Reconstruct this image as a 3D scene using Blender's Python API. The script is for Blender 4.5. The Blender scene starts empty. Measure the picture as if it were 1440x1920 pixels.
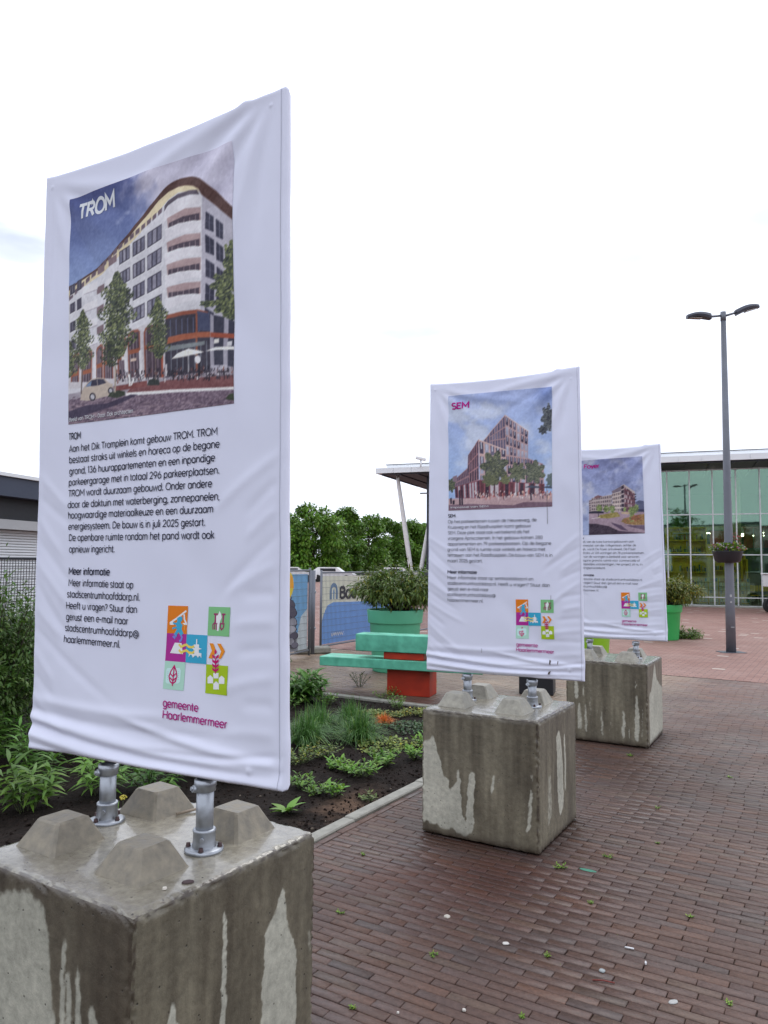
import bpy, math, random
import numpy as np
from mathutils import Vector, Matrix

S = bpy.context.scene
R = math.radians
rng = np.random.default_rng(7)
random.seed(7)

# ------------------------------------------------------------------ camera
EYE = 1.75
F, PITCH, ROLL = 1412.0, 0.0693, 0.0079      # focal length in photo pixels, tilt up, roll
cd = bpy.data.cameras.new('camera'); cam = bpy.data.objects.new('camera', cd)
S.collection.objects.link(cam); S.camera = cam
cd.sensor_fit = 'HORIZONTAL'; cd.sensor_width = 36; cd.lens = 36 * F / 1440
cd.clip_start = 0.05; cd.clip_end = 2000
fw = Vector((0, math.cos(PITCH), math.sin(PITCH))); up = Vector((0, -math.sin(PITCH), math.cos(PITCH)))
rt = Vector((1, 0, 0))
rt2 = rt * math.cos(ROLL) + up * math.sin(ROLL); up2 = -rt * math.sin(ROLL) + up * math.cos(ROLL)
m = Matrix((rt2, up2, -fw)).transposed().to_4x4(); m.translation = (0, 0, EYE)
cam.matrix_world = m

# ------------------------------------------------------------------ world: overcast, thin bright cloud over a clear sky
W = bpy.data.worlds.new('World'); S.world = W; W.use_nodes = True
nt = W.node_tree; nt.nodes.clear()
def N(t, k, **kw):
    n = t.nodes.new(k)
    for a, b in kw.items(): setattr(n, a, b)
    return n
SUN_EL, SUN_AZ = 52, 25      # azimuth measured from +Y towards +X
sky = N(nt, 'ShaderNodeTexSky', sky_type='NISHITA', sun_disc=False, sun_elevation=R(SUN_EL), sun_rotation=R(SUN_AZ), altitude=5, air_density=1.0, dust_density=2.0)
bg1 = N(nt, 'ShaderNodeBackground'); bg1.inputs[1].default_value = 0.09
bg2 = N(nt, 'ShaderNodeBackground'); bg2.inputs[0].default_value = (0.885, 0.935, 1.06, 1); bg2.inputs[1].default_value = 1.5
tc = N(nt, 'ShaderNodeTexCoord'); nz = N(nt, 'ShaderNodeTexNoise'); nz.inputs['Scale'].default_value = 2.6; nz.inputs['Detail'].default_value = 5
mp = N(nt, 'ShaderNodeMapping'); mp.inputs['Scale'].default_value = (1, 1, 3.2); mp.inputs['Location'].default_value = (1.3, .2, .9)
cr = N(nt, 'ShaderNodeValToRGB'); cr.color_ramp.elements[0].position = .30; cr.color_ramp.elements[0].color = (.55, .55, .55, 1)
cr.color_ramp.elements[1].position = .44; cr.color_ramp.elements[1].color = (1, 1, 1, 1)
mx = N(nt, 'ShaderNodeMixShader'); ow = N(nt, 'ShaderNodeOutputWorld')
L = nt.links.new
L(sky.outputs[0], bg1.inputs[0]); L(tc.outputs['Generated'], mp.inputs[0]); L(mp.outputs[0], nz.inputs['Vector']); L(nz.outputs['Fac'], cr.inputs[0])

def sky_gap(px_, py_, rad, amt, prev):
    a_, b__ = px_ - 720, py_ - 960; u_ = b__ / F; dv = Vector((a_ / F, math.cos(PITCH) + u_ * math.sin(PITCH), math.sin(PITCH) - u_ * math.cos(PITCH))).normalized()
    ds = N(nt, 'ShaderNodeVectorMath', operation='SUBTRACT'); ds.inputs[1].default_value = dv; L(tc.outputs['Generated'], ds.inputs[0]); sc_v = N(nt, 'ShaderNodeVectorMath', operation='MULTIPLY'); sc_v.inputs[1].default_value = (1, 1, 2.4); L(ds.outputs[0], sc_v.inputs[0])
    ln = N(nt, 'ShaderNodeVectorMath', operation='LENGTH'); L(sc_v.outputs[0], ln.inputs[0]); n_ = N(nt, 'ShaderNodeMath', operation='MULTIPLY_ADD'); n_.inputs[1].default_value = .42; L(nz.outputs['Fac'], n_.inputs[0]); L(ln.outputs['Value'], n_.inputs[2])
    m_ = N(nt, 'ShaderNodeMapRange', interpolation_type='SMOOTHSTEP'); m_.inputs[1].default_value = rad * .1 + .19; m_.inputs[2].default_value = rad * 1.15 + .21; m_.inputs[3].default_value = 1 - amt; m_.inputs[4].default_value = 1; L(n_.outputs[0], m_.inputs[0])
    q_ = N(nt, 'ShaderNodeMath', operation='MULTIPLY'); L(prev, q_.inputs[0]); L(m_.outputs[0], q_.inputs[1]); return q_.outputs[0]
fac_ = sky_gap(1190, 480, .13, .50, cr.outputs[0]); fac_ = sky_gap(1450, 395, .07, .50, fac_); fac_ = sky_gap(10, 480, .07, .42, fac_); L(fac_, mx.inputs[0]); L(bg1.outputs[0], mx.inputs[1]); L(bg2.outputs[0], mx.inputs[2]); L(mx.outputs[0], ow.inputs[0])

# ------------------------------------------------------------------ sun behind the cloud
sd = bpy.data.lights.new('sun', 'SUN'); sd.energy = 0.8; sd.angle = R(24); sd.color = (1, .97, .92)
sun = bpy.data.objects.new('sun', sd); S.collection.objects.link(sun)
sv = Vector((math.sin(R(SUN_AZ)) * math.cos(R(SUN_EL)), math.cos(R(SUN_AZ)) * math.cos(R(SUN_EL)), math.sin(R(SUN_EL))))
sun.rotation_euler = sv.to_track_quat('Z', 'Y').to_euler()
S.view_settings.view_transform = 'Standard'; S.view_settings.look = 'None'
S.view_settings.exposure = 0.0; S.view_settings.gamma = 1.0; S.view_settings.use_curve_mapping = False
S.cycles.max_bounces = 7; S.cycles.transparent_max_bounces = 16
S.cycles.caustics_reflective = False; S.cycles.caustics_refractive = False

# ================================================================== helpers
def lin(c):
    c = np.asarray(c, float) / 255.0
    return np.where(c <= .04045, c / 12.92, ((c + .055) / 1.055) ** 2.4)
def tag(o, label=None, cat=None, group=None, kind=None):
    if label: o['label'] = label
    if cat: o['category'] = cat
    if group: o['group'] = group
    if kind: o['kind'] = kind
    return o
def link(o, parent=None):
    S.collection.objects.link(o)
    if parent is not None: o.parent = parent
    return o
def empty(name, loc=(0, 0, 0), rz=0, label=None, cat=None, group=None, kind=None):
    o = bpy.data.objects.new(name, None); o.empty_display_size = .2
    o.location = loc; o.rotation_euler = (0, 0, rz); link(o)
    return tag(o, label, cat, group, kind)
def copy_tree(o, parent=None):
    c = o.copy(); S.collection.objects.link(c); c.parent = parent
    for ch in o.children: copy_tree(ch, c)
    return c
def rayd(px, py):
    a, b = px - 720, py - 960
    X = a * math.cos(ROLL) + b * math.sin(ROLL); Y = -a * math.sin(ROLL) + b * math.cos(ROLL)
    u = -Y / F
    return (X / F, math.cos(PITCH) - u * math.sin(PITCH), math.sin(PITCH) + u * math.cos(PITCH))
def gp(px, py, z=0.0):                 # where a line of sight meets the level z (used to read real places off the photo)
    d = rayd(px, py); t = (z - EYE) / d[2]; return (d[0] * t, d[1] * t)
def at(px, py, Y):
    d = rayd(px, py); t = Y / d[1]; return Vector((d[0] * t, Y, EYE + d[2] * t))
def proj(P):
    P = np.atleast_2d(P); z = P[:, 2] - EYE
    d = P[:, 1] * math.cos(PITCH) + z * math.sin(PITCH); u = -P[:, 1] * math.sin(PITCH) + z * math.cos(PITCH)
    d = np.where(d < .05, .05, d)
    return 720 + F * P[:, 0] / d, 960 - F * u / d, d

def vnoise(x, y, seed=0):
    x = np.asarray(x, float); y = np.asarray(y, float)
    T = np.random.default_rng(seed + 1000).random((64, 64))
    xi = np.floor(x).astype(int); yi = np.floor(y).astype(int); fx = x - xi; fy = y - yi
    fx = fx * fx * (3 - 2 * fx); fy = fy * fy * (3 - 2 * fy)
    a = T[yi % 64, xi % 64]; b = T[yi % 64, (xi + 1) % 64]; c = T[(yi + 1) % 64, xi % 64]; d = T[(yi + 1) % 64, (xi + 1) % 64]
    return (a * (1 - fx) + b * fx) * (1 - fy) + (c * (1 - fx) + d * fx) * fy
def fbm(x, y, seed=0, o=4):
    s = 0; a = .5; t = 0
    for i in range(o): s = s + a * vnoise(x * 2 ** i, y * 2 ** i, seed + i); t += a; a *= .55
    return s / t
def sstep(a, b, x):
    t = np.clip((x - a) / (b - a), 0, 1); return t * t * (3 - 2 * t)
def inpoly(x, y, P):
    P = np.asarray(P, float); r = np.zeros(np.shape(x), bool); n = len(P); j = n - 1
    for i in range(n):
        xi, yi = P[i]; xj, yj = P[j]
        if yi != yj:
            c = ((yi > y) != (yj > y)) & (x < (xj - xi) * (y - yi) / (yj - yi) + xi); r ^= c
        j = i
    return r

def fastmesh(name, V, Q, mats, parent=None, col=None, smooth=False, mi=None):
    """V (n,3), Q (m,k) faces of equal size; col (n,3|4) point colours"""
    V = np.asarray(V, np.float32); Q = np.asarray(Q, np.int32); me = bpy.data.meshes.new(name); k = Q.shape[1]
    me.vertices.add(len(V)); me.vertices.foreach_set('co', V.ravel())
    me.loops.add(Q.size); me.loops.foreach_set('vertex_index', Q.ravel())
    me.polygons.add(len(Q)); me.polygons.foreach_set('loop_start', np.arange(0, Q.size, k, dtype=np.int32))
    me.polygons.foreach_set('loop_total', np.full(len(Q), k, np.int32))
    if smooth: me.polygons.foreach_set('use_smooth', np.ones(len(Q), bool))
    if mi is not None: me.polygons.foreach_set('material_index', np.asarray(mi, np.int32))
    me.update(calc_edges=True); me.validate()
    if col is not None: setcol(me, col)
    for mm in (mats if isinstance(mats, (list, tuple)) else [mats]): me.materials.append(mm)
    return link(bpy.data.objects.new(name, me), parent)
def setcol(me, col):
    col = np.asarray(col, np.float32)
    if col.shape[1] == 3: col = np.c_[col, np.ones(len(col), np.float32)]
    a = me.color_attributes.new('col', 'FLOAT_COLOR', 'POINT'); a.data.foreach_set('color', col.ravel())

class MB:
    def __init__(s): s.v = []; s.f = []; s.m = []; s.c = []; s.sm = []
    def add(s, V, Fc, mi=0, col=(1, 1, 1), smooth=False):
        n = len(s.v); s.v += [tuple(p) for p in V]; s.f += [tuple(i + n for i in f) for f in Fc]
        s.m += [mi] * len(Fc); s.c += [tuple(col)] * len(V); s.sm += [smooth] * len(Fc); return s
    def box(s, c, d, rz=0, bev=0, mi=0, col=(1, 1, 1), mat=None):
        x, y, z = [a / 2 for a in d]; b = min(bev, x * .9, y * .9, z * .9)
        if b <= 0:
            V = [(sx * x, sy * y, sz * z) for sz in (-1, 1) for sy in (-1, 1) for sx in (-1, 1)]
            Fc = [(0, 2, 3, 1), (4, 5, 7, 6), (0, 1, 5, 4), (2, 6, 7, 3), (0, 4, 6, 2), (1, 3, 7, 5)]
        else:
            V = []
            for sz in (-1, 1):
                for sy in (-1, 1):
                    for sx in (-1, 1):
                        V += [(sx * x, sy * (y - b), sz * (z - b)), (sx * (x - b), sy * y, sz * (z - b)), (sx * (x - b), sy * (y - b), sz * z)]
            def I(sx, sy, sz, k): return ((sz > 0) * 4 + (sy > 0) * 2 + (sx > 0)) * 3 + k
            Fc = []
            for sg in (-1, 1):
                q = [I(sg, -1, -1, 0), I(sg, 1, -1, 0), I(sg, 1, 1, 0), I(sg, -1, 1, 0)]; Fc.append(q if sg > 0 else q[::-1])
                q = [I(-1, sg, -1, 1), I(-1, sg, 1, 1), I(1, sg, 1, 1), I(1, sg, -1, 1)]; Fc.append(q if sg > 0 else q[::-1])
                q = [I(-1, -1, sg, 2), I(1, -1, sg, 2), I(1, 1, sg, 2), I(-1, 1, sg, 2)]; Fc.append(q if sg > 0 else q[::-1])
            for a in (-1, 1):
                for c2 in (-1, 1):
                    q = [I(a, c2, -1, 0), I(a, c2, -1, 1), I(a, c2, 1, 1), I(a, c2, 1, 0)]; Fc.append(q if a * c2 > 0 else q[::-1])
                    q = [I(a, -1, c2, 0), I(a, 1, c2, 0), I(a, 1, c2, 2), I(a, -1, c2, 2)]; Fc.append(q if a * c2 > 0 else q[::-1])
                    q = [I(-1, a, c2, 1), I(-1, a, c2, 2), I(1, a, c2, 2), I(1, a, c2, 1)]; Fc.append(q if a * c2 > 0 else q[::-1])
                    for c3 in (-1, 1):
                        q = [I(a, c2, c3, 0), I(a, c2, c3, 1), I(a, c2, c3, 2)]; Fc.append(q if a * c2 * c3 > 0 else q[::-1])
        M = (mat if mat is not None else Matrix.Rotation(rz, 4, 'Z')); c = Vector(c)
        return s.add([(M @ Vector(p)) + c for p in V], Fc, mi, col)
    def tube(s, pts, r, n=10, mi=0, col=(1, 1, 1), cap=True):
        pts = [Vector(p) for p in pts]; rr = r if isinstance(r, (list, tuple)) else [r] * len(pts)
        V = []; Fc = []; ref = Vector((0, 0, 1))
        for i, p in enumerate(pts):
            t = (pts[min(i + 1, len(pts) - 1)] - pts[max(i - 1, 0)]).normalized()
            if abs(t.dot(ref)) > .95: ref = Vector((1, 0, 0)) if abs(t.x) < .9 else Vector((0, 1, 0))
            a = t.cross(ref).normalized(); b = t.cross(a)
            V += [p + (a * math.cos(k * 2 * math.pi / n) + b * math.sin(k * 2 * math.pi / n)) * rr[i] for k in range(n)]
        for i in range(len(pts) - 1):
            for k in range(n): Fc.append((i * n + k, i * n + (k + 1) % n, (i + 1) * n + (k + 1) % n, (i + 1) * n + k))
        k0 = len(s.f); s.add(V, Fc, mi, col, True)
        if cap:
            n0 = len(s.v) - len(V)
            s.f += [tuple(n0 + k for k in range(n))[::-1], tuple(n0 + (len(pts) - 1) * n + k for k in range(n))]; s.m += [mi] * 2; s.sm += [False] * 2
        return s
    def lathe(s, prof, n=32, c=(0, 0, 0), mi=0, col=(1, 1, 1)):
        V = []; Fc = []
        for r, z in prof: V += [(c[0] + r * math.cos(2 * math.pi * k / n), c[1] + r * math.sin(2 * math.pi * k / n), c[2] + z) for k in range(n)]
        for i in range(len(prof) - 1):
            for k in range(n): Fc.append((i * n + k, i * n + (k + 1) % n, (i + 1) * n + (k + 1) % n, (i + 1) * n + k))
        return s.add(V, Fc, mi, col, True)
    def build(s, name, mats, parent=None, colors=False, loc=None):
        me = bpy.data.meshes.new(name); me.from_pydata([tuple(p) for p in s.v], [], s.f); me.update()
        for mm in (mats if isinstance(mats, (list, tuple)) else [mats]): me.materials.append(mm)
        me.polygons.foreach_set('material_index', s.m); me.polygons.foreach_set('use_smooth', s.sm)
        if colors: setcol(me, np.array(s.c))
        o = link(bpy.data.objects.new(name, me), parent)
        if loc is not None: o.location = loc
        return o

# ================================================================== materials
def mat(name, col, rough=.6, metal=0, var=.15, scale=8, bump=0, bscale=40, attr=False, spec=.5, trans=0, coord='Object', alpha=None, rvar=0):
    M = bpy.data.materials.new(name); M.use_nodes = True; t = M.node_tree; b = t.nodes['Principled BSDF']; l = t.links.new
    b.inputs['Roughness'].default_value = rough; b.inputs['Metallic'].default_value = metal; b.inputs['Specular IOR Level'].default_value = spec
    if coord == 'World': co = N(t, 'ShaderNodeNewGeometry').outputs['Position']
    else: co = N(t, 'ShaderNodeTexCoord').outputs['Object']
    n1 = N(t, 'ShaderNodeTexNoise'); n1.inputs['Scale'].default_value = scale; n1.inputs['Detail'].default_value = 6; l(co, n1.inputs['Vector'])
    mr = N(t, 'ShaderNodeMapRange'); mr.inputs[1].default_value = .3; mr.inputs[2].default_value = .7; mr.inputs[3].default_value = 1 - var; mr.inputs[4].default_value = 1 + var
    l(n1.outputs['Fac'], mr.inputs[0])
    mul = N(t, 'ShaderNodeVectorMath', operation='SCALE'); l(mr.outputs[0], mul.inputs['Scale'])
    if attr:
        a = N(t, 'ShaderNodeAttribute', attribute_name='col'); l(a.outputs['Color'], mul.inputs[0])
    else: mul.inputs[0].default_value = col[:3]
    l(mul.outputs[0], b.inputs['Base Color'])
    if rvar:
        r2 = N(t, 'ShaderNodeMapRange'); r2.inputs[1].default_value = .35; r2.inputs[2].default_value = .65; r2.inputs[3].default_value = rough - rvar; r2.inputs[4].default_value = rough + rvar
        l(n1.outputs['Fac'], r2.inputs[0]); l(r2.outputs[0], b.inputs['Roughness'])
    if bump:
        n2 = N(t, 'ShaderNodeTexNoise'); n2.inputs['Scale'].default_value = bscale; n2.inputs['Detail'].default_value = 5; l(co, n2.inputs['Vector'])
        bp = N(t, 'ShaderNodeBump'); bp.inputs['Distance'].default_value = bump; bp.inputs['Strength'].default_value = .8
        l(n2.outputs['Fac'], bp.inputs['Height']); l(bp.outputs[0], b.inputs['Normal'])
    if trans:
        tr = N(t, 'ShaderNodeBsdfTranslucent'); l(mul.outputs[0], tr.inputs[0]); ms = N(t, 'ShaderNodeMixShader'); ms.inputs[0].default_value = trans
        l(b.outputs[0], ms.inputs[1]); l(tr.outputs[0], ms.inputs[2]); l(ms.outputs[0], t.nodes['Material Output'].inputs[0])
    return M
MT = dict(
    leaf=mat('foliage', (1, 1, 1), .45, var=.18, scale=6, attr=True, trans=.28, spec=.4),
    stem=mat('plant_stem', (.07, .09, .03), .6),
    bark=mat('bark', (.07, .055, .04), .9, bump=.01, bscale=30),
    twig=mat('reddish_twig', (.06, .032, .028), .7),
    steel=mat('galvanised_steel', (.36, .38, .41), .42, metal=.75, var=.18, scale=30, bump=.0006, bscale=90, rvar=.1),
    bolt=mat('dark_bolt', (.06, .035, .035), .5, metal=.6),
    fabric=mat('white_banner_fabric', (.80, .81, .93), .75, var=.02, scale=3, bump=.0004, bscale=700, spec=.2, trans=.06),
    print=mat('printed_ink', (1, 1, 1), .65, var=.03, attr=True, spec=.25),
    ink=mat('dark_navy_ink', (.012, .013, .035), .7, var=0, spec=.2),
    magenta=mat('magenta_ink', (.44, .014, .22), .7, var=0, spec=.2),
    whiteink=mat('white_ink', (.72, .74, .76), .7, var=0, spec=.2),
    teal=mat('mint_green_painted_wood', (.115, .46, .31), .42, var=.24, scale=7, bump=.001, bscale=60, rvar=.12),
    red=mat('red_painted_wood', (.44, .028, .006), .5, var=.22, scale=4, bump=.0008, bscale=60),
    mintpot=mat('mint_plastic', (.10, .43, .25), .5, var=.06, scale=3),
    greenpot=mat('green_plastic', (.035, .38, .09), .45, var=.06, scale=3),
    limepot=mat('lime_plastic', (.24, .50, .015), .45, var=.06, scale=3),
    dark=mat('black_paint', (.012, .013, .018), .5),
    soilm=mat('dark_wet_soil', (1, 1, 1), .9, var=.4, scale=25, bump=.02, bscale=45, attr=True, coord='World', spec=.15),
    kerb=mat('grey_kerb_concrete', (.27, .26, .22), .6, var=.2, scale=14, bump=.002, bscale=80, coord='World'),
    lamp=mat('grey_painted_steel', (.15, .16, .185), .45, metal=.3, var=.1, scale=3),
    lamphead=mat('dark_grey_lamp_housing', (.055, .06, .08), .45),
    lens=mat('lamp_lens', (.32, .27, .24), .25),
    fascia=mat('light_grey_metal_cladding', (.72, .74, .75), .45, var=.06, scale=1),
    whitefascia=mat('white_metal_trim', (.86, .88, .90), .4, var=.05, scale=1),
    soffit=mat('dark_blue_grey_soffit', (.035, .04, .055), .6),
    mullion=mat('pale_aluminium_mullion', (.55, .57, .56), .4, metal=.2),
    whitepaint=mat('white_paint', (.75, .75, .75), .4, var=.06, scale=2),
    rubber=mat('tyre_rubber', (.02, .02, .02), .8),
    yellow=mat('yellow_lacquer', (.80, .56, .01), .5, var=.12, scale=2),
    redbrown=mat('red_brown_panel', (.20, .035, .025), .6),
    whitegrey=mat('pale_grey_render', (.42, .43, .43), .7, var=.06, scale=1),
    navy=mat('navy_cladding', (.035, .045, .075), .5, var=.1, scale=1),
    slat=mat('white_metal_slat', (.62, .64, .65), .45, var=.06, scale=2),
    interior=mat('interior_wall', (.10, .14, .125), .8, var=.25, scale=.5),
    carpet=mat('interior_floor', (.05, .055, .05), .8),
    bpaper=mat('leaflet_paper', (1, 1, 1), .6, attr=True),
    petal=mat('yellow_petal', (.75, .62, .08), .6, trans=.2),
    stud=mat('smooth_cast_concrete', (.215, .188, .140), .5, var=.30, scale=26, bump=.003, bscale=70, rvar=.14),
    studl=mat('pale_cast_concrete', (.31, .29, .235), .5, var=.26, scale=26, bump=.003, bscale=70, rvar=.14),
    gum=mat('pale_litter', (.62, .58, .52), .7),
)
# glass of the theatre facade: tinted, half mirror
G = bpy.data.materials.new('green_tinted_glass'); G.use_nodes = True; t = G.node_tree; t.nodes.clear()
o_ = N(t, 'ShaderNodeOutputMaterial'); gl = N(t, 'ShaderNodeBsdfGlossy'); gl.inputs['Roughness'].default_value = .02; gl.inputs[0].default_value = (.62, .90, .80, 1)
trn = N(t, 'ShaderNodeBsdfTransparent'); trn.inputs[0].default_value = (.84, .92, .76, 1)
fr = N(t, 'ShaderNodeFresnel'); fr.inputs[0].default_value = 1.5
mr = N(t, 'ShaderNodeMapRange'); mr.inputs[1].default_value = 0; mr.inputs[2].default_value = 1; mr.inputs[3].default_value = .115; mr.inputs[4].default_value = 1
mx = N(t, 'ShaderNodeMixShader'); t.links.new(fr.outputs[0], mr.inputs[0]); t.links.new(mr.outputs[0], mx.inputs[0]); t.links.new(trn.outputs[0], mx.inputs[1]); t.links.new(gl.outputs[0], mx.inputs[2]); t.links.new(mx.outputs[0], o_.inputs[0])
nn = N(t, 'ShaderNodeTexNoise'); nn.inputs['Scale'].default_value = .7; bb = N(t, 'ShaderNodeBump'); bb.inputs['Distance'].default_value = .004; bb.inputs['Strength'].default_value = .2
tcn = N(t, 'ShaderNodeTexCoord'); t.links.new(tcn.outputs['Object'], nn.inputs['Vector']); t.links.new(nn.outputs['Fac'], bb.inputs['Height']); t.links.new(bb.outputs[0], gl.inputs['Normal'])
MT['glass'] = G

def brick_material(name, attr=True, far=False):
    M = bpy.data.materials.new(name); M.use_nodes = True; t = M.node_tree; b = t.nodes['Principled BSDF']; l = t.links.new
    pos = N(t, 'ShaderNodeNewGeometry').outputs['Position']
    n1 = N(t, 'ShaderNodeTexNoise'); n1.inputs['Scale'].default_value = 45; n1.inputs['Detail'].default_value = 7; n1.inputs['Roughness'].default_value = .7; l(pos, n1.inputs['Vector'])
    n2 = N(t, 'ShaderNodeTexNoise'); n2.inputs['Scale'].default_value = .9; n2.inputs['Detail'].default_value = 3; l(pos, n2.inputs['Vector'])
    mr = N(t, 'ShaderNodeMapRange'); mr.inputs[1].default_value = .3; mr.inputs[2].default_value = .7; mr.inputs[3].default_value = .68; mr.inputs[4].default_value = 1.35; l(n1.outputs['Fac'], mr.inputs[0])
    sc = N(t, 'ShaderNodeVectorMath', operation='SCALE'); l(mr.outputs[0], sc.inputs['Scale'])
    if far:
        mp = N(t, 'ShaderNodeMapping'); mp.inputs['Rotation'].default_value = (0, 0, R(31.6)); l(pos, mp.inputs[0])
        bt = N(t, 'ShaderNodeTexBrick'); bt.inputs['Scale'].default_value = 1; bt.inputs['Brick Width'].default_value = .205; bt.inputs['Row Height'].default_value = .104
        bt.inputs['Mortar Size'].default_value = .006; bt.inputs['Color1'].default_value = (.265, .145, .118, 1); bt.inputs['Color2'].default_value = (.34, .20, .165, 1); bt.inputs['Mortar'].default_value = (.10, .07, .06, 1); bt.inputs['Bias'].default_value = -.2
        l(mp.outputs[0], bt.inputs['Vector'])
        # scattered pale bricks
        vo = N(t, 'ShaderNodeTexWhiteNoise', noise_dimensions='2D'); ml = N(t, 'ShaderNodeVectorMath', operation='MULTIPLY'); ml.inputs[1].default_value = (7.313, 3.177, 0); sn = N(t, 'ShaderNodeVectorMath', operation='SNAP'); sn.inputs[1].default_value = (.205, .104, 1); l(mp.outputs[0], sn.inputs[0]); l(sn.outputs[0], ml.inputs[0]); l(ml.outputs[0], vo.inputs['Vector'])
        gt = N(t, 'ShaderNodeMath', operation='GREATER_THAN'); gt.inputs[1].default_value = .991; l(vo.outputs['Value'], gt.inputs[0])
        mc = N(t, 'ShaderNodeMix', data_type='RGBA'); l(gt.outputs[0], mc.inputs[0]); l(bt.outputs['Color'], mc.inputs[6]); mc.inputs[7].default_value = (.5, .44, .38, 1)
        l(mc.outputs[2], sc.inputs[0])
    else:
        a = N(t, 'ShaderNodeAttribute', attribute_name='col'); l(a.outputs['Color'], sc.inputs[0])
    l(sc.outputs[0], b.inputs['Base Color'])
    r2 = N(t, 'ShaderNodeMapRange'); r2.inputs[1].default_value = .38; r2.inputs[2].default_value = .62; r2.inputs[3].default_value = .62 if far else .30; r2.inputs[4].default_value = .8 if far else .60; l(n2.outputs['Fac'], r2.inputs[0]); l(r2.outputs[0], b.inputs['Roughness'])
    b.inputs['Specular IOR Level'].default_value = .3 if far else .32
    bp = N(t, 'ShaderNodeBump'); bp.inputs['Distance'].default_value = .0022; l(n1.outputs['Fac'], bp.inputs['Height']); l(bp.outputs[0], b.inputs['Normal'])
    return M
MT['brick'] = brick_material('wet_clay_brick'); MT['farbrick'] = brick_material('red_brick_plaza', far=True)
MT['joint'] = mat('dark_sand_joint', (.035, .03, .026), .9, var=.5, scale=30, bump=.004, bscale=120, coord='World')
t = MT['joint'].node_tree; l = t.links.new; jn = N(t, 'ShaderNodeTexNoise'); jn.inputs['Scale'].default_value = 1.4; jn.inputs['Detail'].default_value = 5; l(N(t, 'ShaderNodeNewGeometry').outputs['Position'], jn.inputs['Vector'])
jm = N(t, 'ShaderNodeMapRange'); jm.inputs[1].default_value = .44; jm.inputs[2].default_value = .58; l(jn.outputs['Fac'], jm.inputs[0]); jx = N(t, 'ShaderNodeMix', data_type='RGBA'); jx.inputs[6].default_value = (.016, .013, .012, 1); jx.inputs[7].default_value = (.075, .052, .036, 1); l(jm.outputs[0], jx.inputs[0])
for nd in t.nodes:
    if nd.type == 'VECT_MATH' and nd.operation == 'SCALE': l(jx.outputs[2], nd.inputs[0])
MT['groundm'] = mat('ground_earth', (.16, .12, .10), .9, var=.2, scale=.5, coord='World')

# concrete with wet and dry areas; the 'col' attribute holds: R dryness, G dirt and darker face tone, B wet-gloss
C_ = bpy.data.materials.new('cast_concrete'); C_.use_nodes = True; t = C_.node_tree; b = t.nodes['Principled BSDF']; l = t.links.new
tc2 = N(t, 'ShaderNodeTexCoord'); at_ = N(t, 'ShaderNodeAttribute', attribute_name='col'); sp = N(t, 'ShaderNodeSeparateColor'); l(at_.outputs['Color'], sp.inputs[0])
nf = N(t, 'ShaderNodeTexNoise'); nf.inputs['Scale'].default_value = 30; nf.inputs['Detail'].default_value = 8; nf.inputs['Roughness'].default_value = .65; l(tc2.outputs['Object'], nf.inputs['Vector'])
mps = N(t, 'ShaderNodeMapping'); mps.inputs['Scale'].default_value = (14, 14, 1.6); l(tc2.outputs['Object'], mps.inputs[0])
ns = N(t, 'ShaderNodeTexNoise'); ns.inputs['Scale'].default_value = 1; ns.inputs['Detail'].default_value = 4; l(mps.outputs[0], ns.inputs['Vector'])
nb = N(t, 'ShaderNodeTexNoise'); nb.inputs['Scale'].default_value = 4; nb.inputs['Detail'].default_value = 4; l(tc2.outputs['Object'], nb.inputs['Vector'])
ad = N(t, 'ShaderNodeMath', operation='MULTIPLY_ADD'); ad.inputs[1].default_value = .35; l(nf.outputs['Fac'], ad.inputs[0]); l(sp.outputs[0], ad.inputs[2])
ad2 = N(t, 'ShaderNodeMath', operation='MULTIPLY_ADD'); ad2.inputs[1].default_value = .35; l(ns.outputs['Fac'], ad2.inputs[0]); l(ad.outputs[0], ad2.inputs[2])
dr = N(t, 'ShaderNodeMapRange'); dr.inputs[1].default_value = .64; dr.inputs[2].default_value = .94; l(ad2.outputs[0], dr.inputs[0])
wetc = N(t, 'ShaderNodeMix', data_type='RGBA'); wetc.inputs[6].default_value = (.092, .077, .052, 1); wetc.inputs[7].default_value = (.215, .190, .132, 1); l(ns.outputs['Fac'], wetc.inputs[0])
mrw = N(t, 'ShaderNodeMapRange'); mrw.inputs[1].default_value = .3; mrw.inputs[2].default_value = .7; l(ns.outputs['Fac'], mrw.inputs[0]); l(mrw.outputs[0], wetc.inputs[0])
mixd = N(t, 'ShaderNodeMix', data_type='RGBA'); l(dr.outputs[0], mixd.inputs[0]); l(wetc.outputs[2], mixd.inputs[6]); mixd.inputs[7].default_value = (.46, .445, .36, 1)
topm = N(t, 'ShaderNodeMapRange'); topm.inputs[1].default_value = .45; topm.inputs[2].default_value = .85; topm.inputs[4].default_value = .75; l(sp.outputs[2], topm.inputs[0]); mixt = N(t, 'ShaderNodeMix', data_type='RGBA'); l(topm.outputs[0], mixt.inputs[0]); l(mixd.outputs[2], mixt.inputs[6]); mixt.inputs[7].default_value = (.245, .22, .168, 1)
dirt = N(t, 'ShaderNodeMix', data_type='RGBA'); l(sp.outputs[1], dirt.inputs[0]); l(mixt.outputs[2], dirt.inputs[6]); dirt.inputs[7].default_value = (.050, .034, .024, 1)
fine = N(t, 'ShaderNodeMapRange'); fine.inputs[1].default_value = .3; fine.inputs[2].default_value = .7; fine.inputs[3].default_value = .74; fine.inputs[4].default_value = 1.22; l(nf.outputs['Fac'], fine.inputs[0])
big = N(t, 'ShaderNodeMapRange'); big.inputs[1].default_value = .3; big.inputs[2].default_value = .7; big.inputs[3].default_value = .85; big.inputs[4].default_value = 1.15; l(nb.outputs['Fac'], big.inputs[0])
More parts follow.
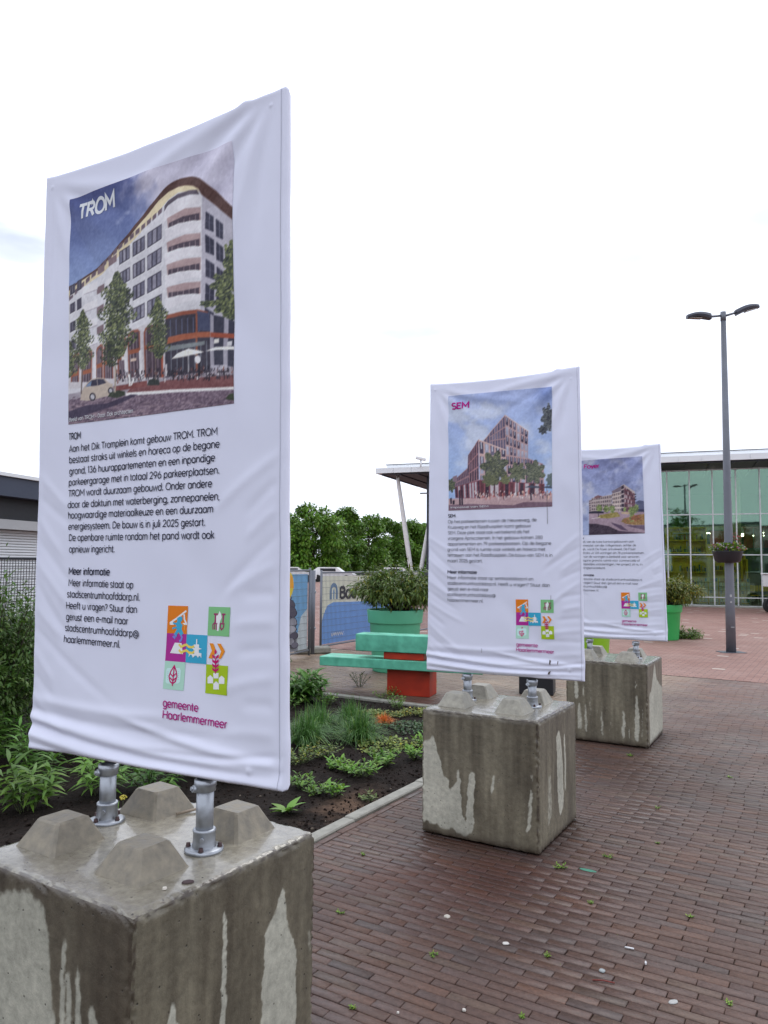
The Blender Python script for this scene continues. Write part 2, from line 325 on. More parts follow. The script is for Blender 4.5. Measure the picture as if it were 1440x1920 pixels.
mm_ = N(t, 'ShaderNodeMath', operation='MULTIPLY'); l(fine.outputs[0], mm_.inputs[0]); l(big.outputs[0], mm_.inputs[1])
# pits: small dark air holes
vor = N(t, 'ShaderNodeTexVoronoi'); vor.inputs['Scale'].default_value = 26; l(tc2.outputs['Object'], vor.inputs['Vector'])
pit = N(t, 'ShaderNodeMapRange'); pit.inputs[1].default_value = .06; pit.inputs[2].default_value = .11; pit.inputs[3].default_value = .25; pit.inputs[4].default_value = 1; l(vor.outputs['Distance'], pit.inputs[0])
pm = N(t, 'ShaderNodeMath', operation='MULTIPLY'); l(pit.outputs[0], pm.inputs[0]); l(mm_.outputs[0], pm.inputs[1])
sc = N(t, 'ShaderNodeVectorMath', operation='SCALE'); l(dirt.outputs[2], sc.inputs[0]); l(pm.outputs[0], sc.inputs['Scale']); l(sc.outputs[0], b.inputs['Base Color'])
rg = N(t, 'ShaderNodeMapRange'); rg.inputs[3].default_value = .62; rg.inputs[4].default_value = .16
gw = N(t, 'ShaderNodeMath', operation='MULTIPLY'); l(sp.outputs[2], gw.inputs[0]); l(big.outputs[0], gw.inputs[1]); l(gw.outputs[0], rg.inputs[0])
l(rg.outputs[0], b.inputs['Roughness'])
bh = N(t, 'ShaderNodeMath', operation='MULTIPLY'); l(nf.outputs['Fac'], bh.inputs[0]); l(pit.outputs[0], bh.inputs[1])
bp = N(t, 'ShaderNodeBump'); bp.inputs['Distance'].default_value = .004; bp.inputs['Strength'].default_value = .8; l(bh.outputs[0], bp.inputs['Height']); l(bp.outputs[0], b.inputs['Normal'])
b.inputs['Coat Roughness'].default_value = .1; cw = N(t, 'ShaderNodeMapRange'); cw.inputs[1].default_value = .45; cw.inputs[2].default_value = 1.0; cw.inputs[3].default_value = .05; cw.inputs[4].default_value = .6; l(gw.outputs[0], cw.inputs[0]); l(cw.outputs[0], b.inputs['Coat Weight'])
MT['concrete'] = C_
# ================================================================== ground, paving, planting bed
TH = 1.02; K0 = np.array([-.385, 4.934]); A_ = np.array([math.cos(TH), math.sin(TH)]); B_ = np.array([math.sin(TH), -math.cos(TH)])
U1 = 4.3; UZ = 8.9
def uv(u, v): return K0[0] + u * A_[0] + v * B_[0], K0[1] + u * A_[1] + v * B_[1]
def toUV(x, y): dx = x - K0[0]; dy = y - K0[1]; return dx * A_[0] + dy * A_[1], dx * B_[0] + dy * B_[1]
g = MB().box((0, 60, -.30), (600, 700, .5)).build('ground', MT['groundm']); tag(g, kind='structure')
P = [uv(UZ, -40), uv(UZ, 60), uv(70, 60), uv(70, -40)]
fp = MB().add([(x, y, z) for z in (0, -.05) for x, y in P], [(3, 2, 1, 0), (4, 5, 6, 7), (0, 1, 5, 4), (1, 2, 6, 5), (2, 3, 7, 6), (3, 0, 4, 7)]).build('plaza_paving', MT['farbrick']); tag(fp, kind='structure')
P = [uv(-9, -.02), uv(-9, 12), uv(UZ - .003, 12), uv(UZ - .003, -9), uv(U1 + .02, -9), uv(U1 + .02, -.02)]
pv = MB().add([(x, y, z) for z in (-.010, -.05) for x, y in P], [(5, 4, 3, 2, 1, 0)] + [(i, (i + 1) % 6, 6 + (i + 1) % 6, 6 + i) for i in range(6)]).build('brick_paving', MT['joint']); tag(pv, kind='structure')

cand = []      # centre u, centre v, len along v, len along u
BW, BL, PU, PVv = .0502, .2145, .0535, .2180
row = 0; u = -4.2
while u < UZ - .06:
    off = (row % 2) * .5 * PVv + rng.normal(0, .008) + .02 * math.sin(row * .13)
    v = -10 + off
    while v < 9:
        v0, v1 = v, v + BL
        if u < U1 + .11: v0 = max(v0, .064)
        if u < U1 + .11 and v1 < .064: v += PVv; continue
        if -1e-3 + U1 < u + .0 < U1 + .11 and v0 < .06: v += PVv; continue
        if v1 - v0 > .03: cand.append((u + BW / 2, (v0 + v1) / 2, v1 - v0, BW))
        v += PVv
    u += PU; row += 1
u = -4.2
while u < U1 + .1:
    cand.append((u + BL / 2, .032, BW, BL)); u += PVv
cand = np.array(cand)
cx, cy = uv(cand[:, 0], cand[:, 1])
px, py, dd = proj(np.c_[cx, cy, np.zeros(len(cx))])
keep = (dd > .9) & (px > -220) & (px < 2900) & (py < 2250)
# bricks under the blocks are never seen
FR = [((-.663, 2.084), 1.001), ((.95, 4.665), 1.04), ((2.558, 7.369), 1.049)]
def inblock(x, y, mrg=-.12):
    r = np.zeros(np.shape(x), bool)
    for (fx, fy), th in FR:
        a = (x - fx) * math.cos(th) + (y - fy) * math.sin(th); b2 = -(x - fx) * math.sin(th) + (y - fy) * math.cos(th)
        r |= (a > -mrg) & (a < .8 + mrg) & (b2 > -mrg) & (b2 < .8 + mrg)
    return r
keep &= ~inblock(cx, cy)
cand = cand[keep]; cx = cx[keep]; cy = cy[keep]; px = px[keep]; py = py[keep]; dd = dd[keep]
nB = len(cand)
def brick_col(x, y, n):
    u, v = toUV(x, y)
    base = np.array([.092, .055, .054]); pal = np.array([[.094, .054, .041], [.089, .054, .044], [.100, .054, .038], [.098, .062, .045], [.084, .057, .048], [.106, .056, .038]])
    k = rng.choice(6, n, p=[.38, .22, .15, .08, .12, .05]); c = pal[k] * rng.uniform(.88, 1.12, (n, 1))
    lowf = fbm(x * .7 + 5, y * .7 + 3, 3)
    c *= (.75 + .5 * lowf)[:, None]
    sand = np.clip(sstep(4.35, 5.4, u) * sstep(.9, -.6, v - .15 * (u - 4.4)), 0, 1) * (.55 + .45 * sstep(.35, .6, fbm(x * 1.3, y * 1.3, 9)))
    c = c * (1 - sand[:, None]) + np.array([.185, .135, .092]) * rng.uniform(.8, 1.2, (n, 1)) * sand[:, None]
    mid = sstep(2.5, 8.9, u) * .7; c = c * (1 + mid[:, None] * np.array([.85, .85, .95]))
    # damp red stain in front of the middle block
    d = np.hypot(x - .55, (y - 4.35) * 1.3); c = c * (1 - .35 * np.exp(-(d / .5) ** 2))[:, None] * np.array([1, 1, 1]); c[:, 0] *= 1 + .25 * np.exp(-(d / .6) ** 2)
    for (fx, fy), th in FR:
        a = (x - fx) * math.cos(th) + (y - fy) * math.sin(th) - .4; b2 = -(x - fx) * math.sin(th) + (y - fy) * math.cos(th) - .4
        q = np.maximum(np.maximum(np.abs(a), np.abs(b2)) - .4, 0); c = c * (1 - .5 * np.exp(-q / .07))[:, None]  # brick colour darkened round each block foot: dirt plus painted contact shadow
    patch = sstep(.5, .72, fbm(x * 2.1 + 9, y * 2.1, 77)); c = c * (1 - .22 * patch)[:, None]
    return c
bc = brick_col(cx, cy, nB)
# unit brick: top, bevels, sides
def brick_geo(u, v, lv, lu, tilt, dz, wob):
    b = .0026; dep = .0125; V = []
    for (iu, iv, z) in [(1, 1, 0), (0, 0, -b), (0, 0, -dep)]:
        for k, (su, sv) in enumerate(((-1, -1), (1, -1), (1, 1), (-1, 1))):
            uu = su * (lu / 2 - iu * b) + wob[k, 0] * (.6 if iu else 1); vv = sv * (lv / 2 - iv * b) + wob[k, 1] * (.6 if iu else 1)
            V.append((uu, vv, dz + z + (tilt[0] * uu + tilt[1] * vv if z > -dep else 0)))
    return np.array(V)
BQ = []
for r_ in (0, 4):
    for k in range(4): BQ.append((r_ + k, r_ + 4 + k, r_ + 4 + (k + 1) % 4, r_ + (k + 1) % 4))
BQ = np.array([(0, 3, 2, 1)] + [q[::-1] for q in BQ]); BQ = BQ[:, ::-1]
vis = (px > 0) & (px < 1440) & (py < 1915)
order = np.argsort(-np.where(vis, 1 / dd ** 2, 0)); single = order[:300]; issingle = np.zeros(nB, bool); issingle[single] = True
AV = []; AC = []; AQ = []; n0 = 0
frame = np.array([[A_[0], A_[1], 0], [B_[0], B_[1], 0], [0, 0, 1]])
for i in range(nB):
    V = brick_geo(*cand[i], rng.normal(0, .006, 2), rng.normal(0, .0008), rng.normal(0, .0013, (4, 2)))
    if issingle[i]:
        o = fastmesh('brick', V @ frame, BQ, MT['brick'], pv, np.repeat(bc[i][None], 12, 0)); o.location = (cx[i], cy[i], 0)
    else:
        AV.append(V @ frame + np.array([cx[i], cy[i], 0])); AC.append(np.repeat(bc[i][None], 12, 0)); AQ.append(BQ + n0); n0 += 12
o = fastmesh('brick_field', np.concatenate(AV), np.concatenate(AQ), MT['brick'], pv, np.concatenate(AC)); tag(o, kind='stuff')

# kerb
ks = empty('kerb', (0, 0, 0), kind='structure')
def kerbstone(u0, u1, v0, v1):
    cu, cv = (u0 + u1) / 2, (v0 + v1) / 2; x, y = uv(cu, cv)
    M = Matrix.Rotation(TH + rng.normal(0, .002), 4, 'Z')
    MB().box((0, 0, 0), (u1 - u0, v1 - v0, .12), bev=.008, mat=M).build('kerb_stone', MT['kerb'], ks).location = (x, y, -.043 + rng.normal(0, .002))
u = U1 + .1 - .003
while u > -8: kerbstone(u - .994, u, -.10, -.001); u -= 1.0
v = -.103
while v > -9: kerbstone(U1 + .002, U1 + .099, v - .994, v); v -= 1.0

# soil
us = np.r_[np.arange(-8, -3, .2), np.arange(-3, U1 - .001, .045), [U1]]; vs = np.r_[np.arange(-9, -4.5, .2), np.arange(-4.5, -.101, .045), [-.101]]
UU, VV = np.meshgrid(us, vs, indexing='ij'); XX, YY = uv(UU, VV)
ZZ = -.012 + .05 * fbm(XX * 1.1, YY * 1.1, 21) + .045 * (fbm(XX * 6, YY * 6, 22) - .4) + .03 * (fbm(XX * 17, YY * 17, 23) - .4)
edge = np.minimum(sstep(0, .25, -.10 - VV), sstep(0, .25, U1 - UU)); ZZ = ZZ * edge - .012 * (1 - edge) 
nU, nV = UU.shape; idx = np.arange(nU * nV).reshape(nU, nV)
Q = np.stack([idx[:-1, :-1], idx[1:, :-1], idx[1:, 1:], idx[:-1, 1:]], -1).reshape(-1, 4)[:, ::-1]
sc_ = np.array([.014, .0095, .0075])[None] * np.ones((nU * nV, 1)); pale = np.exp(-(((UU - .62) / .38) ** 2 + ((VV + .22) / .14) ** 2)) * sstep(.4, .6, fbm(XX * 7, YY * 7, 31))
sc_ = sc_ * (1 - pale.ravel()[:, None]) + np.array([.12, .075, .05]) * pale.ravel()[:, None]
Vs = np.c_[XX.ravel(), YY.ravel(), ZZ.ravel()]
so = fastmesh('planting_bed_soil', Vs, Q[:, ::-1], MT['soilm'], None, sc_, smooth=False); tag(so, kind='structure')
# crumbs of soil, bark and small stones
def icos(): 
    t = (1 + 5 ** .5) / 2; V = np.array([(-1, t, 0), (1, t, 0), (-1, -t, 0), (1, -t, 0), (0, -1, t), (0, 1, t), (0, -1, -t), (0, 1, -t), (t, 0, -1), (t, 0, 1), (-t, 0, -1), (-t, 0, 1)]) / 1.902
    Fc = np.array([(0, 11, 5), (0, 5, 1), (0, 1, 7), (0, 7, 10), (0, 10, 11), (1, 5, 9), (5, 11, 4), (11, 10, 2), (10, 7, 6), (7, 1, 8), (3, 9, 4), (3, 4, 2), (3, 2, 6), (3, 6, 8), (3, 8, 9), (4, 9, 5), (2, 4, 11), (6, 2, 10), (8, 6, 7), (9, 8, 1)]); return V, Fc
def randrot(n, up=1.0):
    a = rng.uniform(0, 2 * math.pi, n); q = rng.normal(0, 1, (n, 4)); q[:, 1:3] *= up; q /= np.linalg.norm(q, axis=1)[:, None]; w, x, y, z = q.T
    return np.stack([np.stack([1 - 2 * (y * y + z * z), 2 * (x * y - z * w), 2 * (x * z + y * w)], -1), np.stack([2 * (x * y + z * w), 1 - 2 * (x * x + z * z), 2 * (y * z - x * w)], -1), np.stack([2 * (x * z - y * w), 2 * (y * z + x * w), 1 - 2 * (x * x + y * y)], -1)], 1)
def scatter(V, Fc, Rm, T, col):
    n = len(T); P = np.einsum('nij,kj->nki', Rm, V) + T[:, None, :]; Q = (Fc[None] + (np.arange(n) * len(V))[:, None, None]).reshape(-1, Fc.shape[1])
    return P.reshape(-1, 3), Q, np.repeat(col, len(V), 0)
iV, iF = icos()
def soil_z(x, y):
    u, v = toUV(x, y); z = -.012 + .05 * fbm(x * 1.1, y * 1.1, 21) + .045 * (fbm(x * 6, y * 6, 22) - .4) + .03 * (fbm(x * 17, y * 17, 23) - .4)
    e = np.minimum(sstep(0, .25, -.10 - v), sstep(0, .25, U1 - u)); return z * e - .012 * (1 - e)
n = 14000; uu = rng.uniform(-3, U1 - .02, n); vv = -.12 - 4.2 * rng.random(n) ** 1.3; xx, yy = uv(uu, vv)
sz = .003 + .012 * rng.random(n) ** 4; Rm = randrot(n) * sz[:, None, None] * rng.uniform(.6, 1.2, (n, 1, 3))
cc = np.array([.017, .0115, .009]) * rng.uniform(.7, 1.6, (n, 1)); wl = rng.random(n) < .02; cc[wl] = np.array([.16, .13, .10])
P, Q, Cc = scatter(iV, iF, Rm, np.c_[xx, yy, soil_z(xx, yy) + sz * .3], cc)
tag(fastmesh('soil_crumbs', P, Q, MT['soilm'], None, Cc), 'dark crumbs of soil and small stones strewn over the planting bed', 'soil crumbs', kind='stuff')
# ================================================================== stroke alphabet (round geometric lettering)
def Ar(cx, cy, rx, ry, a0, a1):
    n = max(3, int(abs(a1 - a0) / 24) + 1); return [(cx + rx * math.cos(R(a0 + (a1 - a0) * i / n)), cy + ry * math.sin(R(a0 + (a1 - a0) * i / n))) for i in range(n + 1)]
def Dot(x, y): return [(x, y - .035), (x, y + .035)]
GL = {
 'a': (.58, [Ar(.27, .25, .21, .25, 0, 360), [(.49, .5), (.49, 0)]]), 'b': (.58, [[(.08, .74), (.08, 0)], Ar(.30, .25, .21, .25, 0, 360)]),
 'c': (.50, [Ar(.28, .25, .22, .25, 45, 315)]), 'd': (.58, [Ar(.27, .25, .21, .25, 0, 360), [(.49, .74), (.49, 0)]]),
 'e': (.54, [Ar(.27, .25, .22, .25, 0, 318), [(.05, .25), (.49, .25)]]), 'f': (.31, [[(.13, 0), (.13, .6)] + Ar(.24, .6, .11, .13, 180, 85), [(.03, .46), (.27, .46)]]),
 'g': (.58, [Ar(.27, .25, .21, .25, 0, 360), [(.49, .5), (.49, -.02)] + Ar(.28, -.02, .21, .18, 0, -145)]),
 'h': (.54, [[(.08, .74), (.08, 0)], [(.08, .28)] + Ar(.27, .30, .19, .20, 170, 0) + [(.46, 0)]]), 'i': (.18, [[(.09, .5), (.09, 0)], Dot(.09, .66)]),
 'j': (.20, [[(.11, .5), (.11, -.08)] + Ar(.01, -.08, .10, .12, 0, -80), Dot(.11, .66)]), 'k': (.46, [[(.08, .74), (.08, 0)], [(.40, .5), (.09, .21)], [(.19, .30), (.43, 0)]]),
 'l': (.18, [[(.09, .74), (.09, 0)]]), 'm': (.80, [[(.08, .5), (.08, 0)], [(.08, .3)] + Ar(.235, .33, .155, .17, 170, 0) + [(.39, 0)], [(.39, .3)] + Ar(.555, .33, .16, .17, 170, 0) + [(.715, 0)]]),
 'n': (.54, [[(.08, .5), (.08, 0)], [(.08, .28)] + Ar(.27, .30, .19, .20, 170, 0) + [(.46, 0)]]), 'o': (.56, [Ar(.28, .25, .23, .25, 0, 360)]),
 'p': (.58, [[(.08, .5), (.08, -.2)], Ar(.30, .25, .21, .25, 0, 360)]), 'q': (.58, [Ar(.27, .25, .21, .25, 0, 360), [(.49, .5), (.49, -.2)]]),
 'r': (.34, [[(.08, .5), (.08, 0)], [(.08, .3)] + Ar(.24, .33, .16, .16, 170, 75)]), 's': (.42, [Ar(.205, .373, .145, .127, 35, 265) + Ar(.205, .125, .16, .125, 80, -145)]),
 't': (.32, [[(.13, .66), (.13, .12)] + Ar(.24, .12, .11, .12, 180, 275), [(.02, .46), (.27, .46)]]), 'u': (.54, [[(.08, .5), (.08, .2)] + Ar(.27, .2, .19, .2, 180, 360), [(.46, .5), (.46, 0)]]),
 'v': (.44, [[(.03, .5), (.22, .01), (.41, .5)]]), 'w': (.68, [[(.03, .5), (.185, .01), (.34, .47), (.495, .01), (.65, .5)]]), 'x': (.44, [[(.04, .5), (.40, 0)], [(.40, .5), (.04, 0)]]),
 'y': (.44, [[(.03, .5), (.225, .02)], [(.41, .5), (.14, -.2)]]), 'z': (.44, [[(.05, .47), (.39, .47), (.05, .03), (.40, .03)]]),
 'A': (.64, [[(.03, 0), (.32, .7), (.61, 0)], [(.13, .22), (.51, .22)]]), 'B': (.58, [[(.08, .02), (.08, .68)], [(.08, .67), (.30, .67)] + Ar(.30, .52, .17, .15, 90, -90) + [(.08, .37)], [(.30, .37)] + Ar(.32, .20, .19, .17, 90, -90) + [(.08, .03)]]),
 'D': (.66, [[(.08, .02), (.08, .68)], [(.08, .67), (.28, .67)] + Ar(.28, .35, .32, .32, 90, -90) + [(.08, .03)]]), 'E': (.54, [[(.48, .67), (.08, .67), (.08, .03), (.48, .03)], [(.08, .36), (.43, .36)]]),
 'F': (.50, [[(.47, .67), (.08, .67), (.08, 0)], [(.08, .35), (.42, .35)]]), 'G': (.70, [Ar(.36, .35, .31, .33, 50, 340) + [(.66, .34), (.4, .34)]]), 'H': (.66, [[(.08, .7), (.08, 0)], [(.58, .7), (.58, 0)], [(.08, .36), (.58, .36)]]),
 'I': (.2, [[(.1, .7), (.1, 0)]]), 'J': (.5, [[(.4, .7), (.4, .2)] + Ar(.22, .2, .18, .19, 0, -160)]), 'K': (.6, [[(.08, .7), (.08, 0)], [(.54, .7), (.09, .29)], [(.24, .42), (.57, 0)]]),
 'M': (.80, [[(.08, 0), (.08, .68), (.40, .24), (.72, .68), (.72, 0)]]), 'N': (.68, [[(.08, 0), (.08, .68), (.60, .02), (.60, .7)]]), 'O': (.76, [Ar(.38, .35, .33, .34, 0, 360)]),
 'P': (.56, [[(.08, 0), (.08, .67), (.30, .67)] + Ar(.30, .49, .18, .18, 90, -90) + [(.08, .31)]]), 'R': (.60, [[(.08, 0), (.08, .67), (.32, .67)] + Ar(.32, .50, .18, .17, 90, -90) + [(.08, .33)], [(.30, .33), (.54, 0)]]),
 'S': (.56, [Ar(.28, .515, .20, .165, 35, 262) + Ar(.28, .185, .22, .165, 82, -148)]), 'T': (.58, [[(.03, .67), (.55, .67)], [(.29, .67), (.29, 0)]]), 'U': (.66, [[(.08, .7), (.08, .26)] + Ar(.33, .26, .25, .24, 180, 360) + [(.58, .7)]]),
 'W': (.98, [[(.03, .7), (.26, .02), (.49, .66), (.72, .02), (.95, .7)]]), 'Z': (.56, [[(.05, .67), (.5, .67), (.05, .03), (.52, .03)]]),
 '0': (.58, [Ar(.29, .35, .22, .33, 0, 360)]), '1': (.30, [[(.04, .56), (.17, .68), (.17, 0)]]), '2': (.54, [Ar(.26, .49, .19, .19, 170, -30) + [(.07, .03), (.48, .03)]]),
 '3': (.54, [Ar(.25, .51, .17, .16, 160, -90), Ar(.25, .19, .2, .17, 90, -160)]), '5': (.54, [[(.44, .67), (.12, .67), (.09, .38)] + Ar(.25, .22, .21, .21, 120, -150)]),
 '6': (.56, [Ar(.28, .22, .21, .21, 0, 360), [(.09, .30), (.33, .70)]]), '7': (.50, [[(.04, .67), (.46, .67), (.18, 0)]]), '8': (.56, [Ar(.28, .52, .17, .16, 0, 360), Ar(.28, .19, .21, .18, 0, 360)]),
 '9': (.56, [Ar(.28, .48, .21, .21, 0, 360), [(.47, .40), (.23, 0)]]), '4': (.56, [[(.40, 0), (.40, .68), (.05, .17), (.53, .17)]]),
 '.': (.20, [[(.10, -.02), (.10, .10)]]), ',': (.19, [[(.11, .06), (.07, -.1)]]), '-': (.40, [[(.06, .28), (.34, .28)]]), ':': (.2, [Dot(.1, .04), Dot(.1, .40)]),
 '?': (.46, [Ar(.22, .52, .16, .16, 170, -60) + [(.22, .3), (.22, .2)], Dot(.22, .04)]), '@': (.86, [Ar(.42, .27, .16, .17, 0, 360), [(.58, .42), (.58, .17)] + Ar(.67, .17, .09, .08, 180, 360) + Ar(.42, .27, .35, .37, 0, 310)[1:]]),
 ' ': (.27, []), 'ë': (.54, [Ar(.27, .25, .22, .25, 0, 318), [(.05, .25), (.49, .25)], Dot(.18, .64), Dot(.36, .64)]),
}
def textwidth(s): return sum(GL[c][0] for c in s)
def ribbon(pts, w):
    P = np.array(pts, float); closed = np.hypot(*(P[0] - P[-1])) < 1e-6
    if closed: P = P[:-1]
    n = len(P); L_, R_ = [], []
    for i in range(n):
        a = P[(i - 1) % n] if (closed or i > 0) else None; b = P[(i + 1) % n] if (closed or i < n - 1) else None
        d1 = (P[i] - a) if a is not None else (b - P[i]); d2 = (b - P[i]) if b is not None else d1
        d1 = d1 / (np.hypot(*d1) + 1e-9); d2 = d2 / (np.hypot(*d2) + 1e-9); tn = d1 + d2; tn /= (np.hypot(*tn) + 1e-9); nn = np.array([-tn[1], tn[0]])
        k = 1 / max(.45, nn @ np.array([-d1[1], d1[0]])); L_.append(P[i] + nn * w / 2 * k); R_.append(P[i] - nn * w / 2 * k)
    V = np.array(L_ + R_); Q = []
    for i in range(n if closed else n - 1): j = (i + 1) % n; Q.append((i, n + i, n + j, j))
    return V, Q
def text_geo(s, x0, z0, em_x, em_z, wt, slope=0):
    """returns 2-D verts, quads, layer index (so that crossing strokes never share a plane)"""
    V = []; Q = []; Lr = []; x = 0; n = 0
    for c in s:
        adv, st = GL[c]
        for k, p in enumerate(st):
            # subdivide long straight strokes so that they follow the cloth
            pp = [p[0]]
            for a, b in zip(p[:-1], p[1:]):
                m_ = max(1, int(math.hypot(b[0] - a[0], b[1] - a[1]) / .25)) if wt * em_z > .004 else 1
                for j in range(1, m_ + 1): pp.append((a[0] + (b[0] - a[0]) * j / m_, a[1] + (b[1] - a[1]) * j / m_))
            v, q = ribbon(pp, wt)
            v = np.c_[x0 + (x + v[:, 0]) * em_x, z0 + v[:, 1] * em_z + (x + v[:, 0]) * em_x * slope]
            V.append(v); Q += [tuple(i + n for i in f) for f in q]; Lr += [k] * len(v); n += len(v)
        x += adv
    return (np.concatenate(V), Q, np.array(Lr)) if V else (np.zeros((0, 2)), [], np.zeros(0))

# ================================================================== flat print: a small painter for the pictures on the banners
def hom(src, dst):
    A = []; b = []
    for (x, y), (u, v) in zip(src, dst):
        A += [[x, y, 1, 0, 0, 0, -u * x, -u * y], [0, 0, 0, x, y, 1, -v * x, -v * y]]; b += [u, v]
    h = np.linalg.solve(np.array(A, float), np.array(b, float)); return np.append(h, 1).reshape(3, 3)
def happ(Hm, P):
    P = np.atleast_2d(np.asarray(P, float)); q = np.c_[P, np.ones(len(P))] @ Hm.T; return q[:, :2] / q[:, 2:]
class Pic:
    def __init__(s, w, h, quad, org=(0, 0), sc=1):
        s.w, s.h = w, h; s.a = np.zeros((h, w, 3)); s.H = hom(quad, [(0, 0), (w, 0), (w, h), (0, h)]); s.o = org; s.s = sc
        s.yy, s.xx = np.mgrid[0:h, 0:w]
    def frame(s, org, sc): s.o = org; s.s = sc; return s
    def T(s, P): P = np.atleast_2d(np.asarray(P, float)); return happ(s.H, P / s.s + np.array(s.o))
    def poly(s, P, c, jit=0, raw=False):
        q = np.asarray(P, float) if raw else s.T(P)
        x0, y0 = np.floor(q.min(0)).astype(int); x1, y1 = np.ceil(q.max(0)).astype(int) + 1
        x0, y0 = max(x0, 0), max(y0, 0); x1, y1 = min(x1, s.w), min(y1, s.h)
        if x1 <= x0 or y1 <= y0: return
        X = s.xx[y0:y1, x0:x1]; Y = s.yy[y0:y1, x0:x1]; m_ = inpoly(X + .5, Y + .5, q)
        c = np.asarray(c, float); sub = s.a[y0:y1, x0:x1]
        sub[m_] = c if not jit else np.clip(c + (vnoise(X / 6, Y / 6, 5)[m_][:, None] - .5) * jit, 0, 255)
    def line(s, P, w, c):
        for a, b in zip(P[:-1], P[1:]):
            a = np.array(a, float); b = np.array(b, float); d = b - a; nn = np.array([-d[1], d[0]]) / (np.hypot(*d) + 1e-9) * w / 2
            s.poly([a + nn, b + nn, b - nn, a - nn], c)
    def ell(s, cx, cy, rx, ry, c): s.poly([(cx + rx * math.cos(k * .45), cy + ry * math.sin(k * .45)) for k in range(14)], c)
    def leaves(s, pts_fn, n, cols, r=3, seed=0):
        g = np.random.default_rng(seed); P = s.T(pts_fn(g, n)).astype(int); cols = np.array(cols, float); k = g.integers(0, len(cols), n)
        for (x, y), c, rr in zip(P, cols[k], g.integers(max(1, r - 1), r + 2, n)):
            s.a[max(0, y - rr // 2):max(0, y + rr // 2 + 1), max(0, x - rr):max(0, x + rr)] = c
    def down(s, k):
        g = np.random.default_rng(2); nz_ = (fbm(s.xx / 9., s.yy / 9., 55) - .5)[..., None] * 26 + g.normal(0, 5, s.a.shape[:2] + (1,)) + (fbm(s.xx / 90., s.yy / 60., 57) - .5)[..., None] * 30; mean = s.a.mean(2, keepdims=True); s.a = np.clip((s.a * .86 + mean * .14) + nz_, 0, 255)
        return s.a[:s.h // k * k, :s.w // k * k].reshape(s.h // k, k, s.w // k, k, 3).mean((1, 3))
TREE = [(46, 52, 40), (70, 78, 50), (104, 110, 70), (132, 136, 92), (58, 64, 60), (84, 90, 66), (34, 38, 40)]
def crown(cx, y0, y1, w, shape=1.0):
    def f(g, n):
        t = g.random(n); y = y0 + (y1 - y0) * t; wid = w / 2 * np.minimum(1, (t * 3.2) ** .75) * np.minimum(1, ((1 - t) * 6 + .25)) * shape * (.78 + .22 * np.sin(t * 23 + cx))
        return np.c_[cx + g.normal(0, .5, n).clip(-1, 1) * wid, y]
    return f
def blob(cx, cy, rx, ry):
    def f(g, n):
        a = g.uniform(0, 6.283, n); r = np.sqrt(g.random(n)) * (.8 + .2 * np.sin(a * 7 + cx)); return np.c_[cx + rx * r * np.cos(a), cy + ry * r * np.sin(a)]
    return f

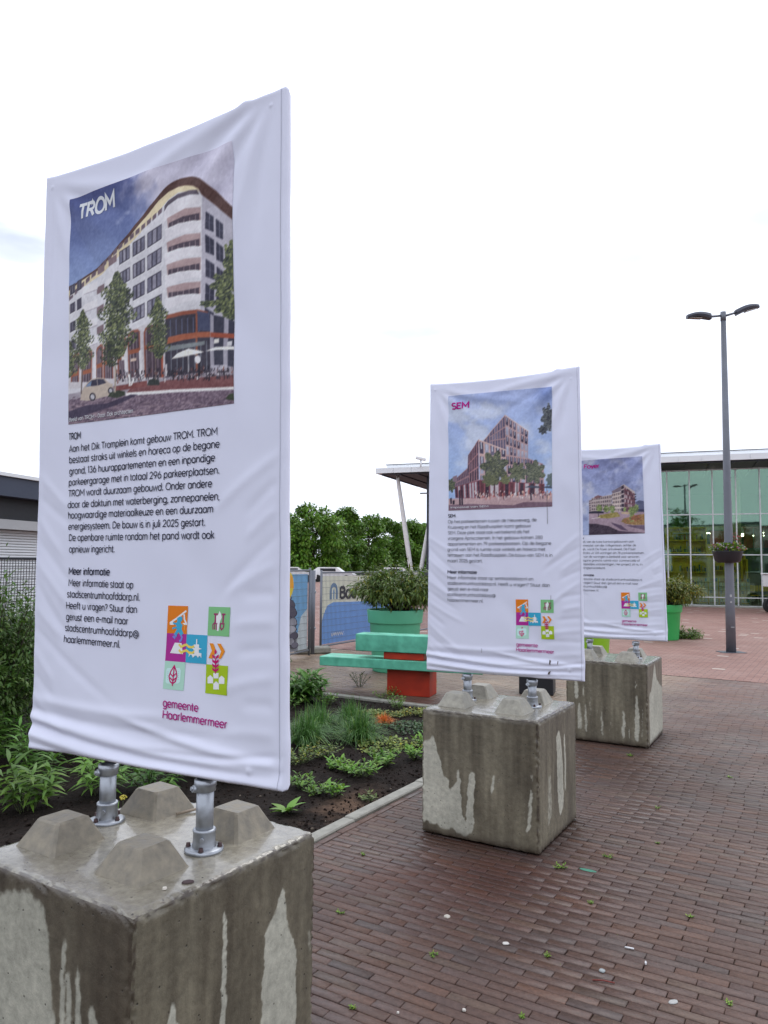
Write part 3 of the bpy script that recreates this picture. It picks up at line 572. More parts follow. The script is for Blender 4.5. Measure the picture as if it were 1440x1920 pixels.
def pic_trom():
    K = 3; p = Pic(960, 960, [(139, 378), (445, 271), (448, 759), (139, 798)]); X = p.xx / p.w; Y = p.yy / p.h
    top = np.array([58, 66, 128.]); lowc = np.array([150, 172, 222.]); t_ = np.clip(Y / .62, 0, 1)[..., None] ** .9; p.a[:] = top * (1 - t_) + lowc * t_
    cl = sstep(.42, .60, X + .35 * (fbm(X * 7, Y * 7, 41) - .5) - .10 * sstep(.0, .3, Y) + .06)
    cc = np.array([176, 168, 198.]) + (fbm(X * 5, Y * 9, 44)[..., None] - .5) * 75; p.a[:] = p.a * (1 - cl[..., None]) + cc * cl[..., None]
    w2 = (sstep(.62, .8, fbm(X * 9 + 3, Y * 14, 47)) * (X > .28) * (X < .5) * (Y < .35))[..., None] * .6; p.a[:] = p.a * (1 - w2) + np.array([170, 172, 210]) * w2
    p.frame((130, 260), 4.5)
    roof = [(100, 1245), (140, 1213), (230, 1150), (300, 1090), (390, 1010), (480, 905), (545, 830), (600, 752), (660, 680), (720, 600), (765, 545), (800, 500), (835, 455), (870, 420), (910, 390), (950, 368), (995, 352), (1040, 345), (1080, 344), (1110, 350), (1145, 362), (1170, 380), (1215, 418), (1270, 463), (1365, 560), (1470, 660)]
    wall = (196, 190, 206); p.poly(roof + [(1470, 2600), (0, 2600), (0, 1330)], wall, 14)
    p.poly([(1165, 470), (1470, 720), (1470, 2300), (1150, 2000)], (168, 160, 182), 12)
    und = [(0, 1340), (150, 1225), (320, 1105), (480, 940), (560, 850), (640, 745), (720, 650), (800, 545), (880, 468), (960, 428), (1030, 418), (1090, 425), (1140, 452)]
    p.poly(und + [(1140, 500), (1060, 465), (960, 480), (880, 540), (800, 640), (720, 735), (640, 830), (480, 1010), (320, 1165), (0, 1400)], (206, 186, 158), 10)
    p.poly(roof + [(1470, 760), (1365, 672), (1270, 590), (1160, 500), (1140, 455)] + und[::-1][1:] + [(0, 1290)], (78, 46, 44), 14)
    for i in range(17):
        x = 830 - i * 47; y = 1315 - .0 - x * .885 + (0 if x > 500 else (500 - x) * .12) + 25; w = 34
        p.poly([(x, y), (x - w, y + w * .92), (x - w, y + w * .92 + 40), (x, y + 40)], (96, 76, 92)); p.line([(x, y + 42), (x - w, y + w * .92 + 42)], 4, (150, 140, 160))
    # top terrace and curved balconies at the corner
    p.poly([(850, 590), (880, 548), (960, 492), (1060, 462), (1130, 462), (1145, 500), (1060, 500), (960, 530), (880, 590), (850, 640)], (82, 70, 88))
    p.poly([(845, 650), (880, 598), (960, 540), (1060, 505), (1150, 500), (1158, 600), (1080, 600), (980, 640), (880, 705), (850, 730)], (204, 196, 212), 8)
    for k, (yt, sq) in enumerate([(700, 1.0), (905, .85), (1095, .7), (1285, .55)]):
        x0, x1 = 872, 1152; c1 = yt; c2 = yt - 95 * sq
        p.poly([(x0, c1), (x0 + 60, c1 - 35 * sq), (x0 + 150, c2 + 12), (x1, c2), (x1, c2 + 110), (x0 + 120, c2 + 150), (x0 + 10, c1 + 95)], (164, 134, 142), 10)
        p.poly([(x0 + 15, c1 + 40), (x0 + 130, c2 + 60 + 20), (x1 - 10, c2 + 50), (x1 - 10, c2 + 110), (x0 + 120, c2 + 150), (x0 + 15, c1 + 95)], (70, 56, 74))
        for q in range(5): p.line([(x0 + 45 + q * 48, c1 + 34 - q * 15 * sq), (x0 + 45 + q * 48, c1 + 90 - q * 9)], 5, (150, 128, 140))
        yb = c1 + 95; p.poly([(x0 - 12, yb), (x0 + 100, yb - 52 * sq), (x1 - 60, yb - 75 * sq), (x1 + 6, yb - 70 * sq), (x1 + 6, yb + 14), (x1 - 60, yb + 8), (x0 + 100, yb + 42), (x0 - 12, yb + 98)], (206, 198, 214), 8)
        p.line([(x0 - 12, yb), (x0 + 100, yb - 52 * sq), (x1 - 60, yb - 75 * sq), (x1 + 6, yb - 70 * sq)], 5, (232, 226, 236))
    # window grid of the long front
    cols = [(830, 708), (686, 586), (562, 474), (452, 380), (340, 280), (150, 110), (95, 50)]
    for r in range(6):
        for ci, (xr, xl) in enumerate(cols):
            sl = .64 - r * .045; base = 745 + r * 197 + (830 - xr) * (.66 - r * .055) + ci * 2; hgt = 128 - ci * 8
            if r > 3 and ci < 2: continue
            if ci in (3, 4):
                p.poly([(xr, base), (xl, base + (xr - xl) * sl), (xl, base + (xr - xl) * sl + 60), (xr, base + 60)], (120, 96, 108)); continue
            q = [(xr, base), (xl, base + (xr - xl) * sl), (xl, base + (xr - xl) * sl + hgt), (xr, base + hgt)]
            p.poly(q, (52, 46, 66)); ins = 6
            for j in range(3):
                a0 = xr - (xr - xl) * (j / 3) - 5; a1 = xr - (xr - xl) * ((j + 1) / 3) + 5; b0 = base + (xr - a0) * sl; b1 = base + (xr - a1) * sl
                p.poly([(a0, b0 + 8), (a1, b1 + 8), (a1, b1 + hgt - 9), (a0, b0 + hgt - 9)], (132, 126, 150) if (j + r) % 2 else (104, 100, 126), 26)
            p.line([(xr, base + hgt + 4), (xl, base + (xr - xl) * sl + hgt + 4)], 5, (222, 216, 228))
    for r in range(5):     # balconies farther left
        for x0, x1 in ((452, 360), (285, 170)):
            y = 1130 + r * 150 + (452 - x0) * .35; p.poly([(x0, y + 40), (x1, y + 85), (x1 - 12, y + 110), (x1, y + 150), (x0, y + 105)], (210, 202, 216), 8); p.line([(x0, y + 108), (x1, y + 152)], 6, (150, 138, 158))
    for r in range(5):
        for x, y0 in ((1190, 640), (1280, 705)):
            y = y0 + r * 205 - (r > 0) * 10; w = 72 if x < 1250 else 60
            p.poly([(x, y), (x + w, y + 50), (x + w, y + 180), (x, y + 150)], (44, 42, 66)); p.line([(x + w / 2, y + 26), (x + w / 2, y + 160)], 5, (110, 106, 132)); p.line([(x, y + 80), (x + w, y + 110)], 4, (90, 88, 116))
    p.frame((130, 520), 4.5)
    # shop level
    p.poly([(0, 640), (270, 590), (540, 480), (860, 360), (860, 900), (0, 960)], (186, 176, 190), 12)
    for x0, x1, yt, yb in ((545, 650, 470, 860), (680, 830, 430, 860), (270, 335, 590, 880), (340, 420, 560, 870), (455, 530, 520, 870), (60, 130, 660, 900), (150, 240, 640, 900)):
        p.poly([(x0, yb), (x0, yt + 60), (x0 + 12, yt + 22), (x0 + 40, yt), (x1 - 20, yt - 10), (x1, yt + 10), (x1, yb)], (136, 72, 60)); p.poly([(x0 + 12, yb), (x0 + 12, yt + 60), (x0 + 28, yt + 26), (x1 - 12, yt + 12), (x1 - 8, yb)], (74, 56, 72))
        for q in range(3): xx_ = x0 + 20 + q * (x1 - x0 - 34) / 2.5; p.line([(xx_, yt + 40), (xx_, yb)], 5, (150, 130, 146))
        p.poly([(x0 + 6, yt + 168), (x1 - 4, yt + 146), (x1 - 4, yt + 182), (x0 + 6, yt + 202)], (150, 78, 56))
    p.poly([(860, 350), (1130, 300), (1215, 320), (1235, 420), (1235, 860), (850, 880)], (54, 48, 66))
    p.poly([(862, 378), (862, 345), (1000, 312), (1130, 298), (1215, 318), (1225, 345), (1130, 330), (1000, 345)], (146, 74, 58))
    for q in range(6): p.line([(900 + q * 48, 385 - q * 6), (900 + q * 48, 520 - q * 3)], 6, (92, 96, 134))
    p.poly([(1125, 310), (1225, 330), (1240, 480), (1125, 470)], (62, 66, 100)); p.line([(1120, 330), (1120, 800)], 16, (142, 74, 56))
    p.poly([(870, 585), (882, 528), (1000, 500), (1130, 486), (1240, 484), (1240, 530), (1130, 532), (1000, 552)], (160, 82, 58))
    for q in range(7): p.line([(905 + q * 50, 590 - q * 5), (905 + q * 50, 840)], 5, (126, 130, 150))
    p.poly([(850, 605), (1190, 560), (1190, 590), (850, 650)], (118, 122, 132))
    p.line([(828, 640), (828, 860)], 16, (164, 72, 50))
    for x in (1235, 1345): p.poly([(x, 330), (x + 26, 350), (x + 34, 760), (x + 4, 760)], (150, 142, 164))
    p.poly([(1262, 345), (1345, 360), (1345, 760), (1268, 760)], (50, 48, 70)); p.poly([(1380, 380), (1440, 400), (1440, 780), (1380, 770)], (50, 48, 70)); p.poly([(1240, 490), (1440, 500), (1440, 540), (1240, 530)], (156, 70, 50))
    p.poly([(1268, 548), (1308, 540), (1308, 576), (1268, 584)], (214, 206, 210)); p.poly([(1375, 566), (1412, 560), (1412, 600), (1375, 606)], (196, 190, 204))
    p.poly([(490, 690), (512, 686), (512, 716), (490, 720)], (206, 198, 206)); p.poly([(566, 706), (614, 698), (614, 722), (566, 730)], (206, 176, 168))
    for x in (525, 650, 265): p.poly([(x - 12, 640), (x + 10, 630), (x + 14, 870), (x - 14, 880)], (204, 196, 210))
    # square, kerb and cobbles
    p.poly([(0, 1010), (420, 930), (700, 880), (1440, 780), (1440, 1400), (0, 1400)], (150, 138, 156), 14)
    p.poly([(560, 950), (880, 880), (1440, 840), (1440, 945), (900, 965), (520, 990)], (118, 66, 72), 18); p.poly([(420, 935), (700, 885), (700, 930), (430, 975)], (120, 60, 62), 16)
    p.poly([(520, 985), (900, 960), (1440, 938), (1440, 962), (900, 985), (520, 1012)], (214, 206, 216))
    p.poly([(0, 1070), (150, 1030), (520, 1012), (900, 985), (1440, 962), (1440, 1400), (0, 1400)], (112, 90, 112), 60)
    g = np.random.default_rng(3)
    for _ in range(900):
        x = g.uniform(40, 1430); y = g.uniform(985 + (1430 - x) * .03, 1240); w = 8 + (y - 980) * .07; p.poly([(x, y), (x + w * 2, y - w * .3), (x + w * 2, y + w * .25), (x, y + w * .45)], [(78, 60, 82), (142, 118, 134), (96, 76, 98), (124, 100, 120)][g.integers(4)])
    p.poly([(30, 1150), (200, 1090), (360, 1075), (560, 1000), (620, 1000), (440, 1090), (280, 1140), (40, 1225)], (58, 46, 74), 10)
    # people, chairs and tables
    for _ in range(420):
        x = g.uniform(430, 1430); y = g.uniform(775, 870) + (900 - x) * .03; c = [(36, 30, 44), (52, 40, 56), (206, 196, 206), (30, 26, 40), (120, 66, 62), (90, 78, 96)][g.integers(6)]
        if c[0] > 200 and g.random() < .6: continue
        w = g.uniform(3, 10); h = g.uniform(10, 34); p.poly([(x, y), (x + w, y), (x + w, y + h), (x, y + h)], c)
    for x in (920, 990, 1060, 1130, 1200, 1310, 1350): p.line([(x, 800), (x + 6, 880)], 7, (34, 28, 42)); p.line([(x - 20, 820), (x + 40, 812)], 8, (40, 32, 48))
    p.line([(1145, 690), (1140, 850)], 22, (34, 30, 46)); p.ell(1128, 712, 26, 34, (206, 200, 214)); p.ell(1118, 672, 12, 12, (120, 84, 80)); p.line([(550, 830), (553, 930)], 16, (214, 206, 214)); p.ell(550, 822, 9, 10, (110, 74, 70)); p.line([(590, 870), (565, 925)], 12, (216, 208, 216))
    p.line([(862, 750), (860, 850)], 14, (196, 184, 196))
    p.poly([(908, 706), (960, 660), (1050, 622), (1130, 636), (1185, 652), (1100, 672), (1000, 690)], (222, 214, 216)); p.line([(1048, 640), (1050, 820)], 6, (190, 182, 192)); p.poly([(1192, 646), (1280, 612), (1440, 604), (1440, 632), (1300, 636)], (222, 214, 220))
    p.poly([(700, 925), (715, 880), (760, 866), (800, 880), (806, 922)], (44, 48, 50), 20)
    # car
    p.poly([(146, 1050), (150, 990), (172, 945), (205, 905), (235, 878), (290, 864), (345, 868), (378, 900), (412, 916), (418, 975), (405, 1000), (365, 1015), (240, 1050), (200, 1056)], (176, 156, 150), 8)
    p.poly([(186, 940), (215, 905), (240, 886), (292, 874), (340, 876), (362, 906), (300, 926), (230, 936)], (46, 42, 66)); p.poly([(186, 940), (215, 908), (240, 890), (232, 934)], (104, 122, 160)); p.line([(286, 880), (290, 926)], 6, (150, 132, 134))
    for x, y, r_ in ((247, 1022, 34), (397, 970, 28)): p.ell(x, y, r_ * .8, r_, (38, 32, 46)); p.ell(x, y, r_ * .5, r_ * .65, (172, 166, 182))
    p.poly([(372, 1020), (395, 985), (460, 965), (512, 975), (515, 1005), (450, 1030)], (50, 56, 46), 24); p.poly([(1360, 1040), (1390, 1000), (1440, 990), (1440, 1052)], (52, 60, 44), 20)
    # trees
    p.line([(440, 600), (432, 985)], 13, (158, 140, 132)); p.line([(160, 740), (152, 1000)], 10, (96, 82, 84)); p.line([(775, 640), (772, 880)], 8, (110, 92, 92))
    p.leaves(crown(455, -20, 690, 330), 2600, TREE, 5, 1); p.leaves(crown(160, 300, 790, 190), 1500, TREE, 4, 2); p.leaves(crown(800, 190, 700, 190), 1500, TREE, 4, 3); p.leaves(crown(45, 560, 860, 130), 700, TREE, 4, 4)
    p.leaves(crown(395, 560, 770, 170), 420, TREE[:2] + [(34, 36, 40)], 4, 14)
    p.leaves(blob(1400, -100, 60, 190), 700, TREE[1:], 5, 5); p.leaves(blob(1350, 90, 120, 120), 1000, TREE[1:], 5, 6); p.leaves(blob(1360, 260, 110, 100), 900, TREE[1:], 5, 7); p.leaves(blob(1220, 250, 75, 30), 260, TREE[1:], 4, 8); p.leaves(blob(1410, 340, 50, 60), 200, TREE, 4, 9)
    return p.down(3)

def quadlerp(q, s, t): q = np.array(q, float); return (q[0] * (1 - s) + q[1] * s) * (1 - t) + (q[3] * (1 - s) + q[2] * s) * t
def facade(p, q, nx, ny, mxx, myy, col, wins, light=None):
    p.poly(q, col, 12); g = np.random.default_rng(nx * 31 + ny)
    for i in range(nx):
        for j in range(ny):
            s0, s1 = (i + mxx) / nx, (i + 1 - mxx) / nx; t0, t1 = (j + myy) / ny, (j + 1 - myy) / ny
            p.poly([quadlerp(q, s0, t0), quadlerp(q, s1, t0), quadlerp(q, s1, t1), quadlerp(q, s0, t1)], wins[g.integers(len(wins))])
            if light: sm = (s0 + s1) / 2; p.poly([quadlerp(q, sm - .1 / nx, t0), quadlerp(q, sm + .1 / nx, t0), quadlerp(q, sm + .1 / nx, t0 + .6 * (t1 - t0)), quadlerp(q, sm - .1 / nx, t0 + .6 * (t1 - t0))], light)

def pic_sem():
    p = Pic(660, 690, [(843, 744), (1037, 726), (1037, 950), (843, 958)]); X = p.xx / p.w; Y = p.yy / p.h
    a = np.array([150, 160, 212.]); b = np.array([146, 172, 224.]); p.a[:] = a * (1 - Y[..., None]) + b * Y[..., None]
    c = (sstep(.45, .72, fbm(X * 4 + 1, Y * 6, 61)) * .75)[..., None]; p.a[:] = p.a * (1 - c) + np.array([190, 192, 218]) * c
    c = np.exp(-((X - .95) / .1) ** 2 - ((Y - .08) / .15) ** 2)[..., None] * .6; p.a[:] = p.a * (1 - c) + np.array([84, 104, 176]) * c
    p.frame((840, 720), 6.857)
    bk = (176, 140, 148); wn = [(70, 62, 88), (92, 84, 112), (54, 48, 74), (150, 148, 178)]
    facade(p, [(480, 735), (756, 408), (768, 860), (480, 770)], 7, 1, .2, .1, (150, 118, 132), [(86, 78, 108)]); facade(p, [(560, 640), (756, 408), (768, 860), (560, 790)], 6, 3, .18, .08, (156, 122, 134), [(84, 78, 110), (104, 98, 130)])
    facade(p, [(756, 408), (1052, 620), (1045, 1060), (768, 1050)], 6, 5, .17, .09, bk, wn, (176, 172, 198)); p.line([(756, 406), (1056, 620)], 9, (206, 178, 178)); p.line([(480, 735), (756, 406)], 7, (190, 160, 164))
    facade(p, [(430, 1040), (1250, 1050), (1250, 1300), (430, 1300)], 14, 2, .17, .09, bk, wn, (176, 172, 198))
    facade(p, [(410, 722), (770, 860), (770, 1060), (430, 1110)], 5, 2, .16, .1, (186, 148, 152), wn, (186, 184, 206)); p.line([(410, 722), (775, 862)], 9, (208, 176, 176))
    facade(p, [(275, 925), (410, 722), (420, 1240), (262, 1290)], 5, 3, .22, .07, (150, 104, 116), [(78, 62, 86), (60, 48, 70)]); facade(p, [(85, 1250), (275, 1080), (300, 1300), (95, 1330)], 9, 2, .2, .12, (150, 112, 126), [(78, 64, 90)])
    p.poly([(75, 1200), (130, 1180), (130, 1260), (85, 1280)], (130, 104, 122)); facade(p, [(100, 1330), (430, 1240), (440, 1480), (110, 1470)], 9, 1, .2, .04, (122, 62, 78), [(66, 48, 68), (170, 160, 178)])
    facade(p, [(1040, 960), (1240, 1035), (1240, 1330), (1040, 1330)], 6, 3, .2, .12, (166, 128, 138), wn); facade(p, [(430, 1240), (1260, 1290), (1250, 1440), (430, 1480)], 13, 1, .15, .04, (134, 70, 84), [(60, 44, 62), (180, 166, 180), (92, 50, 62)])
    p.poly([(0, 1480), (420, 1470), (1400, 1400), (1400, 1700), (0, 1700)], (176, 142, 152), 16); p.poly([(0, 1560), (300, 1545), (860, 1560), (1000, 1520), (1400, 1520), (1400, 1700), (0, 1700)], (116, 88, 108), 14)
    p.leaves(blob(620, 1080, 185, 225), 4600, [(66, 70, 62), (98, 100, 78), (126, 128, 98), (84, 84, 84), (56, 58, 60)], 4, 21); p.leaves(blob(560, 1240, 110, 90), 500, [(80, 84, 66), (104, 104, 80)], 4, 22)
    p.leaves(blob(920, 1140, 120, 130), 2300, [(66, 70, 66), (98, 100, 84), (116, 118, 96)], 4, 23); p.leaves(blob(1130, 1140, 145, 155), 2900, [(66, 70, 70), (98, 100, 88), (116, 118, 100)], 4, 24); p.leaves(blob(760, 1240, 70, 60), 300, [(116, 116, 80), (90, 92, 74)], 4, 25)
    p.leaves(blob(1300, 440, 90, 190), 800, [(52, 54, 66), (80, 82, 92), (102, 104, 108)], 4, 26); p.leaves(blob(1240, 600, 60, 60), 200, [(52, 54, 66), (80, 82, 92)], 4, 27); p.leaves(blob(55, 1310, 55, 90), 500, [(62, 66, 62), (96, 100, 78)], 4, 28); p.leaves(blob(1330, 1240, 50, 90), 300, [(84, 96, 100), (96, 106, 112)], 4, 29)
    for x, y0 in ((620, 1290), (910, 1240), (1120, 1280)): p.line([(x, y0), (x, 1440)], 12, (64, 50, 62))
    p.poly([(1000, 1335), (1080, 1310), (1190, 1320), (1200, 1345)], (66, 70, 92)); p.poly([(1215, 1335), (1300, 1318), (1360, 1325), (1360, 1350)], (70, 74, 96))
    g = np.random.default_rng(5)
    for _ in range(170):
        x = g.uniform(360, 1330); y = g.uniform(1370, 1460); w = g.uniform(6, 16); p.poly([(x, y), (x + w, y), (x + w * .8, y + g.uniform(18, 60)), (x, y + 20)], [(56, 40, 58), (208, 196, 208), (190, 104, 100), (92, 62, 78), (214, 170, 160)][g.integers(5)])
    for x in (165, 195): p.line([(x, 1370), (x + 8, 1560)], 20, (44, 34, 52))
    p.line([(50, 1470), (55, 1545)], 22, (50, 40, 60)); p.poly([(75, 1500), (100, 1500), (100, 1550), (75, 1550)], (40, 32, 50)); p.line([(1085, 1400), (1088, 1500)], 18, (60, 44, 62))
    return p.down(3)
def pic_foyer():
    p = Pic(480, 570, [(1046, 868), (1205, 856), (1210, 1000), (1048, 1006)]); X = p.xx / p.w; Y = p.yy / p.h
    p.a[:] = np.array([122, 126, 178.]) * (1 - Y[..., None]) + np.array([150, 160, 206.]) * Y[..., None]
    c = (sstep(.42, .7, fbm(X * 5, Y * 6, 71)) * (.85 - .5 * X))[..., None]; p.a[:] = p.a * (1 - c) + np.array([182, 180, 206]) * c
    c = (sstep(.5, .8, fbm(X * 9 + 4, Y * 9, 75)) * .4)[..., None]; p.a[:] = p.a * (1 - c) + np.array([86, 88, 130]) * c
    p.frame((1080, 840), 9.6)
    wd = [(64, 52, 66), (92, 74, 84)]; facade(p, [(-60, 960), (400, 860), (560, 1140), (-60, 1160)], 12, 5, .22, .2, (158, 136, 146), wd)
    facade(p, [(0, 920), (480, 850), (480, 1150), (0, 1150)], 11, 4, .25, .22, (166, 146, 152), wd); p.poly([(60, 900), (150, 868), (260, 885), (100, 940)], (112, 74, 84))
    facade(p, [(480, 835), (690, 785), (700, 1160), (500, 1150)], 5, 5, .25, .2, (186, 164, 166), wd); p.poly([(480, 790), (690, 700), (690, 780), (490, 835)], (110, 94, 112))
    facade(p, [(690, 690), (765, 660), (775, 1165), (690, 1155)], 1, 6, .1, .16, (160, 140, 150), [(56, 44, 62)]); facade(p, [(765, 660), (1015, 790), (1030, 1130), (775, 1165)], 7, 6, .26, .14, (118, 74, 88), [(58, 42, 60), (170, 158, 172), (50, 38, 56)]); p.poly([(765, 660), (1015, 790), (1015, 830), (770, 700)], (180, 160, 164))
    for y in (825, 870, 915): p.poly([(1015, y), (1048, y + 4), (1048, y + 18), (1015, y + 22)], (40, 32, 48))
    p.poly([(1030, 975), (1120, 940), (1250, 960), (1250, 1170), (1040, 1170)], (84, 86, 122), 14); p.poly([(1060, 1100), (1250, 1105), (1250, 1150), (1060, 1145)], (60, 58, 88))
    p.poly([(-60, 1160), (600, 1150), (1250, 1150), (1250, 1600), (-60, 1600)], (148, 122, 142), 16)
    p.poly([(200, 1220), (600, 1160), (680, 1240), (400, 1280), (120, 1275)], (140, 122, 70), 40); p.poly([(690, 1330), (780, 1270), (1000, 1220), (1250, 1180), (1250, 1380), (1000, 1390), (800, 1370)], (146, 110, 74), 50); p.poly([(700, 1160), (900, 1160), (870, 1200), (700, 1190)], (170, 140, 120))
    p.poly([(100, 1380), (400, 1420), (640, 1500), (640, 1600), (-60, 1600), (-60, 1380)], (62, 48, 66), 30); p.poly([(450, 1350), (700, 1400), (860, 1500), (700, 1480), (520, 1400)], (84, 64, 92)); p.poly([(800, 1400), (1250, 1390), (1250, 1480), (1000, 1440)], (96, 76, 102)); p.poly([(600, 1500), (1250, 1530), (1250, 1600), (600, 1600)], (72, 56, 78))
    GR = [(98, 110, 66), (124, 138, 82), (78, 88, 60), (142, 152, 98)]
    p.leaves(blob(185, 1100, 70, 70), 340, GR, 3, 31); p.leaves(blob(350, 1110, 70, 70), 300, GR, 3, 32); p.leaves(blob(490, 1110, 70, 80), 320, GR, 3, 33); p.leaves(blob(960, 1130, 105, 80), 600, GR, 3, 34); p.leaves(blob(1050, 1080, 60, 70), 260, GR, 3, 35); p.leaves(blob(950, 1250, 60, 90), 260, GR, 3, 36); p.leaves(blob(780, 1110, 30, 50), 90, GR, 3, 37)
    p.leaves(blob(1040, 1260, 150, 60), 340, [(140, 74, 60), (168, 98, 74), (98, 84, 56)], 3, 38); p.leaves(blob(800, 1310, 90, 40), 200, [(148, 88, 66), (120, 106, 64)], 3, 39)
    p.poly([(-60, 1165), (90, 1150), (280, 1160), (290, 1190), (-60, 1200)], (44, 40, 58)); p.line([(162, 1200), (162, 1255)], 14, (50, 42, 60)); p.line([(0, 1290), (200, 1268)], 8, (206, 196, 208))
    return p.down(3)
# ================================================================== concrete blocks
def nonuni(h, n):
    e = [0, .003, .007, .012, .017]; mid = np.linspace(.024, 2 * h - .024, n); return np.r_[np.array(e), mid, 2 * h - np.array(e[::-1])] - h
def block(i, label, dry_front, dry_right, seed, dirt=1.0, light=0.0):
    (fx, fy), th = FR[i]; c = np.array([fx, fy]) + .4 * np.array([math.cos(th) - math.sin(th), math.sin(th) + math.cos(th)])
    root = empty('concrete_block', (c[0], c[1], 0), th - math.pi / 2, label, 'concrete block', 'concrete ballast blocks carrying the banners')
    n = 76 if i == 0 else 60; g = nonuni(.4, n); Vs = []; Qs = []; k = 0; r = .019; FC = []
    for face in range(5):
        A2, B2 = np.meshgrid(g, g, indexing='ij'); h = np.full_like(A2, .4)
        X, Y, Z = [(A2, -h, B2), (h, A2, B2), (-A2, h, B2), (-h, -A2, B2), (A2, B2, h)][face]
        P = np.stack([X, Y, Z], -1).reshape(-1, 3); inner = np.clip(P, -.4 + r, .4 - r); d = P - inner; L_ = np.linalg.norm(d, axis=1)[:, None]
        cnt = (np.abs(d) > 1e-9).sum(1); P = np.where(L_ > 1e-9, inner + d / np.maximum(L_, 1e-9) * r, P)
        # chipped arrises
        ed = (cnt >= 2); s_ = P[:, 0] + P[:, 1] * 1.7 + P[:, 2] * 2.3; chip = sstep(.55, .8, vnoise(s_ * 38, P[:, 2] * 25 + P[:, 0] * 9, seed)) * .006 + sstep(.5, .8, vnoise(s_ * 110, P[:, 2] * 70, seed + 3)) * .003
        P = P - np.where(ed[:, None], d / np.maximum(L_, 1e-9) * chip[:, None], 0)
        P += (fbm(s_ * 5, P[:, 2] * 5 - P[:, 1] * 3, seed + 5)[:, None] - .5) * .0025 * np.sign(P) * (np.abs(P) > .39)
        m_ = len(g); idx = np.arange(m_ * m_).reshape(m_, m_) + k; Qs.append(np.stack([idx[:-1, :-1], idx[1:, :-1], idx[1:, 1:], idx[:-1, 1:]], -1).reshape(-1, 4)); Vs.append(P); FC += [face] * len(P); k += len(P)
    V = np.concatenate(Vs); Q = np.concatenate(Qs); FC = np.array(FC); z = V[:, 2] + .4; zz = z / .8
    dry = np.zeros(len(V)); aa = np.where(FC == 0, (V[:, 0] + .4) / .8, np.where(FC == 1, (V[:, 1] + .4) / .8, .5 + V[:, 0] + V[:, 1]))
    ja = aa + (vnoise(z * 30, aa * 3, seed + 7) - .5) * .016 + (vnoise(z * 90, aa * 9, seed + 8) - .5) * .008; jz = zz + (vnoise(aa * 40, z * 2, seed + 9) - .5) * .03
    for f, polys in ((0, dry_front), (1, dry_right)):
        for pg in polys:
            s_ = 1.0
            if isinstance(pg[0], (int, float)): s_ = pg[0]; pg = pg[1]
            dry = np.maximum(dry, np.mean([inpoly(ja + oa, jz + oz, pg) for oa in (-.009, -.003, .003, .009) for oz in (-.016, 0, .016)], 0) * (FC == f) * s_)
    oth = (FC == 2) | (FC == 3); dry = np.where(oth, sstep(.55, .62, fbm(aa * 9, zz * 1.2, seed + 11)) * (zz < .8), dry)
    dirt_dark = dirt * (.95 * sstep(.10, .0, zz) * (FC != 4) + .45 * sstep(.90, 1, zz) * sstep(.3, .7, fbm(aa * 9, z * 3, seed + 12)) * (FC == 0))
    dirt_dark = np.maximum(dirt_dark, (FC == 0) * (i == 0) * .55 * (1 - dry))  # nearest block's front face darker brown outside its dry patches
    rim = (np.abs(V) > .385).sum(1) >= 2; dirt_dark = np.maximum(dirt_dark, rim * sstep(.35, .6, vnoise(aa * 60, z * 60 + V[:, 0] * 40, seed + 13)) * .75)
    wetg = np.where(FC == 4, .8 + .3 * fbm(V[:, 0] * 5, V[:, 1] * 5, seed + 15), .38 * (1 - dry)) * 1.0
    topdry = (FC == 4) * (.34 + light); col = np.c_[np.clip(dry * .9 + topdry, 0, 1), np.clip(dirt_dark, 0, 1), np.clip(wetg, 0, 1)]
    V = V + np.array([0, 0, .4]); V[:, 2] = np.maximum(V[:, 2], .012)
    fastmesh('block_body', V, Q, MT['concrete'], root, col, smooth=True)
    for y in (-.17, .24):
        for x in (-.25, .16):
            h1, h2, hh = .104, .054, .086; g2 = MB(); S1 = []
            nn_ = 6; Vn = []; Fn = []
            for lev, (hw, zz_) in enumerate([(h1, -.002), (h1 - .003, .002), (h2 + .006, hh - .006), (h2, hh)]):
                b = .008
                for (sx, sy) in ((-1, -1), (1, -1), (1, 1), (-1, 1)):
                    o1 = (sx * (hw - (b if sx * sy > 0 else 0)), sy * (hw - (0 if sx * sy > 0 else b))); o2 = (sx * (hw - (0 if sx * sy > 0 else b)), sy * (hw - (b if sx * sy > 0 else 0)))
                    for q in (o2, o1): Vn.append((x + q[0] + rng.normal(0, .0012), y + q[1] + rng.normal(0, .0012), .8 + zz_ + rng.normal(0, .0008)))
            for lev in range(3):
                for q in range(8): Fn.append((lev * 8 + q, lev * 8 + (q + 1) % 8, lev * 8 + 8 + (q + 1) % 8, lev * 8 + 8 + q))
            Fn.append(tuple(24 + q for q in range(8)))
            g2.add(Vn, Fn, 0, (.36 + light * .5, .04, .12)); g2.build('stacking_stud', MT['stud' if i == 0 else 'studl'], root, colors=True)
    return root
INK = np.array([1.28, 1.32, 1.16])
W1 = [(.78, [(.40, .96), (.52, .93), (.55, .80), (.575, .62), (.60, .55), (.60, .30), (.585, 0), (.2, 0), (.2, .9)]), [(.625, .83), (.645, .83), (.65, .6), (.655, .45), (.645, .36), (.625, .5)], [(.66, .72), (.685, .74), (.69, .56), (.68, .44), (.665, .40)], [(.715, .78), (.735, .72), (.745, .60), (.76, .50), (.765, .30), (.75, 0), (.71, 0), (.70, .32), (.712, .52)],
      [(.79, .66), (.80, .69), (.83, .62), (.88, .55), (.92, .50), (.93, 0), (.78, 0), (.78, .4)]]
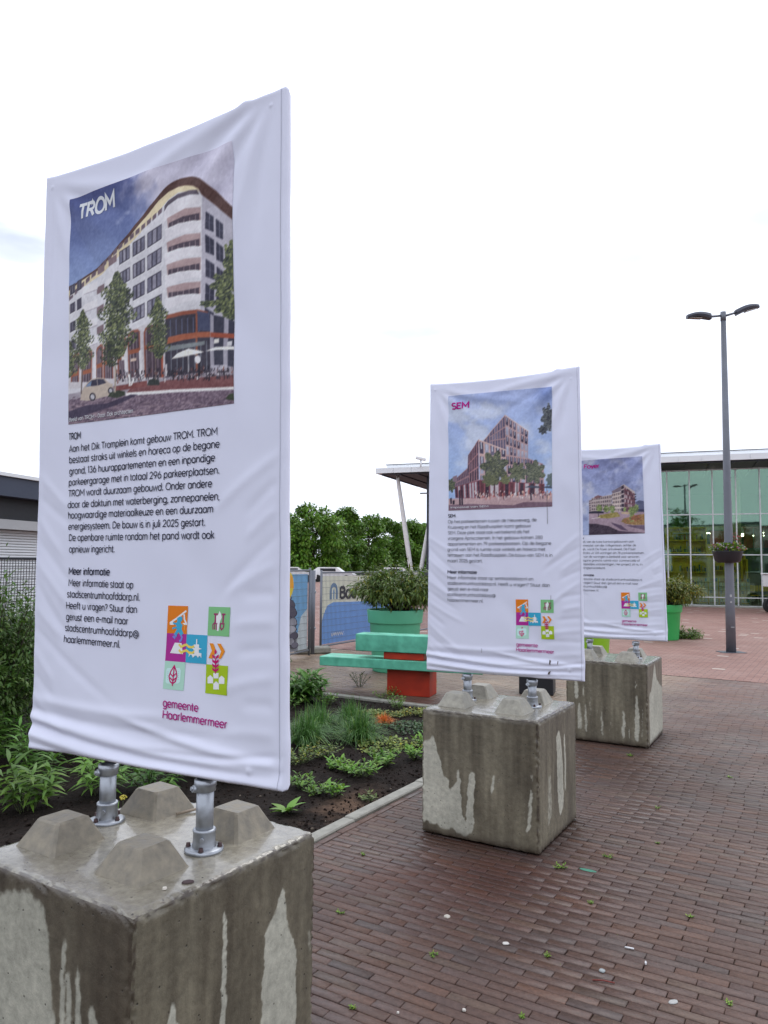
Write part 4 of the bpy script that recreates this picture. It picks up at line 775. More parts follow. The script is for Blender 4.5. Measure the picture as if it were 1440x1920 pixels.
R1 = [[(.425, .86), (.44, .88), (.447, .8), (.452, .55), (.455, .3), (.44, 0), (.40, 0), (.415, .3), (.425, .55)], [(.17, .60), (.19, .66), (.215, .55), (.215, .1), (.20, 0), (.12, 0), (.15, .35)],
      [(.67, .70), (.70, .71), (.73, .74), (.76, .84), (.79, .80), (.81, .66), (.835, .62), (.87, .52), (.88, 0), (.63, 0), (.66, .5)], (.5, [(.94, .6), (.965, .64), (.97, .5), (.945, .48)]), (.5, [(.30, .34), (.33, .36), (.36, .1), (.30, .1)])]
block(0, 'nearest concrete block in the foreground with rain streaks, cut off by the picture edge', W1, R1, 51, dirt=1.0)
W2 = [[(0, .70), (.06, .74), (.115, .79), (.135, .70), (.17, .60), (.215, .47), (.25, .45), (.26, .38), (.30, .40), (.325, .50), (.335, .60), (.35, .50), (.355, .38), (.37, .22), (.40, .14), (.41, .28), (.42, .46), (.44, .55), (.475, .54), (.48, .42), (.465, .30), (.47, .16), (.45, .05), (.2, .08), (0, .10)],
      [(.62, .54), (.635, .56), (.635, .42), (.615, .38)], [(.665, .56), (.675, .56), (.67, .46)], [(.93, .60), (.95, .60), (.945, .52), (.935, .52)], [(.925, .46), (.945, .50), (.95, .36), (.93, .20), (.905, .14), (.90, .20), (.92, .30)], (.35, [(.88, .44), (.91, .5), (.91, .2), (.87, .25)])]
R2 = [[(.44, .80), (.50, .84), (.56, .78), (.60, .60), (.62, .40), (.62, .2), (.52, .16), (.47, .3)], [(.64, .78), (.67, .80), (.69, .6), (.70, .4), (.66, .3)], (.45, [(.22, .55), (.30, .55), (.34, .2), (.2, .15)])]
block(1, 'middle concrete block with a pale dry patch at its lower left', W2, R2, 61, dirt=.8, light=.06)
W3 = []
g3 = np.random.default_rng(17)
for a0, zt, zb, w in ((.13, .80, .50, .055), (.17, .46, .12, .07), (.22, .74, .52, .02), (.25, .46, .10, .04), (.31, .78, .14, .018), (.42, .72, .5, .012), (.45, .40, .08, .035), (.40, .52, .3, .01), (.52, .5, .30, .012), (.55, .38, .10, .02), (.66, .72, .58, .012), (.71, .42, .08, .045), (.78, .25, .08, .03), (.86, .82, .68, .018), (.87, .62, .06, .06), (.93, .70, .10, .025)):
    W3.append((.55 + .3 * g3.random(), [(a0 - w * .2, zt), (a0 + w * .2, zt + .02), (a0 + w * .5, (zt + zb) / 2), (a0 + w * .45, zb), (a0 - w * .4, zb + .03), (a0 - w * .5, (zt + zb) / 2)]))
R3 = [(.9, [(.42, .92), (.48, .97), (.60, .75), (.80, .66), (.97, .60), (.98, .05), (.10, .03), (.10, .62), (.22, .66), (.34, .8)])]
block(2, 'farthest concrete block with many thin streaks and a pale peaked patch on its side', W3, R3, 71, dirt=.9, light=.04)

# ================================================================== banner stands
def fold(x, z, x0, z0, x1, z1, w, a, soft=.25):
    dx, dz = x1 - x0, z1 - z0; L_ = math.hypot(dx, dz); t_ = ((x - x0) * dx + (z - z0) * dz) / L_ ** 2; d = ((x - x0) * -dz + (z - z0) * dx) / L_ + .02 * np.sin(t_ * 3.1) * L_
    return a * np.exp(-(d / w) ** 2) * sstep(-soft, soft * .6, t_) * sstep(1 + soft, 1 - soft, t_)
def make_disp(i, c):
    (xl, zt), (xr, _), (xlb, zb), _ = c; g = np.random.default_rng(90 + i); Fd = []; H_ = zt - zb; k = H_ / 2.3
    # drapes from the top corners
    for sx, x0 in ((1, xl), (-1, xr)):
        for j in range(6):
            ang = R(-12 - j * 14 + g.uniform(-4, 4)); L_ = (.75 - .06 * j) * k * g.uniform(.7, 1.1); Fd.append((x0 + sx * .05 * k, zt - .05 * k, x0 + sx * (.05 * k + L_ * math.cos(ang)), zt - .05 * k + L_ * math.sin(ang), .030 * k, (-1) ** j * .0065 * k * (1.25 if sx < 0 else 1)))
    # shallow fans from the side hems in the lower half
    for sx, x0 in ((1, xlb), (-1, xr)):
        for j in range(11):
            z0 = zb + (.20 + j * .085) * k; L_ = g.uniform(.12, .42) * k * (1.2 if sx > 0 else .8); ang = R(-34 + g.uniform(-8, 8)) if sx > 0 else R(-22 + g.uniform(-10, 10))
            if sx < 0: ang = R(30 + g.uniform(-10, 10)) if j > 5 else R(8 + g.uniform(-6, 6))
            Fd.append((x0 + sx * .01, z0, x0 + sx * L_ * math.cos(ang), z0 + (L_ * math.sin(ang)) * (1 if sx > 0 else -1), .020 * k, (-1) ** j * .0042 * k))
    # long folds of the hem over the bottom bar
    for z0, z1, w, a, xa, xb in ((.125, .10, .020, .013, 0, .95), (.095, .068, .014, -.010, .02, .9), (.15, .155, .018, -.006, .0, .75), (.165, .115, .016, .010, .5, 1), (.055, .045, .014, .007, .05, .8), (.19, .20, .02, .006, .1, .6), (.085, .135, .012, -.008, .6, 1.0), (.03, .035, .010, -.004, .0, .9)):
        Fd.append((xl + (xr - xl) * xa, zb + z0 * k, xl + (xr - xl) * xb, zb + z1 * k, w * k, a * k * 1.35))
    for j in range(8):
        x0 = g.uniform(xl + .1, xr - .2); z0 = g.uniform(zb + .3, zt - .5); an = R(g.uniform(-70, -35)); L_ = g.uniform(.3, .7) * k; Fd.append((x0, z0, x0 + L_ * math.cos(an), z0 + L_ * math.sin(an), .06 * k, g.choice([-1, 1]) * .0035 * k))
    bumps = [(xr - .085 * k, zb + .085 * k, .012, .006), (xr - .17 * k, zb + .03 * k, .010, .003), (xr - .06 * k, zt - .10 * k, .006, .003), (xl + .05 * k, zt - .06 * k, .008, .004)]
    AMP = .70 if i == 0 else .9
    def f(x, z):
        d = (fbm(x * 2.2 / k + 7, z * 2.2 / k, 95 + i, 3) - .5) * .016 * k
        for q in Fd: d = d + AMP * fold(x, z, *q)
        for bx, bz, r_, a in bumps: d = d + a * np.exp(-((x - bx) ** 2 + (z - bz) ** 2) / r_ ** 2)
        # the cloth is stretched over the frame tubes, so it returns to the frame plane along the edges
        e = np.minimum(sstep(0, .05, x - xlb + .02), sstep(0, .05, xr + .03 - x)); return d * (.35 + .65 * e) + .012 * k * sstep(.10 * k, .05 * k, z - zb) 
    return f
def banner(i, corners, label, res):
    (fx, fy), th = FR[i]; c = np.array([fx, fy]) + .45 * np.array([math.cos(th), math.sin(th)]) + .45 * np.array([-math.sin(th), math.cos(th)])
    root = empty('banner_stand', (c[0], c[1], .8), th - math.pi / 2, label, 'banner stand', 'project banners on concrete blocks')
    TL, TR, BL, BR = corners; disp = make_disp(i, (TL, TR, BL, BR)); y0 = .021
    ns_ = int(1.3 / res); nt_ = int(2.3 / res); s1 = np.linspace(0, 1, ns_); t1 = np.linspace(0, 1, nt_); SS, TT = np.meshgrid(s1, t1, indexing='ij')
    xl = BL[0] * (1 - TT) + TL[0] * TT; xr = BR[0] * (1 - TT) + TR[0] * TT
    wob = lambda t_, sd: (fbm(t_ * 9 + sd, t_ * 0 + i, 33, 3) - .5) * .008
    bul = .011 * np.exp(-((TT - .055) / .02) ** 2)
    Xg = (xl + wob(TT, 1) - bul) * (1 - SS) + (xr + wob(TT, 5) + bul * .3) * SS
    zb = BL[1] * (1 - SS) + BR[1] * SS + (fbm(SS * 6, SS * 0, 36 + i, 2) - .5) * .012; zt = TL[1] * (1 - SS) + TR[1] * SS - .022 * np.sin(math.pi * SS) ** .7 * (1 - .9 * sstep(.80, .97, SS)) + .010 * np.exp(-((SS - .865) / .02) ** 2)
    rc = .02; Zg = zb * (1 - TT) + zt * TT
    D = disp(Xg, Zg); Yg = -(y0 + D)
    edge_in = np.minimum(np.minimum(SS, 1 - SS) * 1.3, np.minimum(TT, 1 - TT) * 2.3); Yg += .010 * np.clip(1 - edge_in / .012, 0, 1) ** 2
    V1 = np.stack([Xg, Yg, Zg - .8], -1).reshape(-1, 3); idx = np.arange(ns_ * nt_).reshape(ns_, nt_)
    Q1 = np.stack([idx[:-1, :-1], idx[1:, :-1], idx[1:, 1:], idx[:-1, 1:]], -1).reshape(-1, 4)
    # back sheet (coarser) joined along the hem
    ring = np.r_[idx[:, 0], idx[-1, 1:], idx[-2::-1, -1], idx[0, -2:0:-1]]; nr = len(ring)
    Vr = V1[ring].copy(); Vr2 = Vr.copy(); Vr2[:, 1] = .004; Vr3 = Vr.copy(); Vr3[:, 1] = .026; cen = Vr.mean(0)
    Vr3[:, 0] = cen[0] + (Vr3[:, 0] - cen[0]) * .985; Vr3[:, 2] = cen[2] + (Vr3[:, 2] - cen[2]) * .992
    cb = cen.copy(); cb[1] = .034; n1 = len(V1); V = np.concatenate([V1, Vr2, Vr3, cb[None]]); k = np.arange(nr); kn = (k + 1) % nr
    Qa = np.stack([ring[k], ring[kn], n1 + kn, n1 + k], -1)[:, ::-1]; Qb = np.stack([n1 + k, n1 + kn, n1 + nr + kn, n1 + nr + k], -1)[:, ::-1]
    Qc = np.stack([n1 + nr + k[::2], n1 + nr + kn[::2], n1 + nr + (k[::2] + 2) % nr, np.full(len(k[::2]), n1 + 2 * nr)], -1)[:, ::-1]
    cloth = fastmesh('banner_cloth', V, np.concatenate([Q1, Qa, Qb, Qc]), MT['fabric'], root, smooth=True)
    def on(x, z, off): return np.c_[x, -(y0 + disp(x, z)) - off, z - .8]
    # hem seam
    g = MB(); tt = np.linspace(.004, .996, 160)
    for sx in (1,):
        xe = (BL[0] * (1 - tt) + TL[0] * tt + wob(tt, 1) - .011 * np.exp(-((tt - .055) / .02) ** 2) + .014) if sx == 0 else (BR[0] * (1 - tt) + TR[0] * tt + wob(tt, 5) - .012)
        s_ = .01 if sx == 0 else .99; ze = (BL[1] * (1 - s_) + BR[1] * s_) * (1 - tt) + (TL[1] * (1 - s_) + TR[1] * s_) * tt
        Pa = on(xe - .0011, ze, .0013); Pb = on(xe + .0011, ze, .0013); n_ = len(tt); g.add(np.r_[Pa, Pb], [(j, n_ + j, n_ + j + 1, j + 1) for j in range(n_ - 1)])
    g.build('hem_seam', MT['seam'], cloth)
    return root, cloth, on, disp
MT['seam'] = mat('stitched_seam', (.44, .44, .52), .8, var=0)
def put_text(cloth, on, lines, name, material, off=.0026):
    g = MB()
    for s, x0, z0, x1, em, wt in lines:
        exx = em if x1 is None else (x1 - x0) / textwidth(s)
        v, q, lr = text_geo(s, x0, z0, exx, em, wt); P = on(v[:, 0], v[:, 1], off + .0003 * lr); g.add(P, q)
    o = g.build(name, material, cloth); return o
def put_pic(cloth, on, q, img, name='printed_picture', off=.0013):
    a = img[::-1]; h, w = a.shape[:2]; s_, t_ = np.meshgrid(np.linspace(0, 1, w + 1), np.linspace(0, 1, h + 1)); (TLq, TRq, BRq, BLq) = q
    P = lambda k: (BLq[k] * (1 - s_) + BRq[k] * s_) * (1 - t_) + (TLq[k] * (1 - s_) + TRq[k] * s_) * t_
    X, Z = P(0), P(1); V = on(X.ravel(), Z.ravel(), off); cpad = np.pad(a, ((0, 1), (0, 1), (0, 0)), mode='edge'); cpad[1:, 1:] = (cpad[1:, 1:] + np.pad(a, ((0, 1), (0, 1), (0, 0)), mode='edge')[:-1, :-1]) / 2
    colr = np.clip(lin(cpad.reshape(-1, 3)) * INK, 0, .85); idx = np.arange((w + 1) * (h + 1)).reshape(h + 1, w + 1); Q = np.stack([idx[:-1, :-1], idx[:-1, 1:], idx[1:, 1:], idx[1:, :-1]], -1).reshape(-1, 4)
    return fastmesh(name, V, Q, MT['print'], cloth, colr, smooth=True)
# municipal emblem, drawn on a 3 x 3 field (x right, y down)
EH = hom([(172, 183), (1030, 207), (990, 1415), (103, 1325)], [(0, 0), (3, 0), (3, 3), (0, 3)])
def emblem_polys():
    E = []; OR, PU_, TE, GR_, LG, LI, WH, MG, BL_, YE = (206, 112, 22), (158, 38, 136), (52, 150, 192), (116, 172, 124), (160, 196, 188), (152, 176, 30), (212, 214, 236), (176, 20, 98), (58, 152, 196), (218, 188, 92)
    sq = lambda x, y, c: E.append(([(x, y), (x + 1, y), (x + 1, y + 1), (x, y + 1)], c, 0))
    sq(0, 0, OR); sq(0, 1, PU_); sq(1, 1, TE); sq(2, 0, GR_); sq(0, 2, LG); sq(2, 2, LI)
    def Z(P, c, k=1): E.append(([tuple(q) for q in happ(EH, P)], c, k))
    def S(P, w, c, k=1):
        q = happ(EH, P); v, f = ribbon([tuple(a) for a in q], w)
        for ff in f: E.append(([tuple(v[i]) for i in ff], c, k)); k += .02
    S([(195, 420), (300, 350), (425, 255)], .07, WH, 1); S([(395, 300), (400, 370), (425, 425)], .07, WH, 1.5); S([(195, 425), (250, 425)], .09, WH, 2); S([(375, 430), (435, 430)], .07, WH, 2)
    Z([(300, 350), (335, 330), (372, 335), (368, 380), (345, 410), (372, 445), (360, 500), (385, 560), (345, 600), (320, 540), (300, 560), (285, 610), (250, 570), (290, 510), (285, 455), (265, 430), (300, 400)], BL_, 3)
    S([(300, 430), (262, 425), (238, 412)], .06, BL_, 3.5); S([(295, 480), (255, 482), (228, 495)], .06, BL_, 3.6); S([(275, 570), (262, 620), (235, 595)], .07, (110, 120, 200), 4); S([(350, 580), (365, 610), (350, 655), (325, 665)], .08, (110, 120, 200), 4); S([(370, 420), (408, 470), (400, 520)], .035, (214, 150, 80), 4)
    Z([(262, 685), (358, 690), (376, 842), (195, 828)], WH, 1)
    for dy in (0, 78): S([(318, 705 + dy), (350, 742 + dy), (390, 722 + dy), (425, 712 + dy), (462, 742 + dy), (505, 748 + dy), (545, 722 + dy)], .085, YE, 2 + dy / 40)
    Z([(565, 635), (580, 637), (578, 705), (606, 710), (603, 755), (642, 768), (602, 780), (600, 822), (638, 830), (634, 898), (620, 868), (600, 868), (588, 892), (570, 862), (545, 860), (515, 892), (500, 850), (478, 850), (455, 885), (462, 838), (535, 840), (540, 790), (505, 760), (545, 752), (528, 712), (562, 708)], WH, 3 + 3)
    S([(845, 318), (852, 500)], .06, (220, 230, 236), 1); Z([(885, 255), (905, 300), (915, 340), (895, 395), (885, 430), (872, 525), (848, 522), (862, 420), (850, 380), (848, 330), (868, 300)], (222, 232, 238), 2)
    S([(805, 298), (862, 298)], .06, (140, 40, 96), 1); S([(830, 298), (825, 410)], .07, (140, 40, 96), 1.5); S([(795, 505), (792, 440), (815, 415), (845, 425), (842, 510)], .045, (140, 40, 96), 2); S([(820, 415), (816, 505)], .045, (140, 40, 96), 2.8)
    S([(915, 300), (965, 302)], .06, (140, 40, 96), 1); S([(938, 300), (932, 415)], .07, (140, 40, 96), 1.5); S([(898, 425), (948, 428), (938, 480), (912, 508), (896, 475), (898, 425)], .05, (140, 40, 96), 2.2)
    Z([(748, 690), (800, 692), (838, 790), (790, 900), (732, 895), (782, 790)], (226, 128, 32), 1); Z([(855, 695), (905, 695), (962, 800), (905, 905), (875, 900), (912, 800)], (226, 128, 32), 1)
    S([(834, 900), (833, 1108)], .05, MG, 3)
    Z([(833, 772), (852, 812), (833, 842), (816, 808)], MG, 3)
    for y in (840, 905, 965, 1020):
        Z([(828, y + 65), (828, y + 30), (786, y), (790, y + 40)], MG, 4 + y / 500); Z([(838, y + 65), (838, y + 30), (880, y), (876, y + 40)], MG, 4.2 + y / 500)
    for x, y in ((758, 1190), (838, 1120), (918, 1195), (840, 1275)):
        Z([(x - 40, y + 55), (x - 40, y - 25), (x, y - 60), (x + 40, y - 25), (x + 40, y + 55)] if y != 1120 else [(800, 1100), (876, 1100), (872, 1175), (805, 1175)], (214, 218, 226), 1)
    Z([(165, 1035), (330, 1035), (350, 1070), (342, 1225), (315, 1252), (160, 1252), (142, 1225), (148, 1060)], (184, 212, 218), 1)
    S([(258, 1005), (212, 1080), (188, 1150), (205, 1225), (240, 1252), (278, 1225), (298, 1150), (285, 1075), (258, 1005)], .055, MG, 2.5); S([(258, 1020), (238, 1285)], .055, MG, 4.6)
    for y in (1110, 1170): S([(205, y), (245, y + 45), (285, y)], .045, MG, 5 + y / 400)
    for y in (1085, 1110, 1136, 1162, 1188): Z([(168, y), (176, y), (176, y + 8), (168, y + 8)], (110, 160, 176), 2); Z([(312, y), (320, y), (320, y + 8), (312, y + 8)], (110, 160, 176), 2)
    return E
EMB = emblem_polys()
from mathutils.geometry import tessellate_polygon
def put_emblem(cloth, on, q, lift=0):
    TLq, TRq, BRq, BLq = [np.array(a) for a in q]; g = MB()
    for P, c, k in EMB:
        P = np.array(P); s_ = P[:, 0] / 3; t_ = P[:, 1] / 3; W_ = (TLq * ((1 - s_) * (1 - t_))[:, None] + TRq * (s_ * (1 - t_))[:, None] + BRq * (s_ * t_)[:, None] + BLq * ((1 - s_) * t_)[:, None])
        colr = np.clip(lin(c) * INK, 0, .85)
        if k == 0:
            n_ = 9; ss, tt = np.meshgrid(np.linspace(0, 1, n_), np.linspace(0, 1, n_)); X = W_[0, 0] * (1 - ss) * (1 - tt) + W_[1, 0] * ss * (1 - tt) + W_[2, 0] * ss * tt + W_[3, 0] * (1 - ss) * tt; Z = W_[0, 1] * (1 - ss) * (1 - tt) + W_[1, 1] * ss * (1 - tt) + W_[2, 1] * ss * tt + W_[3, 1] * (1 - ss) * tt
            V = on(X.ravel(), Z.ravel(), .0013 + lift); g.add(V, [(r_ * n_ + c_, (r_ + 1) * n_ + c_, (r_ + 1) * n_ + c_ + 1, r_ * n_ + c_ + 1) for r_ in range(n_ - 1) for c_ in range(n_ - 1)], 0, colr)
        else:
            V = on(W_[:, 0], W_[:, 1], .0017 + .00010 * k + lift); tr_ = tessellate_polygon([[Vector((a[0], a[1], 0)) for a in W_]]); Fc = []
            for f in tr_:
                a, b, d = [W_[j] for j in f]; ar = (b[0] - a[0]) * (d[1] - a[1]) - (b[1] - a[1]) * (d[0] - a[0]); Fc.append(tuple(f) if ar > 0 else tuple(f)[::-1])
            g.add(V, Fc, 0, colr)
    return g.build('emblem', MT['print'], cloth, colors=True)
def pole(root, x, ztop):
    p = MB().tube([(x, 0, .02), (x, 0, ztop)], .0290, 20).build('pole', MT['steel'], root)
    f = MB().lathe([(.001, .014), (.030, .014), (.055, .012), (.064, .008), (.064, -.001), (.060, -.003)][::-1], 28, (x, 0, 0)).lathe([(.041, .010), (.037, .03), (.0365, .060), (.038, .062), (.038, .068), (.035, .071), (.029, .071)][::-1], 24, (x, 0, 0)).build('flange', MT['steel'], p)
    for k in range(4):
        a = k * math.pi / 2 + .35 + x; MB().lathe([(.001, .024), (.0065, .024), (.0075, .016), (.0095, .0125)][::-1], 8, (x + .052 * math.cos(a), .052 * math.sin(a), 0)).build('bolt', MT['bolt'], p)
    MB().tube([(x + .02, -.028, .045), (x + .027, -.038, .045)], .007, 8).build('set_screw', MT['steel'], p); MB().tube([(x - .018, -.020, ztop - .018), (x - .026, -.040, ztop - .012)], .007, 8).build('set_screw', MT['steel'], p)
    MB().lathe([(.029, -.024), (.0345, -.022), (.0345, -.008), (.037, -.005), (.037, .014), (.029, .016)], 24, (x, 0, ztop)).tube([(x - .012, -.018, ztop - .018), (x - .020, -.037, ztop - .012)], .012, 10).build('clamp', MT['steel'], p)

em1 = .0365
b1, c1, on1, _ = banner(0, ((-.764, 3.385), (.558, 3.33), (-.712, 1.007), (.599, 1.053)), 'largest and nearest white banner, headed TROM, showing a white curved corner building', .0046)
pole(b1, -.25, .192); pole(b1, .25, .216)
put_pic(c1, on1, ((-.587, 3.238), (.331, 3.204), (.365, 2.283), (-.531, 2.295)), pic_trom())
put_text(c1, on1, [('TROM', -.519, 3.134, -.296, .088, .155)], 'title_lettering', MT['whiteink'])
put_text(c1, on1, [('Beeld van TROM - Door: Dok architecten', -.525, 2.306, -.150, .021, .085)], 'caption_lettering', MT['whiteink'])
T1 = ['Aan het Dik Tromplein komt gebouw TROM. TROM', 'bestaat straks uit winkels en horeca op de begane', 'grond, 136 huurappartementen en een inpandige', 'parkeergarage met in totaal 296 parkeerplaatsen.', 'TROM wordt duurzaam gebouwd. Onder andere', 'door de daktuin met waterberging, zonnepanelen,', 'hoogwaardige materiaalkeuze en een duurzaam', 'energiesysteem. De bouw is in juli 2025 gestart.', 'De openbare ruimte rondom het pand wordt ook', 'opnieuw ingericht.']
X1 = [(-.523, .292, 2.184), (-.523, .303, 2.140), (-.521, .283, 2.095), (-.522, .305, 2.051), (-.522, .271, 2.007), (-.522, .310, 1.962), (-.521, .283, 1.920), (-.518, .247, 1.876), (-.511, .289, 1.832), (-.507, -.228, 1.787)]
l1 = [(s, a, z, b, em1, .092) for s, (a, b, z) in zip(T1, X1)]
for s, a, b, z in (('Meer informatie staat op', -.504, -.115, 1.656), ('stadscentrumhoofddorp.nl.', -.507, -.079, 1.612), ('Heeft u vragen? Stuur dan', -.509, -.092, 1.568), ('gerust een e-mail naar', -.512, -.139, 1.524), ('stadscentrumhoofddorp@', -.518, -.079, 1.481), ('haarlemmermeer.nl.', -.521, -.181, 1.437)): l1.append((s, a, z, b, em1, .092))
put_text(c1, on1, l1, 'body_lettering', MT['ink'])
put_text(c1, on1, [('TROM', -.525, 2.233, -.448, em1, .12), ('Meer informatie', -.504, 1.701, -.251, em1, .12)], 'heading_lettering', MT['ink'])
put_text(c1, on1, [('gemeente', .057, 1.252, .230, .0375, .11), ('Haarlemmermeer', .059, 1.213, .364, .0375, .11)], 'municipality_lettering', MT['magenta'])
put_emblem(c1, on1, ((.067, 1.6), (.364, 1.605), (.359, 1.318), (.053, 1.312)))

b2, c2, on2, _ = banner(1, ((-.518, 3.096), (.600, 3.086), (-.531, .989), (.613, .998)), 'middle white banner, headed SEM in magenta, showing a brick tower block', .006)
pole(b2, -.22, .165); pole(b2, .255, .165)
put_pic(c2, on2, ((-.364, 2.982), (.415, 2.965), (.409, 2.147), (-.362, 2.141)), pic_sem(), off=.002)
put_text(c2, on2, [('SEM', -.336, 2.880, -.197, .064, .155)], 'title_lettering', MT['magenta'], .0050)
put_text(c2, on2, [('Impressie van SEM', -.345, 2.158, -.05, .018, .085)], 'caption_lettering', MT['whiteink'], .0050)
T2 = [('Op het parkeerterrein tussen de Nieuweweg, de', .301), ('Kruisweg en het Raadhuisplein komt gebouw', .259), ('SEM. Deze plek staat ook wel bekend als het', .25), ('vroegere Apriscoterrein. In het gebouw komen 280', .343), ('appartementen en 79 parkeerplaatsen. Op de begane', .403), ('grond van SEM is ruimte voor winkels en horeca met', .362), ('terrassen aan het Raadhuisplein. De bouw van SEM is in', .411), ('maart 2025 gestart.', -.094), None, None, ('Meer informatie staat op semhoofddorp.nl en', .277), ('stadscentrumhoofddorp.nl. Heeft u vragen? Stuur dan', .391), ('gerust een e-mail naar', -.048), ('stadscentrumhoofddorp@', .003), ('haarlemmermeer.nl.', -.089)]
em2 = .0325
put_text(c2, on2, [(e[0], -.365, 2.050 - .0402 * k, e[1], em2, .070) for k, e in enumerate(T2) if e], 'body_lettering', MT['ink'], .0050)
put_text(c2, on2, [('SEM', -.364, 2.092, -.305, em2, .125), ('Meer informatie', -.364, 1.688, -.138, em2, .125)], 'heading_lettering', MT['ink'], .0050)
put_text(c2, on2, [('gemeente', .152, 1.202, .304, .033, .11), ('Haarlemmermeer', .151, 1.167, .417, .033, .11)], 'municipality_lettering', MT['magenta'], .0050)
put_emblem(c2, on2, ((.148, 1.517), (.415, 1.523), (.418, 1.261), (.15, 1.253)), .0015)
st = MB()
for P in ([(.374, 2.30), (.376, 2.30), (.377, 2.03), (.374, 2.03)], [(.397, 1.552), (.399, 1.552), (.399, 1.46), (.396, 1.46)], [(.385, 1.125), (.396, 1.12), (.392, 1.09), (.386, 1.10)], [(.378, 1.045), (.395, 1.052), (.388, 1.03), (.376, 1.03)], [(.44, 1.12), (.445, 1.12), (.444, 1.10), (.44, 1.10)], [(-.10, 1.17), (-.098, 1.17), (-.098, 1.14), (-.10, 1.14)]):
    P = np.array(P); st.add(on2(P[:, 0], P[:, 1], .006), [(3, 2, 1, 0)] if P[0, 1] > P[-1, 1] else [(0, 1, 2, 3)])
st_o = st.build('stain', MT['stainm'] if 'stainm' in MT else mat('brown_stain', (.07, .05, .045), .8, var=0), c2); st_o['kind'] = 'stuff'

b3, c3, on3, _ = banner(2, ((-.555, 3.03), (.530, 3.016), (-.555, .985), (.568, .991)), 'farthest and smallest white banner, headed De Foyer, partly behind the middle one', .011)
pole(b3, -.22, .16); pole(b3, .255, .16)
put_pic(c3, on3, ((-.40, 2.885), (.353, 2.894), (.367, 2.091), (-.40, 2.077)), np.concatenate([pic_foyer()[:, :18][:, ::-1], pic_foyer()], 1), off=.003)
put_text(c3, on3, [('De Foyer', -.365, 2.800, -.088, .060, .145)], 'title_lettering', MT['magenta'], .005)
T3 = [('Op de plek van de twee kantoorgebouwen aan', .257), ('de Burgemeester van der Willigenlaan, achter de', .278), ('bibliotheek, wordt De Foyer ontwikkeld. De Foyer', .274), ('bestaat straks uit 128 woningen en 78 parkeerplaatsen.', .361), ('Een deel van de woningen is bedoeld voor senioren.', .312), ('Op de begane grond is ruimte voor commerciële of', .314), ('maatschappelijke voorzieningen. Het project zit nu in', .339), ('de gunningsprocedure.', -.036), None, None, ('Meer informatie staat op stadscentrumhoofddorp.nl', .333), ('Heeft u vragen? Stuur dan gerust een e-mail naar', .294), ('stadscentrumhoofddorp@', -.023), ('haarlemmermeer.nl.', -.11)]
put_text(c3, on3, [(e[0], -.395, 1.997 - .0397 * k, e[1], .032, .068) for k, e in enumerate(T3) if e], 'body_lettering', MT['ink'], .005)
put_text(c3, on3, [('De Foyer', -.395, 2.035, -.26, .032, .125), ('Meer informatie', -.395, 1.641, -.159, .032, .125)], 'heading_lettering', MT['ink'], .005)
put_text(c3, on3, [('gemeente', .122, 1.173, .270, .032, .11), ('Haarlemmermeer', .123, 1.139, .382, .032, .11)], 'municipality_lettering', MT['magenta'], .005)
put_emblem(c3, on3, ((.117, 1.476), (.379, 1.481), (.383, 1.227), (.124, 1.225)), .003)
# ================================================================== theatre building with glass front and canopy roof
O2 = np.array([14.4, 33.0]); ea = math.atan2(-.355, .935)
th = empty('theatre_building', (O2[0], O2[1], 0), ea, 'long low building with green glass front, pale flat roof and slanted canopy legs', 'building')
def part(name, m, parent, *boxes, bev=0):
    g = MB()
    for c, d in boxes: g.box(c, d, bev=bev)
    return g.build(name, MT[m] if isinstance(m, str) else m, parent)
XL, XR = -13.0, 9.0
roof = part('roof', 'fascia', th, ((-1.6, 6.6, 6.36), (27.2, 16.0, .22)))
part('roof_edge', 'whitefascia', roof, ((-1.4, -.98, 6.58), (27.0, .06, .22)), ((-14.9, 7.0, 6.58), (.06, 15.8, .22)))
part('roof_coping', 'soffit', roof, ((-1.4, -.99, 6.705), (27.05, .12, .022)), ((-14.9, 7.0, 6.705), (.12, 15.9, .022)))
x = -15.3; pm = None
while x < 11.8:
    if pm is None: o = MB().box((0, 0, 0), (.918, .05, .26), bev=.006).build('fascia_panel', MT['fascia'], roof); pm = o.data
    else: o = link(bpy.data.objects.new('fascia_panel', pm), roof)
    o.location = (x + .465, -1.475, 6.355); x += .93
y = -1.42; pm = None
for k in range(16):
    if pm is None: o = MB().box((0, 0, 0), (.05, .918, .26), bev=.006).build('fascia_panel', MT['fascia'], roof); pm = o.data
    else: o = link(bpy.data.objects.new('fascia_panel', pm), roof)
    o.location = (-15.29, y + .47, 6.355); y += .93
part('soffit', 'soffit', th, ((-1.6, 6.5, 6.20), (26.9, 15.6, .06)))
g = MB()
for k in range(28): g.box((-15.0 + k * .93, 1.5, 6.15), (.05, 5.6, .05))
g.build('soffit_rib', MT['soffit'], roof)['kind'] = 'stuff'
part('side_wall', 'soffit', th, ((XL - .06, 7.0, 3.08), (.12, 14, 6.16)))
part('back_wall', 'interior', th, ((-2, 14, 3.08), (22, .15, 6.16)), ((XR, 7, 3.08), (.12, 14, 6.16)))
part('inner_floor', 'carpet', th, ((-2, 7, .02), (21.9, 13.8, .06)))
part('plinth', 'kerb', th, ((-2, -.06, .015), (22, .22, .09)))
part('upper_floor', 'interior', th, ((-6.0, 10, 3.72), (13.9, 7.5, .28)), ((5.3, 9.5, 3.72), (7, 8.5, .28)))
part('inner_column', 'whitegrey', th, ((-4.6, 3.2, 3.08), (.35, .35, 6.1)), ((1.3, 4.6, 3.08), (.42, .42, 6.1)), ((4.2, 3.2, 3.08), (.35, .35, 6.1)))
MZ = [.07, .43, 2.28, 4.05, 6.02]
xs = [XL + .03 + .93 * k for k in range(24)]; xs = [(-1.83 + .935 * (k - 12)) for k in range(24)]
pm = None
